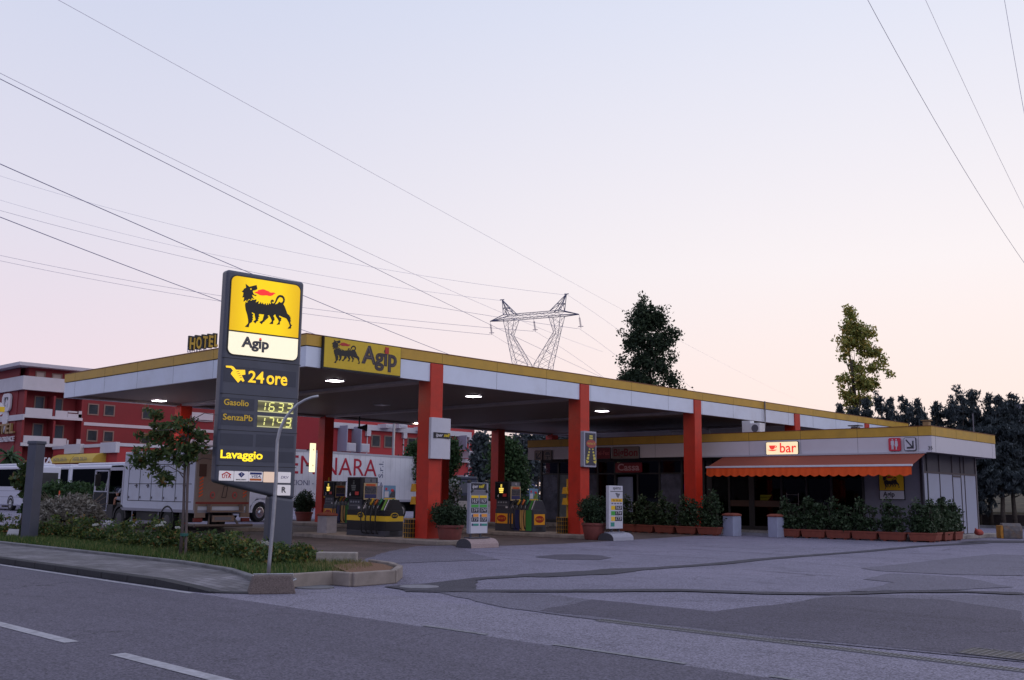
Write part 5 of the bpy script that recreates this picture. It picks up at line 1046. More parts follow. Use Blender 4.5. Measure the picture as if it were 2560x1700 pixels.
for q in ((62,1021,129,1041),(137,1027,167,1045),(57,1090,122,1110),(131,1096,164,1114),(473,1032,531,1052),(473,1100,531,1116),(742,1048,786,1062),(757,1103,783,1128)):
    r_=RA(*q);b=MB();b.box(r_[0],r_[1],YA-.2,YA-.05,r_[2],r_[3]);b.box(r_[0],r_[1],YA-.2,YA+1.5,r_[2]-.05,r_[2]+.1);b.build('balcony',HW,hot)
for q in ((65,1041,205,1048),(62,1110,205,1118)):
    r_=RA(*q);b=MB();b.box(xc,xrec,YA-.22,YA+.1,r_[2],r_[3]);b.build('floor_band',HW,hot)
for q,xx in (((205,1053,370,1062),370),((206,1110,370,1117),330)):
    a=PY(q[0],1056 if q[1]<1100 else 1112,YA).z;b=MB();b.box(xrec,xe,YA-.08,YA,a-.3,a+.05);b.build('floor_band',HW,hot)
for q in ((169,1028,192,1032),(168,1035,203,1046),(195,1028,203,1046),(166,1100,170,1114),(190,1098,200,1112)):
    r_=RA(*q);b=MB();b.box(r_[0],r_[1],YA-.15,YA-.05,r_[2],r_[3]);b.build('planter_ledge',HW,hot)
def hwin(rs,q,Y,par,gl=None,depth=.0):
    x0,x1,z0,z1=rs(*q);b=MB();t=.13
    for (a,c,d,e) in ((x0-t,x0,z0-t,z1+t),(x1,x1+t,z0-t,z1+t),(x0,x1,z1,z1+t),(x0,x1,z0-t,z0)): b.box(a,c,Y-.07+depth,Y+.02+depth,d,e)
    o=b.build('window',HTR,par);b=MB();b.box(x0,x1,Y-.02+depth,Y-.01+depth,z0,z1);b.build('glass',gl or HGL,o)
for q in ((222,1012,244,1035),(262,1015,284,1038),(357,1022,378,1046),(219,1077,241,1101),(260,1080,281,1103),(353,1085,374,1108)): hwin(RA,q,YA,hot)
for q in ((97,930,116,947),(138,936,158,952)): hwin(RA,q,YA,hot,HSH,.6)
RA2=facade(YA+1.6)
for q in ((88,993,108,1026),(137,998,154,1028),(83,1061,104,1093),(134,1065,156,1096),(132,1139,146,1160),(505,1060,531,1085)): hwin(RA2,q,YA+1.6,hot,mat('hotel_glass_blue',(.07,.09,.12,1),.15))
hwin(RA,(771,1080,789,1096),YA,hot)
# side lettering
FH=Frame((xc-.12,0,0),-90)
def flat(y0): return FH.px
GOLD=mat('gold_letters',rgb(150,118,75),.4);a=FH.px(-25,1060);c=FH.px(37,1090)
hs=thing('hotel_wall_lettering','gold HOTEL letters on the dark red side wall at far left','lettering',M=FH.M)
text('HOTEL',1.5,GOLD,hs,((a[0]+c[0])/2,FH.px(15,1074)[1],.15),bold=.02,fit=c[0]-a[0],ex=.12)
a=FH.px(-25,1098);c=FH.px(37,1098);text('DELTA FLORENCE',.75,CWH,hs,((a[0]+c[0])/2,FH.px(15,1099)[1],.1),'small_lettering',bold=.02,fit=c[0]-a[0],ex=.05)
a=FH.px(12,986);c=FH.px(29,1028);em=thing('wall_emblem','white rounded rectangular emblem above a white diamond on the hotel side wall','emblem',M=FH.M)
shape([rrect(a[0],c[0],c[1],a[1],.6),rrect(a[0]*.75+c[0]*.25,a[0]*.25+c[0]*.75,c[1]*.8+a[1]*.2,c[1]*.2+a[1]*.8,.2)],CWH,em,(0,0,.15),'emblem_ring',ex=.1)
b=MB();b.box(a[0]*.75+c[0]*.25,a[0]*.25+c[0]*.75,c[1]*.8+a[1]*.2,c[1]*.2+a[1]*.8,0,.1);b.build('emblem_back',CBK,em)
m_=((a[0]+c[0])/2,(a[1]+c[1])/2);shape([[(m_[0]-.5,m_[1]-.3),(m_[0]+.1,m_[1]+1.0),(m_[0],m_[1]+.2),(m_[0]+.5,m_[1]+.3),(m_[0]-.1,m_[1]-1.0),(m_[0],m_[1]-.2)]],CWH,em,(0,0,.14),'emblem_bolt',ex=.03)
cx,cy=FH.px(16,1046);shape([[(cx-.9,cy),(cx,cy+1.6),(cx+.9,cy),(cx,cy-1.6)]],CWH,em,(0,0,.1),'diamond',ex=.08)
a=FH.px(0,1048);c=FH.px(62,1041);b=MB();b.box(FH.px(-60,1048)[0],0 if False else FH.px(61,1042)[0],FH.px(61,1042)[1]-.3,FH.px(61,1042)[1]+.3,0,.1);q=b.build('side_band',HW,em)
P=PY(-6,1022,70);o=thing('round_road_sign','round white and yellow sign cut by the left picture edge','sign',(P.x,P.y,0));b=MB();b.tube([(0,.02,P.z),(0,.06,P.z)],.62,24);b.build('disc',CWH,o);b=MB();b.box(-.6,.6,-.03,0.02,P.z-.25,P.z+.2);b.build('yellow_bar',YLB,o);b=MB();b.tube([(0,.1,0),(0,.1,P.z)],.04,8);b.build('post',GALV,o)
# roof sign HOTEL
P=PY(503,900,YA-.2);FR_=Frame((0,YA+8,0),0)
hr=thing('hotel_roof_sign','yellow HOTEL letters on a frame above the canopy left of the pylon','sign',M=FR_.M)
ltrs='HOTEL';pxs=[(468,484),(484,500),(501,514),(515,528),(529,540)]
for ch,(xa,xb) in zip(ltrs,pxs):
    ya=870+(503-(xa+xb)/2)*.12;xm=(xa+xb)/2;a=FR_.px(xa,875);c=FR_.px(xb,875);zt_=FR_.px(xm,ya-31)[1];zb_=FR_.px(xm,ya+1)[1]
    text(ch,(zt_-zb_)*1.25,mat('roof_letter_yellow',rgb(185,150,50),.5),hr,((a[0]+c[0])/2,(zt_+zb_)/2-.15,.4),'roof_letter',bold=.03,fit=(c[0]-a[0])*.82,ex=.05)
    b=MB();b.box(a[0],c[0]-.06,zb_-.1,zt_+.1,0,.3);b.build('letter_box',BLK,hr)
b=MB()
for xa in (472,490,505,520,536):
    p=FR_.px(xa,888);b.tube([(p[0],0,.1),(p[0],p[1]+.3,.1)],.05,5)
b.build('support_frame',DARK,hr)
a=FR_.px(466,884);c=FR_.px(538,876);text('DELTA FLORENCE',1.0,mat('roof_small',rgb(150,150,170),.5),hr,((a[0]+c[0])/2,(a[1]+c[1])/2,.2),'small_lettering',fit=c[0]-a[0],ex=.05)
# low entrance block
YB=70.0;lo_=thing('hotel_entrance_block','low red entrance block with white parapet in front of the hotel','building',(0,0,0))
X3=PY(295,1115,YB).x;zt_=PY(295,1107,YB).z;X2=X3
b=MB();b.box(X3,X3+26,YB,YB+15,0,zt_-.1);b.build('wall',HRB,lo_)
zlo=PY(295,1114,YB).z
b=MB();b.box(X3-.12,X3+26,YB-.12,YB,zlo-.05,zt_);b.box(X3-.12,X3,YB,YB+15,zlo-.05,zt_);b.build('white_parapet',HW,lo_)
fx=Frame((X3-.13,0,0),-90)
for q in ((168,1111,206,1134),(258,1106,295,1132)):
    a=fx.px(q[0],q[1]);c=fx.px(q[2],q[3]);a2=fx.px((q[0]+q[2])/2,q[1]);c2=fx.px((q[0]+q[2])/2,q[3]);b=MB();b.box(X3-.4,X3,-c[0],-a[0],c2[1],a2[1]);b.build('parapet_block',HW,lo_)
a=fx.px(154,1145);c=fx.px(262,1145);am=fx.px(208,1134);cm=fx.px(208,1158)
ya_,yb_=-a[0],-c[0];z1_,z0_=am[1],cm[1];ye=thing('yellow_awning','yellow barrel awning in two sections over the hotel entrance','awning',(X3,0,0));b=MB()
for (u0,u1) in ((ya_,(ya_+yb_)/2+.1),((ya_+yb_)/2-.1,yb_)):
    pr=[(0,z1_),(-.5,z1_-.05),(-1.0,z1_-.25),(-1.3,z1_-.6),(-1.4,z0_),(0,z0_)];b.prismy(pr,min(u0,u1),max(u0,u1))
b.build('canvas',mat('awning_yellow',rgb(205,172,70),.6,noise=.08),ye)
fy=Frame((X3-1.42,0,0),-90)
for t_ in (.27,.73):
    q=text('HOTEL DELTA',.5,BGY,ye,(0,0,0),'awning_lettering');q.matrix_local=ye.matrix_basis.inverted()@Matrix(((0,0,-1,X3-1.43),(-1,0,0,ya_+(yb_-ya_)*t_),(0,1,0,z0_+.35),(0,0,0,1)))
fd=Frame((0,66,0),0);a=fd.px(70,1150);c=fd.px(130,1150);dl=thing('standing_letters','white standing letters above the coaches just right of the grey post','lettering',M=fd.M)
z1_=fd.px(121,1144)[1];z0_=fd.px(121,1157)[1];text('DELTA',.6,CWH,dl,((a[0]+c[0])/2,(z0_+z1_)/2,0),fit=c[0]-a[0],ex=.06,bold=.02,fy=(z0_,z1_))
b=MB();b.box(a[0],c[0],z0_-.12,z0_,-.06,.06)
for k in range(4): x=a[0]+(c[0]-a[0])*k/3;b.box(x-.05,x+.05,0,z0_-.12,-.05,.05)
b.build('letter_rail',HW,dl)
# right wing
YC=62.0;RC=facade(YC);xl=PY(800,1090,YC).x;xr_=PY(1186,1090,YC).x
wg=thing('hotel_wing','brighter red hotel wing with white slab frames behind the trailer','building',(0,0,0))
b=MB();b.box(xl,xr_,YC,YC+14,0,10.6);b.build('wall',HRB,wg)
zba=PY(830,1062,YC).z
b=MB();b.box(PY(822,1062,YC).x,PY(1174,1088,YC).x,YC-.35,YC,zba-.3,zba+.28);b.build('floor_band',HW,wg)
for px_ in (918,1009,1173): x=PY(px_,1080,YC).x;b=MB();b.box(x-.28,x+.28,YC-.34,YC-.0,zba-.95,zba-.30);b.build('band_drop',HW,wg);b=MB();b.box(x-.05,x+.05,YC-.08,YC,0,zba-.95);b.build('downpipe',HW,wg)
zb2=PY(1160,1152,YC).z;x=PY(1173,1150,YC).x;b=MB();b.box(x-3,x+.25,YC-.3,YC,zb2-.2,zb2+.2);b.box(x-.25,x+.25,YC-.29,YC,zb2-.75,zb2-.2);b.build('band_drop',HW,wg)
for q in ((930,1090,948,1115),(962,1092,979,1117),(1020,1097,1037,1121),(852,1076,856,1106),(884,1080,890,1108)): hwin(RC,q,YC,wg)
for q in ((833,1064,846,1128),(867,1067,881,1131),(1048,1089,1059,1120),(1133,1089,1144,1125)):
    r_=RC(*q);b=MB();b.box(r_[1]-.12,r_[1],YC-1.6,YC,r_[2],r_[3]);b.build('balcony_fin',mat('fin_grey',rgb(150,150,170),.6),wg)
for q in ((846,1108,868,1129),(880,1110,902,1131),(944,1061,965,1071),(976,1062,997,1072),(1034,1068,1055,1078),(1151,1128,1162,1146),(1140,1188,1160,1206)):
    r_=RC(*q);b=MB();b.box(r_[0],r_[1],YC-1.5,YC-.0,r_[2],r_[3]);o=b.build('balcony',HW,wg);b=MB();w__=r_[1]-r_[0];b.box(r_[0]+.12*w__,r_[1]-.12*w__,YC-1.54,YC-1.5,r_[2]+.1,r_[3]-.15);b.build('balcony_panel',mat('balcony_inset',rgb(185,182,195),.5),o)
lp=PY(979,1260,48);o=thing('lamp_post','tall slim grey lamp post behind the trailer','lamp post',(lp.x,lp.y,0));b=MB();b.tube([(0,0,0),(0,0,PY(982,1050,48).z)],.12,8);b.build('pole',GALV,o)
# ================================================================ VEHICLES
def wheel(par,x,y,z,r,w_,axis='x',hub=None,name='wheel'):
    b=MB();d=Vector((w_/2,0,0)) if axis=='x' else Vector((0,w_/2,0));c=Vector((x,y,z));k=1
    b.tube([c-d,c-d*.8,c+d*.8,c+d],[r*.93,r,r,r*.93],24);t_=b.build(name,TYRE,par,smooth=False,bevel=.01)
    b=MB();b.tube([c-d*1.06,c-d*1.02],[r*.22,r*.58],20,cap=True);b.build('rim',hub or GALV,t_);b=MB();b.tube([c+d*1.02,c+d*1.06],[r*.58,r*.22],20,cap=True);b.build('rim',hub or GALV,t_);return t_
# --- box truck
tr=thing('box_truck','white box truck with tan rear doors parked under the canopy, driver door open','truck',(2.4,10.2,0))
TW=2.35;TB=mat('truck_box_white',rgb(206,209,226),.3,noise=.05,nscale=1.5,stain=((.32,.31,.34,1),1.5,.35));TT=mat('truck_rear_warm_lit',rgb(138,116,106),.6,noise=.12,nscale=2,stain=((.14,.09,.07,1),2,.5))  # white box; warm lamp light on its rear is painted in as tan
zB,zT=.78,3.18;LB=5.9
b=MB();b.box(0,TW,.04,LB,zB,zT);b.build('cargo_box',TB,tr,bevel=.02)
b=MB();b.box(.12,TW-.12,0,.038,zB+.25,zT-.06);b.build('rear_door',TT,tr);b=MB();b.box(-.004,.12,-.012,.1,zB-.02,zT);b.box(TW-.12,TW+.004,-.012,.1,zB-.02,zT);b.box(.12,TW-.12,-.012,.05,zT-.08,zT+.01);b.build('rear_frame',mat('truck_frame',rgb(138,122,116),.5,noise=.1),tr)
b=MB();
for y0_ in [.55+ .98*k for k in range(6)]: b.box(-.010,-.001,y0_-.012,y0_+.012,1.18,2.62)
for z_ in (1.18,1.86,2.62): b.box(-.010,-.001,.30,5.45,z_-.012,z_+.012)
b.build('hatch_joint',DARK,tr)
for k in range(5):
    y=.78+.98*k;b=MB();b.box(-.05,-.002,y-.05,y+.12,1.77,1.82);b.box(-.03,-.002,y-.0,y+.05,1.70,1.86);b.box(-.03,-.002,y+.62,y+.70,1.27,1.36);b.build('hatch_latch',BGY,tr)
b=MB();b.box(-.006,TW+.006,.02,LB,zB-.01,zB+.10);b.build('box_sill',mat('sill_alu',rgb(150,150,165),.4,metal=.3),tr)
b=MB();b.box(.02,TW-.02,-.02,-.0125,zB+.33,zB+.41);b.build('red_stripe',mat('truck_red_stripe',rgb(130,45,40),.5),tr)
for x0_ in (.14,TW-.30):
    b=MB()
    for k in range(6): z_=1.35+.13*k;b.add([(x0_,-.014,z_),(x0_+.16,-.014,z_+.1),(x0_+.16,-.014,z_+.165),(x0_,-.014,z_+.065)],[(0,1,2,3)])
    b.build('hazard_plate',mat('hazard_orange',rgb(225,90,35),.5),tr)
b=MB();b.box(.10,.40,-.035,-.0145,2.15,2.62);b.build('rear_vent',mat('rust_brown',rgb(80,50,42),.7),tr)
for x0_,s_ in ((.72,'80'),(1.68,'90')):
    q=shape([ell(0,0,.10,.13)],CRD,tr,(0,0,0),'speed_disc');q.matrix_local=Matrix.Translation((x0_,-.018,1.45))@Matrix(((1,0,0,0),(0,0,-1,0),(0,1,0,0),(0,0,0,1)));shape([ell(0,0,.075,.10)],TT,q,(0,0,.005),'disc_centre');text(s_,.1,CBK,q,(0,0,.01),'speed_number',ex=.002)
b=MB();P_=[(1.12,1.36),(1.30,1.36),(1.36,1.80),(1.20,1.80)]
for i in range(4): b.bar((P_[i][0],-.02,P_[i][1]),(P_[(i+1)%4][0],-.02,P_[(i+1)%4][1]),.01)
b.build('document_frame',DARK,tr)
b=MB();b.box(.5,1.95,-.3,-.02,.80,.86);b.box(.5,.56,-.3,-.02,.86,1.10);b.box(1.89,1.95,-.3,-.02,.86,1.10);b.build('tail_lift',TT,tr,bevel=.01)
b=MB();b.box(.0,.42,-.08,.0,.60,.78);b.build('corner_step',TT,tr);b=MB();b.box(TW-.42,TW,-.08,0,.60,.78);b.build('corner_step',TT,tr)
b=MB();b.box(-.05,.3,-.1,0,.44,.58);b.box(TW-.35,TW,-.1,0,.44,.58);b.build('tail_light',mat('tail_red',rgb(110,30,25),.4),tr)
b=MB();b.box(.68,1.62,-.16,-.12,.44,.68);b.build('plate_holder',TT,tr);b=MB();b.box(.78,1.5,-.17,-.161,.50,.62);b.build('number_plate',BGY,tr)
b=MB();b.tube([(-.1,-.22,.30),(TW+.05,-.22,.30)],.055,10);b.tube([(.5,-.2,.3),(.7,.1,.75)],.04,6);b.tube([(1.8,-.2,.3),(1.65,.1,.75)],.04,6);b.build('underrun_bar',mat('bar_brown',rgb(105,92,88),.5,metal=.3),tr)
b=MB();b.box(.7,.85,.1,7.4,.45,.78);b.box(1.5,1.65,.1,7.4,.45,.78);b.box(.15,.6,3.0,4.9,.35,.74);b.box(.05,.65,.6,1.2,.4,.74);b.build('chassis',BLK,tr)
b=MB();b.tube([(.0,2.75,.3),(.0,2.75,.74)],.03,8);b.tube([(.0,4.95,.3),(.0,4.95,.74)],.03,8);b.box(-.03,.0,2.3,5.0,.30,.40);b.build('side_guard',mat('guard_alu',rgb(140,140,155),.4,metal=.5),tr)
for x_ in (.15,TW-.15):
    for y_ in (2.06,6.11): wheel(tr,x_,y_,.42,.42,.30,hub=mat('hub_dark',rgb(62,60,66),.5))
b=MB()
n=10;pr=[(2.06+.56*math.cos(PI*k/n),.46+.56*math.sin(PI*k/n)) for k in range(n+1)]+[(2.06+.50*math.cos(PI*k/n),.46+.50*math.sin(PI*k/n)) for k in range(n,-1,-1)]
for i in range(n): b.prismx([pr[i],pr[i+1],pr[2*n-i],pr[2*n+1-i]],-.02,.35)
b.build('mudguard',BLK,tr)
# cab
CY0,CY1=LB+.12,7.75
cabm=mat('cab_white',rgb(190,190,205),.3)
b=MB();cp=[(CY0,.62),(CY0,2.56),(CY0+.2,2.64),(7.15,2.62),(7.38,2.45),(7.72,1.55),(7.76,.62)]
b.prismx([(CY0,.62),(CY0,2.56),(CY0+.2,2.64),(7.15,2.62),(7.30,2.5),(7.30,2.42),(CY0+.12,2.42),(CY0+.12,.70),(CY0+.3,.62)],.05,.10)   # door aperture frame, left side
b.prismx(cp,TW-.10,TW-.05);b.box(.10,TW-.10,CY0,CY0+.06,.62,2.56);b.box(.05,TW-.05,CY0,7.2,2.56,2.64);b.box(.10,TW-.10,7.68,7.76,.55,1.5)
b.build('cab_shell',cabm,tr)
b=MB();b.box(.05,TW-.05,CY0,7.7,.56,.66);b.box(.0,TW,7.5,7.86,.34,.72);b.box(-.01,.25,6.72,7.84,.32,.98);b.box(.0,TW,7.74,7.88,.32,.98);b.build('cab_floor',BLK,tr,bevel=.02)
b=MB();b.prismx([(7.70,1.52),(7.36,2.45),(7.33,2.45),(7.66,1.52)],.12,TW-.12);b.build('windscreen',GLS,tr)
b=MB();b.box(TW-.14,TW-.105,CY0+.07,7.5,.67,2.5);b.box(.12,TW-.12,7.35,7.66,.66,1.45);b.box(.11,TW-.11,CY0+.065,CY0+.08,.66,2.5);b.box(.11,TW-.11,CY0+.07,7.15,2.5,2.55);b.build('cab_interior',BLK,tr)
b=MB();b.tube([(.07,7.33,2.45),(.07,7.68,1.52),(.07,7.7,.7)],.035,6);b.build('door_pillar',cabm,tr)
b=MB();b.box(.14,.70,CY0+.16,CY0+.72,.75,1.08);b.box(.14,.70,CY0+.1,CY0+.24,1.1,1.95);b.build('seat',BLK,tr,bevel=.05)
b=MB();b.tube([(.42,7.3,1.3),(.42,7.2,1.55)],.03,6);ring=[(.42+.2*math.cos(2*PI*k/16),7.12+.08*math.sin(2*PI*k/16),1.60+.15*math.sin(2*PI*k/16)) for k in range(17)];b.tube(ring,.018,6);b.build('steering_wheel',BLK,tr)
b=MB();b.lathe([(0,0),(.04,.01),(.04,.03),(0,.04)],8,(.45,6.6,2.42));b.build('cab_lamp',glow('amber_cab',(1,.4,.1,1),3),tr)
n=8;b=MB()
for i in range(n):
    a0,a1=PI*i/n,PI*(i+1)/n;b.prismx([(6.11+.60*math.cos(a0),.44+.56*math.sin(a0)),(6.11+.60*math.cos(a1),.44+.56*math.sin(a1)),(6.11+.5*math.cos(a1),.44+.47*math.sin(a1)),(6.11+.5*math.cos(a0),.44+.47*math.sin(a0))],.0,.32)
b.build('mudguard',BLK,tr)
# open door swung out to the left
b=MB();Md=Matrix.Rotation(math.radians(100),3,'Z');hv=Vector((.05,7.30,0))
def dbox(x0,x1,y0,y1,z0,z1,m=0): b.add([hv+Md@Vector((y,x,z)) for z in (z0,z1) for x,y in ((x0,y0),(x1,y0),(x1,y1),(x0,y1))],[(3,2,1,0),(4,5,6,7),(0,1,5,4),(1,2,6,5),(2,3,7,6),(3,0,4,7)],m)
dbox(0,.06,0,1.0,.70,1.55,0);dbox(0,.05,0,.07,1.55,2.45,0);dbox(0,.05,.93,1.0,1.55,2.45,0);dbox(0,.05,0,1.0,2.38,2.45,0);dbox(-.03,0,.06,.94,.75,1.5,1);dbox(.06,.09,.06,.94,.75,1.5,1);dbox(.0,.05,.07,.93,1.55,2.38,1) if False else None
dr=b.build('open_door',[cabm,BLK],tr)
b=MB();b.tube([(.02,7.62,2.35),(-.25,7.72,2.3),(-.28,7.72,1.7),(.0,7.7,1.6)],.015,6);b.box(-.40,-.16,7.69,7.75,1.75,2.25);b.build('mirror',BLK,tr)
# --- driver (skin figure)
def person(name,label,loc,joints,edges,skin,cloth,hair):
    me=bpy.data.meshes.new(name);me.from_pydata([j[:3] for j in joints],edges,[]);o=bpy.data.objects.new('tmp',me);COL.objects.link(o)
    s=o.modifiers.new('s','SKIN');me.skin_vertices[0].use_root if False else None
    if not me.skin_vertices: 
        bpy.context.view_layer.objects.active=o
    sv=me.skin_vertices[0].data
    for i,j in enumerate(joints): sv[i].radius=(j[3],j[3] if len(j)<5 else j[4])
    sv[0].use_root=True
    u=o.modifiers.new('u','SUBSURF');u.levels=2;u.render_levels=2
    bpy.context.view_layer.update();dg=bpy.context.evaluated_depsgraph_get();m2=bpy.data.meshes.new_from_object(o.evaluated_get(dg));bpy.data.objects.remove(o)
    m2.materials.clear();m2.materials.append(skin);m2.materials.append(cloth)
    for p in m2.polygons:
        c=p.center;p.use_smooth=True
        if cloth_test(c): p.material_index=1
    m2.name='body';ob=bpy.data.objects.new('body',m2);COL.objects.link(ob);ob.parent=loc;return ob
pr_=thing('person','person in a light shirt and shorts sitting in the open white truck cab','person',(2.4+.36,10.2+CY0+.50,1.17))
J=[(0,0,.06,.15,.13),(0,-.04,.25,.14,.11),(0,-.06,.42,.17,.11),(0,-.04,.54,.055),(0,-.01,.62,.075),(0,.01,.70,.095),(0,.01,.78,.07),
 (-.10,.05,.05,.10),(-.13,.28,.08,.085),(-.15,.46,.07,.062),(-.16,.50,-.12,.055),(-.16,.52,-.32,.035),(-.16,.60,-.36,.032),(-.16,.68,-.37,.022),
 (.10,.05,.05,.10),(.12,.28,.08,.085),(.12,.46,.07,.062),(.12,.52,-.12,.055),(.12,.55,-.32,.035),(.12,.62,-.36,.032),
 (-.19,-.05,.44,.06),(-.25,.02,.30,.045),(-.24,.10,.17,.036),(-.20,.26,.24,.03),(-.16,.38,.30,.024),(-.15,.43,.32,.028),
 (.19,-.05,.44,.06),(.24,.02,.30,.045),(.22,.12,.20,.036),(.16,.30,.28,.03),(.12,.40,.33,.024)]
E_=[(0,1),(1,2),(2,3),(3,4),(4,5),(5,6),(0,7),(7,8),(8,9),(9,10),(10,11),(11,12),(12,13),(0,14),(14,15),(15,16),(16,17),(17,18),(18,19),(2,20),(20,21),(21,22),(22,23),(23,24),(24,25),(2,26),(26,27),(27,28),(28,29),(29,30)]
def cloth_test(c): return (c.z<.52 and c.z>.3 and abs(c.x)<.3) or (abs(c.x)<.2 and -.2<c.z<.4 and c.y<.34 and not(c.x<-.19 and c.z>.1))
SK=mat('skin',rgb(176,124,102),.55);body=person('person','',pr_,J,E_,SK,mat('shirt',rgb(165,165,180),.8),None)
b=MB();b.lathe([(.02,.10),(.085,.07),(.105,.0),(.10,-.05),(.085,-.04)],14,(0,-.005,.745));b.build('hair',mat('hair_dark',(.02,.015,.012,1),.8),pr_,smooth=True)
b=MB()
for k in range(5): b.tube([(-.17+.018*k,.44,.32),(-.17+.018*k,.49,.335-.004*k),(-.165+.016*k,.51,.315)],[.010,.009,.007],6)
b.tube([(-.14,.42,.33),(-.11,.45,.35)],[.011,.008],6);b.build('fingers',SK,pr_,smooth=True)
b=MB();b.lathe([(0,0),(.012,.01),(.0,.03)],6,(0,.115,.69));b.lathe([(0,-.01),(.01,0),(0,.01)],6,(-.035,.10,.72));b.lathe([(0,-.01),(.01,0),(0,.01)],6,(.035,.10,.72));b.build('face',SK,pr_)
# --- semi trailer
TA_=Vector((14.0,22.5,0));TF=Frame(TA_,12.0)
st=thing('semi_trailer_truck','long white articulated lorry with red lettering behind the canopy','truck',M=TF.M)
TRW=mat('trailer_white',rgb(242,242,252),.35,noise=.04,nscale=.6,stain=((.42,.41,.45,1),.7,.35))
le=TF.px(1053,1200)[0];z0_,z1_=1.12,TF.px(1053,1144)[1];ls=le-13.4
b=MB();b.box(ls,le,z0_,z1_,-2.5,0);b.build('trailer_box',TRW,st,bevel=.03)
b=MB();b.box(ls-.01,le+.02,z1_-.10,z1_+.03,-2.52,.02);b.box(ls-.01,le+.02,z0_-.04,z0_+.10,-2.52,.02);b.box(le-.08,le+.03,z0_,z1_,-2.5,.025);b.build('trailer_rail',mat('trailer_rail',rgb(188,188,202),.35),st)
b=MB()
for k in range(1,26): x=le-.5*k-.3;b.box(x-.004,x+.004,z0_+.1,z1_-.1,.001,.002)
b.build('panel_joint',mat('joint_grey',rgb(165,165,180),.5),st)
TRD=mat('trailer_red',rgb(190,25,60),.4);TBU=mat('trailer_blue',rgb(70,75,125),.4)
a=TF.px(694,1160);c=TF.px(942,1170);zt_=TF.px(900,1147)[1];zb_=TF.px(900,1190)[1];hh=zt_-zb_
text('SEMINARA',hh*1.38,TRD,st,((a[0]+c[0])/2,(zt_+zb_)/2,.006),fit=c[0]-a[0],ex=.002,fy=(zb_,zt_))
a=TF.px(683,1205);c=TF.px(957,1212);text('SPEDIZIONI - TRASPORTI - LOGISTICA',.42,TBU,st,((a[0]+c[0])/2,TF.px(945,1212)[1],.006),'small_lettering',fit=c[0]-a[0],ex=.002,bold=-.005)
a=TF.px(953,1174);text('S.r.l.',.62,TBU,st,(a[0],a[1],.006),'small_lettering',rot=(0,0,PI/2),ex=.002)
b=MB();b.box(ls+1,le-.3,.75,1.1,-1.9,-.6);b.box(le-.25,le,.45,1.12,-2.4,-.1);b.box(le-5.2,le-3.6,.45,1.05,-2.3,-.15);b.build('chassis',BLK,st)
for k in range(3):
    for zz in (-.25,-2.25): wheel(st,le-2.0-1.3*k,.48,zz,.48,.32,'y' if False else 'z')if False else None
def wheelz(par,x,y,z,r,w_,hub):
    b=MB();b.tube([(x,y,z-w_/2),(x,y,z-w_*.4),(x,y,z+w_*.4),(x,y,z+w_/2)],[r*.92,r,r,r*.92],24);t_=b.build('wheel',TYRE,par)
    b=MB();b.tube([(x,y,z+w_/2+.002),(x,y,z+w_/2-.02+.03)],[r*.6,r*.55],20);b.tube([(x,y,z+w_/2+.01),(x,y,z+w_/2+.09)],[r*.25,r*.16],12);b.build('rim',hub,t_)
CHR=mat('chrome_hub',(.7,.7,.73,1),.25,metal=.9)
for k in range(3):
    for zz in (-.25,-2.25): wheelz(st,le-1.9-1.3*k,.48,zz,.48,.32,GALV)
wx=TF.px(650,1280)[0]
wheelz(st,wx,.50,-.2,.50,.34,CHR);wheelz(st,wx,.50,-2.3,.50,.34,CHR);wheelz(st,wx+3.6,.50,-.25,.50,.34,GALV)
b=MB();n=10
for i in range(n):
    a0,a1=PI*i/n,PI*(i+1)/n;b.prism([(wx+.72*math.cos(a0),.5+.70*math.sin(a0)),(wx+.72*math.cos(a1),.5+.70*math.sin(a1)),(wx+.6*math.cos(a1),.5+.58*math.sin(a1)),(wx+.6*math.cos(a0),.5+.58*math.sin(a0))],-.42,.02)
b.build('fender',TRW,st)
b=MB();b.prism([(wx-1.4,.35),(wx-.72,.35),(wx-.72,.8),(wx-.3,1.22),(wx+.3,1.22),(wx+.75,.8),(wx+.78,1.2),(wx+.78,3.0),(wx+.5,3.7),(wx-.7,3.6),(wx-1.25,2.2),(wx-1.4,1.5)],-2.45,0);b.build('cab',TRW,st,bevel=.06)
b=MB();b.prism([(wx-1.15,1.75),(wx-.05,1.75),(wx-.05,2.6),(wx-.85,2.6)],0,.01);b.build('cab_window',GLB,st)
b=MB();b.add([(wx-1.415,1.6,-2.3),(wx-1.415,1.6,-.15),(wx-1.27,2.25,-.15),(wx-1.27,2.25,-2.3),(wx-.73,3.55,-.2),(wx-.73,3.55,-2.25)],[(0,1,2,3),(3,2,4,5)]);b.build('windscreen',GLB,st)
b=MB();b.box(wx-1.45,wx-1.38,.45,1.1,-2.35,-.1);b.build('grille',BLK,st)
b=MB();b.box(wx+.8,wx+2.6,.45,1.05,-.6,-.05);b.build('fuel_tank',GALV,st,bevel=.08)
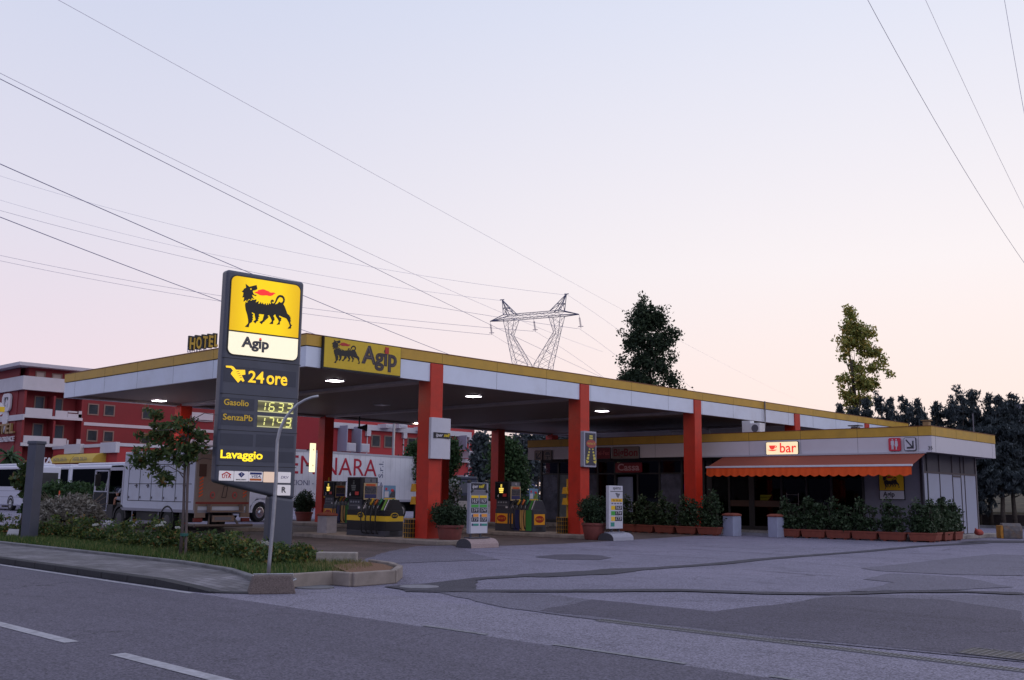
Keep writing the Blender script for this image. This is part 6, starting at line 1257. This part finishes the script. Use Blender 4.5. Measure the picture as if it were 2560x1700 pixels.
# --- buses
def bus(name,label,M,L_,W_,H_,near,windm=None):
    o=thing(name,label,'bus',M=M,group='white coaches parked before the hotel')
    b=MB();b.box(0,L_,.35,H_-.18,-W_,0);b.build('body',mat('coach_white',rgb(205,205,220),.3,noise=.03),o,bevel=.12,seg=3)
    b=MB();b.box(.5,L_-.5,H_-.2,H_,-W_+.25,-.2);b.build('roof',mat('coach_white',(0,0,0,1)),o,bevel=.08)
    b=MB();b.box(.25,L_-.35,1.75,H_-.42,-.01,.012);b.box(.25,L_-.35,1.75,H_-.42,-W_-.012,-W_+.01);b.build('side_window',mat('coach_dark_glass',(.008,.009,.012,1),.6,spec=0),o)
    b=MB();b.box(-.012,.02,1.75,H_-.65,-W_+.2,-.2);b.build('end_window',mat('coach_end_glass',(.03,.028,.03,1),.5,noise=.4,nscale=1.2),o);b=MB();b.box(L_-.02,L_+.012,1.65,H_-.65,-W_+.2,-.2);b.build('end_window',mat('coach_end_glass',(0,0,0,1)),o)
    b=MB()
    for k in range(4): b.box(-.015,-.005,H_-.58+.07*k,H_-.54+.07*k,-W_+.3,-.3)
    b.build('rear_louvre',BGY,o)
    b=MB();b.box(.15,L_-.15,.98,1.0,0,.006);b.box(.15,L_-.15,1.42,1.44,0,.006);b.build('side_joint',BGY,o)
    for x in (1.6,L_-2.4): wheelz(o,x,.48,-.14,.48,.3,GALV)
    b=MB()
    for x in (1.6,L_-2.4):
        n=8
        for i in range(n):
            a0,a1=PI*i/n,PI*(i+1)/n;b.prism([(x+.62*math.cos(a0),.5+.62*math.sin(a0)),(x+.62*math.cos(a1),.5+.62*math.sin(a1)),(x+.5*math.cos(a1),.5+.5*math.sin(a1)),(x+.5*math.cos(a0),.5+.5*math.sin(a0))],-.02,.012)
    b.build('wheel_arch',BLK,o);return o
X1=11.6;yn=PX(61,1230,X1).y
def busM(x,y,deg): return Frame((x,y,0),deg).M
# side facing -x: local x = -y direction; origin at far end
bus('coach','white coach at the left picture edge beside the grey post',busM(X1,yn+12,-90),12,2.5,3.42,1)
q=PY(173.5,1200,57).x;bus('coach','white coach seen from behind, with louvred rear above its window',Frame((q-.02,57,0),90).M@Matrix.Translation((0,0,2.5)),11,2.5,3.62,1)
X3_=13.9;ya_=PX(177,1200,X3_).y;bus('coach','white coach seen from its side, with long dark windows, behind the box truck',busM(X3_,ya_,-90),12,2.5,3.45,1)
# far dark lorry cab
P=PY(1162,1240,45);o=thing('dark_lorry','dark blue lorry cab facing the camera beside the white oleander','truck',(P.x,P.y,0),math.radians(-38))
LD=mat('lorry_dark',rgb(52,54,72),.35);b=MB();b.box(-1.25,1.25,0,2.2,.5,2.95);b.box(-1.2,1.2,.2,2.2,2.95,3.3);b.build('cab',LD,o,bevel=.1)
b=MB();b.box(-1.12,1.12,-.02,.01,1.75,2.7);b.build('windscreen',mat('lorry_glass',(.12,.12,.14,1),.1),o)
b=MB();b.box(-1.1,1.1,-.03,.0,.9,1.5);b.build('grille',BLK,o);b=MB()
b.box(-1.25,1.25,-.12,0,.4,.75);b.build('bumper',mat('lorry_grey',rgb(110,110,125),.5),o)
for s in (-1,1): b=MB();b.box(s*.85-.2,s*.85+.2,-.13,-.02,.78,.95);b.build('headlight',GALV,o)
for s in (-1,1): b=MB();b.tube([(s*1.2,.9,.48),(s*.9,.9,.48)],.48,18);b.build('wheel',TYRE,o)
# low grey wall below it
b=MB();P=PY(1095,1262,38);P2=PY(1330,1262,38);b.box(P.x,P2.x+6,38,38.3,0,1.05);tag(b.build('low_wall',CONC),'low grey wall beyond the canopy between trailer and shop','wall')
# ================================================================ TREES
def at(px_,depth,py=1250):
    d=ray(px_,py);d=d/float(np.dot(d,fw)) if False else d;k=depth;p=CAM+d*k;return Vector((p[0],p[1],0))
def ztop_(px_,py,P):
    n=np.array([fw[0],fw[1],0]);d=ray(px_,py);t_=((np.array([P[0],P[1],0])-CAM)@n)/(d@n);return float((CAM+d*t_)[2])
def blobs_from(P,pts):
    """crown lumps given as (px,py,rx_px,ry_px) around the tree's own axis"""
    out=[];n=np.array([fw[0],fw[1],0]);s=float((np.array([P[0],P[1],1.6])-CAM)@fw)/FPX
    for (x,y,rx,ry) in pts:
        d=ray(x,y);t_=((np.array([P[0],P[1],0])-CAM)@n)/(d@n);q=CAM+d*t_;out.append((q[0]-P[0],q[1]-P[1],q[2],rx*s,rx*s,ry*s))
    return out
P=at(1628,86);o=thing('poplar_tree','tall dark green poplar rising behind the canopy roof','tree',P)
foliage('crown',blobs_from(P,[(1616,790,30,36),(1592,812,22,40),(1641,808,24,38),(1612,860,48,46),(1658,850,24,38),(1582,850,20,24),(1613,915,50,42),(1580,942,30,26),(1655,908,26,30),(1675,950,20,24),(1610,965,52,24),(1562,950,12,18),(1560,905,9,14),(1702,978,14,12),(1612,764,8,13),(1574,788,7,13),(1646,778,11,15),(1555,838,9,15),(1681,838,9,16),(1680,895,10,14),(1625,1010,50,30),(1607,750,6,9)]),19000,.17,LDARK,o,11,clump=.34,per=46,shell=2.0)
trunk(o,15.5,.35,3,14,.16,.3,upw=1.8)
P=at(2122,84);o=thing('poplar_tree','slender sparse yellow green poplar behind the shop roof','tree',P)
foliage('crown',blobs_from(P,[(2127,785,12,20),(2128,815,22,24),(2150,815,13,24),(2118,850,22,30),(2150,845,20,28),(2172,835,10,16),(2115,880,18,22),(2160,880,24,28),(2190,880,16,26),(2140,920,26,26),(2185,915,22,26),(2208,905,12,14),(2150,960,28,26),(2110,950,12,10),(2118,985,18,14),(2103,975,8,8),(2180,960,18,22),(2135,1000,20,18),(2223,935,6,5),(2165,1000,14,14),(2125,1020,16,12)]),7000,.19,LYEL,o,12,clump=.27,per=34,shell=1.5)
b=MB();s=84/FPX;b.tube([(1.0,-1.05,0),(.85,-.9,6),(.55,-.6,11),(.2,-.2,16.4)],[.28,.2,.12,.02],8)
rg_=random.Random(5)
for k in range(18):
    z=3+k*.52;a=rg_.uniform(0,6.3);x_=.95-.04*z;y_=-1.0+.045*z;b.tube([(x_,y_,z),(x_+.5*math.cos(a),y_+.5*math.sin(a),z+1.4),(x_+.75*math.cos(a),y_+.75*math.sin(a),z+2.8)],[.07,.045,.015],5)
b.build('trunk',BARK,o,smooth=True)
tops=[(2107,1016,12),(2140,1020,12),(2172,995,13),(2212,988,14),(2240,1000,12),(2262,1000,14),(2304,1006,15),(2350,1006,18),(2390,1006,18),(2419,978,20),(2446,984,20),(2475,992,20),(2506,988,22),(2535,992,22),(2575,1000,26)]
nm=['first from the yellow poplar','second from the yellow poplar','third from the yellow poplar','fourth, with a sharp narrow top','fifth, short, over the yellow fascia end','sixth, over the far canopy corner','seventh, alone above the shop roof cap','eighth, above the shop roof corner','ninth, just left of the highest one','tallest of the row','right of the tallest one','above the roof aerial, broad','broad, near the right edge','second last before the right edge','cut by the right picture edge']
for i,((px_,py,wd),lb) in enumerate(zip(tops,nm)):
    X=50+ (i%3)*.9;q=PX(px_,1250,X);P=Vector((q.x,q.y,0));zt_=ztop_(px_,py,P)
    o=thing('cypress_tree','dark cypress in the row behind the shop, '+lb,'tree',P,group='dark cypresses behind the shop')
    z0_=2.6 if px_>2430 else 1.5;Rr=wd*.030*1.9;rg_=random.Random(i);bl=[]
    nb=9
    for k in range(nb):
        t_=k/(nb-1);z=z0_+(zt_-z0_-.3)*t_;r_=Rr*(1.75-1.45*t_)*rg_.uniform(.8,1.2);bl.append((rg_.uniform(-.3,.3)*Rr,rg_.uniform(-.3,.3)*Rr,z,r_,r_,(zt_-z0_)/nb*.9))
    bl.append((0,0,zt_-.25,.10,.10,.45))
    for k in range(5):
        a=rg_.uniform(0,6.3);z=zt_-rg_.uniform(.5,2.6);bl.append((Rr*.8*math.cos(a),Rr*.8*math.sin(a),z,.16,.16,.5))
    foliage('crown',bl,11000,.10,LCON,o,200+i,clump=.13,per=34,elong=3.0,shell=2.0,upb=1.4)
    trunk(o,zt_*.9,.16,i,8,.14,.25,upw=.2)
mids=[('conifer_tree','dark blue green conifer right of the red hotel wing',1205,112,[(1205,1110,20,26),(1205,1150,24,30),(1203,1195,26,30),(1205,1235,28,25)],LCON,5000,.32),
('broadleaf_tree','green leafy tree framed between the canopy and the shop',1268,80,[(1262,1115,30,26),(1280,1140,34,28),(1255,1165,34,28),(1290,1180,30,28),(1262,1205,34,24),(1300,1215,20,22),(1240,1140,18,26)],LMID,9000,.2),
('broadleaf_tree','hazy dark tree behind the left end of the shop roof',1345,128,[(1310,1120,30,35),(1345,1110,35,24),(1395,1105,30,20),(1320,1165,35,40),(1440,1105,30,16)],LCON,6500,.4),
('broadleaf_tree','dark tree rising between hotel wing windows and the nearest column',1042,66,[(1040,1125,20,18),(1055,1140,18,20),(1035,1150,22,18),(1060,1112,10,12),(1050,1185,22,30)],LMID,4200,.15),
('broadleaf_tree','dark leafy tree right of the nearest column before the hotel wing',1122,66,[(1115,1120,16,26),(1132,1125,14,24),(1115,1165,22,26),(1138,1150,10,14),(1112,1200,18,20)],LMID,6500,.15)]
for i,(nme,lb,px_,dp,bl,m,n,lf) in enumerate(mids):
    P=at(px_,dp);o=thing(nme,lb,'tree',P);foliage('crown',blobs_from(P,bl),n,lf,m,o,300+i,clump=lf*1.5,per=20,shell=2.3);trunk(o,max(5,dp*.06),.2,i,7,.2)
P=at(1122,61);o=thing('oleander_bush','oleander bush covered with white flowers left of the price board','bush',P)
bl=blobs_from(P,[(1120,1225,22,22),(1135,1215,12,18),(1108,1235,14,16),(1125,1248,22,14)]);foliage('leaves',bl,2600,.12,LMID,o,330,clump=.2);foliage('flowers',bl,1500,.12,LWHT,o,331,clump=.12,per=8,shell=5)
P=at(15,88);o=thing('palm_tree','bushy dark palm at the left edge before the hotel','palm',P);b=MB();rg_=random.Random(9);zc_=ztop_(15,1140,P)
for k in range(46):
    a=rg_.uniform(0,6.3);e=rg_.uniform(-.6,1.3);ln=rg_.uniform(1.2,2.1);pts=[];
    for j in range(6):
        t_=j/5;pts.append(Vector((math.cos(a)*ln*t_*math.cos(e*.6),math.sin(a)*ln*t_*math.cos(e*.6),zc_+ln*t_*math.sin(e)-.9*t_*t_)))
    for j in range(5):
        d=(pts[j+1]-pts[j]);s_=Vector((-math.sin(a),math.cos(a),0))*(.22*(1-j/5)+.03);v=[pts[j]-s_+Vector((0,0,-.1)),pts[j],pts[j+1],pts[j+1]-s_*.8+Vector((0,0,-.12)),pts[j]+s_+Vector((0,0,-.1)),pts[j+1]+s_*.8+Vector((0,0,-.12))];b.add(v,[(0,1,2,3),(1,4,5,2)])
b.build('fronds',LMID,o);b=MB();b.tube([(0,0,0),(0,0,zc_)],.3,10);b.build('trunk',BARK,o)
# hedge
def hedge(name,label,px0,px1,Y,h,m,n,seed,leaf=.13,d=.8):
    xa=PY(px0,1250,Y).x;xb=PY(px1,1250,Y).x;o=thing(name,label,'hedge',(xa,Y,0));k=max(2,int((xb-xa)/1.1));rg_=random.Random(seed)
    foliage('leaves',[((xb-xa)*(i+.5)/k,0,h*.5*rg_.uniform(.95,1.1),(xb-xa)/k*.75,d,h*.5) for i in range(k)],n,leaf,m,o,seed,clump=leaf*1.3,per=18,shell=3)
    b=MB();rg_=random.Random(seed)
    for i in range(k): x=(xb-xa)*(i+.5)/k;b.tube([(x,0,0),(x+.1,0,h*.7)],.05,5)
    b.build('stems',BARK,o);return o
hedge('hedge','dense dark green hedge between grey post and box truck',105,275,33,1.95,LMID,16000,41)
hedge('hedge','dark shrubs beyond the low wall behind the second pump',1225,1340,52,1.5,LMID,6000,42,.16)
P=PY(147,1250,31.5);o=thing('orange_marker','thin orange warning marker standing before the hedge','marker',(P.x,P.y,0));b=MB();b.lathe([(.16,0),(.16,.03),(.10,.026),(.03,1.5),(0,1.52)],12);b.build('cone',mat('marker_orange',rgb(215,80,45),.6),o)
P=G(250,1300);b=MB();b.box(P.x-2,P.x+.9,P.y-.1,P.y+.15,0,.14,0);b.box(P.x-.1,P.x+.9,P.y-.104,P.y+.154,0.01,.144,1);struct(b.build('island_kerb',[KERB,mat('kerb_yellow',rgb(180,120,50),.8,noise=.3,nscale=8)]))
P=G(590,1325);b=MB();b.box(P.x-1.2,P.x+.8,P.y-.15,P.y+.15,0,.13);struct(b.build('island_kerb',KERBL,bevel=.02))
# grey dry shrub
P=G(168,1334,.12);o=thing('grey_shrub','round dry grey brown shrub beside the grey post','bush',(P.x,P.y,.1))
foliage('leaves',[(0,0,.58,1.15,1.15,.58),(.25,.15,.85,.7,.7,.42),(-.4,.1,.7,.6,.6,.45)],11000,.065,LGRY,o,51,clump=.09,per=14,elong=3,shell=3)
b=MB();rg_=random.Random(2)
for k in range(26): a=rg_.uniform(0,6.3);e=rg_.uniform(.2,1);b.tube([(0,0,0),(math.cos(a)*.7*e,math.sin(a)*.7*e,.9),(math.cos(a)*1.3*e,math.sin(a)*1.2*e,1.28*rg_.uniform(.8,1.15))],.008,4)
b.build('twigs',mat('twig',(.16,.12,.09,1),.9),o)
# saplings
P=G(450,1395,.12);o=thing('sapling','young leafy tree tied to a stake in the rose bed','tree',(P.x,P.y,.1))
bl=blobs_from(Vector((P.x,P.y,0)),[(395,1035,28,20),(430,1060,52,24),(400,1090,60,26),(470,1075,42,30),(420,1125,72,26),(360,1150,30,22),(480,1120,36,30),(455,1150,38,16),(385,1170,28,22),(340,1130,16,12),(495,1085,20,18),(410,1195,22,16)])
bl=[(a,c,z-.1,r1,r2,r3) for a,c,z,r1,r2,r3 in bl];foliage('crown',bl,2500,.062,LSAP,o,61,clump=.075,per=20,elong=2.4,shell=1.3)
b=MB();b.tube([(0,0,0),(.02,0,.9),(.0,.03,1.9),(.0,.0,2.5),(.05,0,3.2)],[.04,.035,.028,.02,.008],8);rg_=random.Random(3)
for k in range(14): a=rg_.uniform(0,6.3);z=1.75+.1*k;ln=rg_.uniform(.5,.95);b.tube([(0,0,z),(math.cos(a)*ln*.5,math.sin(a)*ln*.5,z+.2),(math.cos(a)*ln,math.sin(a)*ln,z+.15)],[.014,.009,.004],5)
b.build('trunk',mat('sapling_bark',rgb(98,86,86),.9,noise=.3,nscale=12),o,smooth=True)
b=MB();b.tube([(.10,-.06,0),(.03,-.04,2.15)],.03,8);b.build('stake',mat('stake_wood',rgb(105,92,92),.9,noise=.2,nscale=9),o);b=MB();b.tube([(.05,-.03,.50),(.05,-.03,.56)],.085,12);b.build('green_tie',mat('tie_green',rgb(40,95,90),.7),o)
P=G(52,1348,.12);o=thing('sapling','small thin tree with a dark trunk left of the grey post','tree',(P.x,P.y,.1))
bl=blobs_from(Vector((P.x,P.y,0)),[(70,1190,14,16),(60,1210,22,14),(45,1205,10,10),(75,1215,14,12),(68,1175,10,8),(80,1180,8,8),(62,1232,12,10)])
foliage('crown',bl,700,.12,LSAP,o,62,clump=.10,per=10);b=MB();b.tube([(0,0,0),(.05,0,1.2),(.15,0,2.3)],[.09,.07,.02],8);b.build('trunk',BARK,o,smooth=True)
foliage('ivy',[(0,0,.8,.12,.12,.8)],500,.07,LMID,o,63,clump=.04)
# roses
rs=[(20,1352,.75,0,'yellowish green rose bush at the far left of the bed'),(120,1358,.75,0,'rose bush at the foot of the grey post'),(165,1362,.85,0,'rose bush in front of the grey shrub'),(215,1368,.85,1,'rose bush with one low white bloom'),(255,1370,.8,4,'rose bush with a row of white blooms on top'),(300,1374,.72,0,'rose bush below the truck cab'),(345,1380,.78,0,'rose bush below the truck cargo box, left'),(378,1384,.9,3,'rose bush with three white blooms left of the sapling'),(412,1388,.9,2,'rose bush with a large white bloom beside the sapling stake'),(490,1398,.7,1,'rose bush just right of the sapling with one white bloom'),(535,1402,.72,0,'rose bush below the truck rear'),(580,1410,.72,0,'rose bush left of the pylon column'),(620,1416,.62,1,'rose bush touching the bent pole'),(655,1420,.60,2,'rose bush before the pylon column'),(700,1428,.62,0,'rose bush at the right foot of the pylon'),(740,1420,.42,0,'low rose bush at the right end of the row')]
for i,(px_,py,h_,nf,lb) in enumerate(rs):
    h_*=.56
    P=G(px_,py-12,.12);rg_=random.Random(70+i);o=thing('rose_bush',lb,'rose bush',(P.x,P.y,.11),group='rose bushes in the long bed')
    bl=[(rg_.uniform(-.3,.3),rg_.uniform(-.35,.35),h_*rg_.uniform(.35,.65),.34,.36,h_*.38) for _ in range(5)]+[(rg_.uniform(-.35,.35),rg_.uniform(-.4,.4),h_*rg_.uniform(.95,1.4),.08,.08,h_*.22) for _ in range(7)]
    foliage('leaves',bl,1500,.055,LROS,o,70+i,clump=.07,per=10,shell=1.8)
    b=MB()
    for k in range(8): a=rg_.uniform(0,6.3);e=rg_.uniform(.1,.4);b.tube([(0,0,0),(math.cos(a)*e*.6,math.sin(a)*e*.6,h_*.5),(math.cos(a)*e,math.sin(a)*e,h_*rg_.uniform(.9,1.5))],.007,4)
    b.build('stems',mat('rose_stem',(.07,.09,.035,1),.8),o)
    for k in range(nf):
        b=MB();c=Vector((rg_.uniform(-.35,.1),rg_.uniform(-.45,.3),h_*rg_.uniform(1.05,1.3)))
        for j in range(14):
            a=j*2.4;e=.02+.035*(j/14);q=c+Vector((math.cos(a)*e,math.sin(a)*e,.03*(1-j/14)));t_=Vector((-math.sin(a),math.cos(a),0))*.025;u=Vector((math.cos(a)*.6,math.sin(a)*.6,.8))*.04;b.add([q-t_,q+t_,q+t_+u,q-t_+u],[(0,1,2,3)])
        b.build('rose_bloom',LWHT,o)
P=G(37,1346,.12);b=MB();b.add([(-.28,0,.0),(.28,.05,.0),(.25,.1,.26),(-.2,.05,.28),(-.28,.012,.0),(.28,.062,.0),(.25,.112,.26),(-.2,.062,.28)],[(0,1,2,3),(7,6,5,4),(0,4,5,1),(1,5,6,2),(2,6,7,3),(3,7,4,0)])
o=b.build('white_card',mat('litter_white',rgb(200,198,210),.6));o.location=(P.x,P.y,.12);o.rotation_euler=(0,0,-.6);tag(o,'white card lying in the grass at the far left','litter')
P=G(842,1412,.12);b=MB();b.box(-.42,.42,-.12,.12,0,.28);o=b.build('low_concrete_block',CONC,bevel=.02);o.location=(P.x,P.y,.1);o.rotation_euler=(0,0,math.radians(-47));tag(o,'long low concrete block behind the dry grass of the planted bed','concrete block')
# bank and warehouse at right
b=MB();v=[(54,-60,0),(54,24,0),(55,-60,.9),(55,24,.9),(72,-60,3.2),(72,24,3.2),(200,-60,3.2),(200,24,3.2)];b.add(v,[(0,2,3,1),(2,4,5,3),(4,6,7,5)]);struct(b.build('grassy_bank',mat('bank_grass',(.10,.08,.05,1),.95,noise=.6,nscale=1.2,bump=.6,bscale=8,stain=((.12,.07,.035,1),.8,.7))))
b=MB();b.box(53.4,54.2,-40,12,0,.75);tag(b.build('retaining_wall',mat('wall_brown',rgb(82,74,74),.9,noise=.3,nscale=2)),'low dark retaining wall under the cypresses','wall')
b=MB();b.box(47.2,47.5,-30,2,0,.16);struct(b.build('far_kerb',KERB))
wh=thing('warehouse','pale grey warehouse with a gridded gate seen between cypress trunks','building',(78,0,0))
ztw=PX(2545,1010,78).z;yw=PX(2528,1010,78).y
b=MB();b.box(0,20,-60,yw,3.2,ztw-.4);b.build('wall',mat('warehouse_pale',rgb(150,145,160),.7,noise=.08,nscale=.4),wh);b=MB();b.box(-.2,20,-60,yw+.2,ztw-.4,ztw);b.build('roof_edge',mat('roof_grey',rgb(105,105,120),.5),wh)
a=PX(2516,1245,77);c=PX(2545,1275,77)
gt=thing('grid_gate','white gridded gate between the cypress trunks at the right edge','gate',(76,0,0));b=MB()
z0_=PX(2530,1275,76).z;z1_=PX(2530,1215,76).z;y0_=PX(2548,1240,76).y;y1_=PX(2512,1240,76).y
for k in range(13): y=y0_+(y1_-y0_)*k/12;b.box(0,.05,y-.03,y+.03,z0_,z1_)
for k in range(12): z=z0_+(z1_-z0_)*k/11;b.box(.0,.06,y0_,y1_,z-.03,z+.03)
b.build('bars',CWH,gt);b=MB();b.box(.1,.15,y0_,y1_,z0_,z1_);b.build('backing',BFR,gt)
# tree belt beyond everything (fills the horizon gaps)
o=foliage('far_tree_belt',[(120+14*i,150-11*i,3.5,9,9,4.5+(i%3)) for i in range(9)]+[(60+10*i,190+2*i,3.5,8,8,4) for i in range(-8,6)]+[(85+9*i,120-2*i,3,7,7,4) for i in range(-2,4)],26000,.9,LCON,None,77,clump=1.2,per=22,shell=3);o['kind']='stuff';tag(o,'far dark belt of trees along the horizon','trees')
# ================================================================ TRANSMISSION TOWER
TWM=mat('tower_steel',rgb(95,98,130),.5)
DT=170.0;p=CAM+ray(1334,785)*DT;base_=Vector((p[0],p[1],0))
ang=math.degrees(yaw)-90+28-(0)   # arm direction, right end nearer the camera
ang=math.degrees(yaw)-90-28
aw_=math.radians(ang);TM=Matrix.Translation(base_)@Matrix.Rotation(aw_,4,'Z')
tw=thing('transmission_tower','lattice steel power pylon with a wide crossarm behind the canopy','power pylon',M=TM)
def zz(py,px_=1334): return float((CAM+ray(px_,py)*DT)[2])
zc0,zc1=zz(795),zz(783);zh=zz(741);zp=zz(836);zw=zz(915);um=16.8/2
def lat(b,A,B,n,t=.05,t2=.022):
    """A,B: rings of 4 corner points; legs between them with n zigzag bays"""
    for a,c in zip(A,B): b.bar(a,c,t)
    for k in range(n):
        for i in range(4):
            j=(i+1)%4;p0=A[i].lerp(B[i],k/n);p1=A[j].lerp(B[j],(k+1)/n);p2=A[j].lerp(B[j],k/n);p3=A[i].lerp(B[i],(k+1)/n);b.bar(p0,p1,t2);b.bar(p2,p3,t2)
def ring(u0,u1,w_,z): return [Vector((u0,-w_,z)),Vector((u1,-w_,z)),Vector((u1,w_,z)),Vector((u0,w_,z))]
for s in (-1,1):
    b=MB();lat(b,ring(s*5.4,s*3.2,.9,zc0),ring(s*4.9,s*3.95,.45,zp),2);lat(b,ring(s*4.9,s*3.95,.45,zp),ring(s*3.4,s*.6,.9,zw),4);lat(b,ring(s*3.4,s*.6,.9,zw),ring(s*2.6,s*.1,1.1,zw-5),3);b.build('tower_leg',TWM,tw)
    b=MB();tip=Vector((s*6.1,0,zh))
    for q in ring(s*5.4,s*3.4,.8,zc1)+[Vector((s*4.6,0,zc1))]: b.bar(q,tip,.07)
    r1=[q.lerp(tip,.45) for q in ring(s*5.4,s*3.4,.8,zc1)]
    for i in range(4): b.bar(r1[i],r1[(i+1)%4],.05);b.bar(ring(s*5.4,s*3.4,.8,zc1)[i],r1[(i+1)%4],.05)
    b.tube([tip+Vector((-.4,0,0)),tip+Vector((.4,0,0))],.08,5);b.build('earth_peak',TWM,tw)
b=MB();lat(b,[Vector((-5.4,-.8,zc0)),Vector((-5.4,.8,zc0)),Vector((-5.4,.8,zc1)),Vector((-5.4,-.8,zc1))],[Vector((5.4,-.8,zc0)),Vector((5.4,.8,zc0)),Vector((5.4,.8,zc1)),Vector((5.4,-.8,zc1))],8,.05,.022)
for s in (-1,1):
    tip=Vector((s*um,0,zc0));
    for q in (Vector((s*5.4,-.8,zc0)),Vector((s*5.4,.8,zc0)),Vector((s*5.4,.8,zc1)),Vector((s*5.4,-.8,zc1))): b.bar(q,tip,.08)
b.build('crossarm',TWM,tw)
b=MB();lat(b,ring(-2.6,2.6,1.1,zw-5),ring(-1.6,1.6,1.2,zw-8),2);lat(b,ring(-1.6,1.6,1.2,zw-8),ring(-4,4,3.6,0),6,.14,.07);b.build('tower_body',TWM,tw)
INS=mat('insulator_brown',rgb(130,115,150),.4)
for u in (-um,0,um):
    b=MB();b.tube([(u,0,zc0),(u+.1,0,zc0-.6)],.03,5)
    for k in range(12): z=zc0-.6-.125*k;b.lathe([(.03,-.04),(.17,-.02),(.17,.0),(.03,.04)],10,(u+.1+.02*k,0,z))
    b.tube([(u+.34+.45*math.cos(2*PI*k/12),.3*math.sin(2*PI*k/12),zc0-2.05) for k in range(13)],.03,4);b.tube([(u+.34,0,zc0-2.0),(u+.36,0,zc0-2.4)],.04,5);b.build('insulator_string',INS,tw)
# ================================================================ POWER LINES
WM=mat('wire_grey',rgb(150,150,185),.6);WF=mat('wire_pale',rgb(228,226,240),.6)
def wire(label,pts,P,deg,r,m,ext=(0,0),group='overhead power lines'):
    Q=[VP(x,y,P,deg) for x,y in pts];th=math.radians(deg);d=Vector((math.cos(th),math.sin(th),0));o_=Vector((P[0],P[1],0))
    s=np.array([(q-o_).dot(d) for q in Q]);z=np.array([q.z for q in Q]);k=2 if len(Q)>2 else 1;c=np.polyfit(s,z,k)
    s0,s1=s.min(),s.max();L_=s1-s0
    base0=o_;ss=np.linspace(s0-ext[0],s1+ext[1],28);b=MB();b.tube([base0+d*t_+Vector((0,0,float(np.polyval(c,t_)))) for t_ in ss],r,4);tag(b.build('power_line',m),label,'power line',group)
for lb,pts,y0,r,m in (
 ('pale overhead wire crossing the upper left sky towards the pylon',[(208,0),(400,121),(800,363),(1120,551),(1412,720),(1740,865),(2080,1020)],62,.022,WF),
 ('pale overhead wire just above the darkest wire at upper left',[(0,183),(240,300),(435,400),(800,577),(1000,667),(1250,780)],56,.020,WF),
 ('darkest overhead wire from the upper left edge to the canopy roof',[(0,193),(397,400),(740,575),(1000,703),(1225,808),(1470,928)],42,.020,WM),
 ('dark overhead wire passing behind the top of the price pylon',[(0,409),(200,498),(400,587),(620,680),(760,739),(1120,885)],42,.022,WM),
 ('dark overhead wire ending behind the canopy corner at left',[(0,541),(200,622),(400,697),(555,753),(700,803),(775,833)],42,.020,WM)):
    wire(lb,pts,(0,y0-20),24,r,m,(25,60))
tb=base_;dirn=130
def TP(u): q=TM@Vector((u,0,0));return (q.x,q.y)
for lb,pts,u,r in (
 ('thin overhead wire from the right tip of the power pylon to the left edge',[(0,444),(200,495),(500,576),(800,644),(1100,703),(1412,733)],6.1,.022),
 ('thin overhead wire from the left tip of the power pylon to the left edge',[(0,503),(250,565),(500,627),(800,690),(1060,733),(1253,747)],-6.1,.022),
 ('overhead wire from the right insulator of the power pylon',[(0,530),(240,583),(560,665),(760,708),(1160,783),(1444,819)],um,.026),
 ('overhead wire from the middle insulator of the power pylon',[(0,639),(260,690),(555,738),(760,769),(1100,812),(1334,826)],0,.026),
 ('overhead wire from the left insulator of the power pylon',[(0,654),(260,700),(550,752),(760,785),(1000,818),(1227,834)],-um,.026)):
    wire(lb,pts,TP(u),dirn,r,WM if r>.024 else WF,(0,30))
for lb,pts,u in (('overhead wire running right and down from the right insulator',[(1444,819),(1500,858),(1560,905)],um),('overhead wire running right and down from the middle insulator',[(1334,826),(1420,880),(1480,922)],0),('overhead wire running right and down from the left insulator',[(1227,834),(1290,872),(1335,898)],-um),('faint overhead wire running right from the right tip of the power pylon',[(1412,733),(1480,778),(1560,835)],6.1)):
    wire(lb,pts,TP(u),-28,.018,WM if 'faint' not in lb else WF,(0,20))
for lb,pts,y0,m in (('dark overhead wire at the upper right, leftmost of three',[(2168,0),(2235,118),(2370,355),(2470,525),(2560,655)],-8,WM),('pale overhead wire at the upper right, middle of three',[(2314,0),(2400,187),(2480,357),(2560,520)],-5,WF),('dark overhead wire at the upper right, nearest the right edge',[(2511,0),(2535,140),(2560,280)],-9,WM)):
    wire(lb,pts,(25,y0),2,.012,m,(8,30))
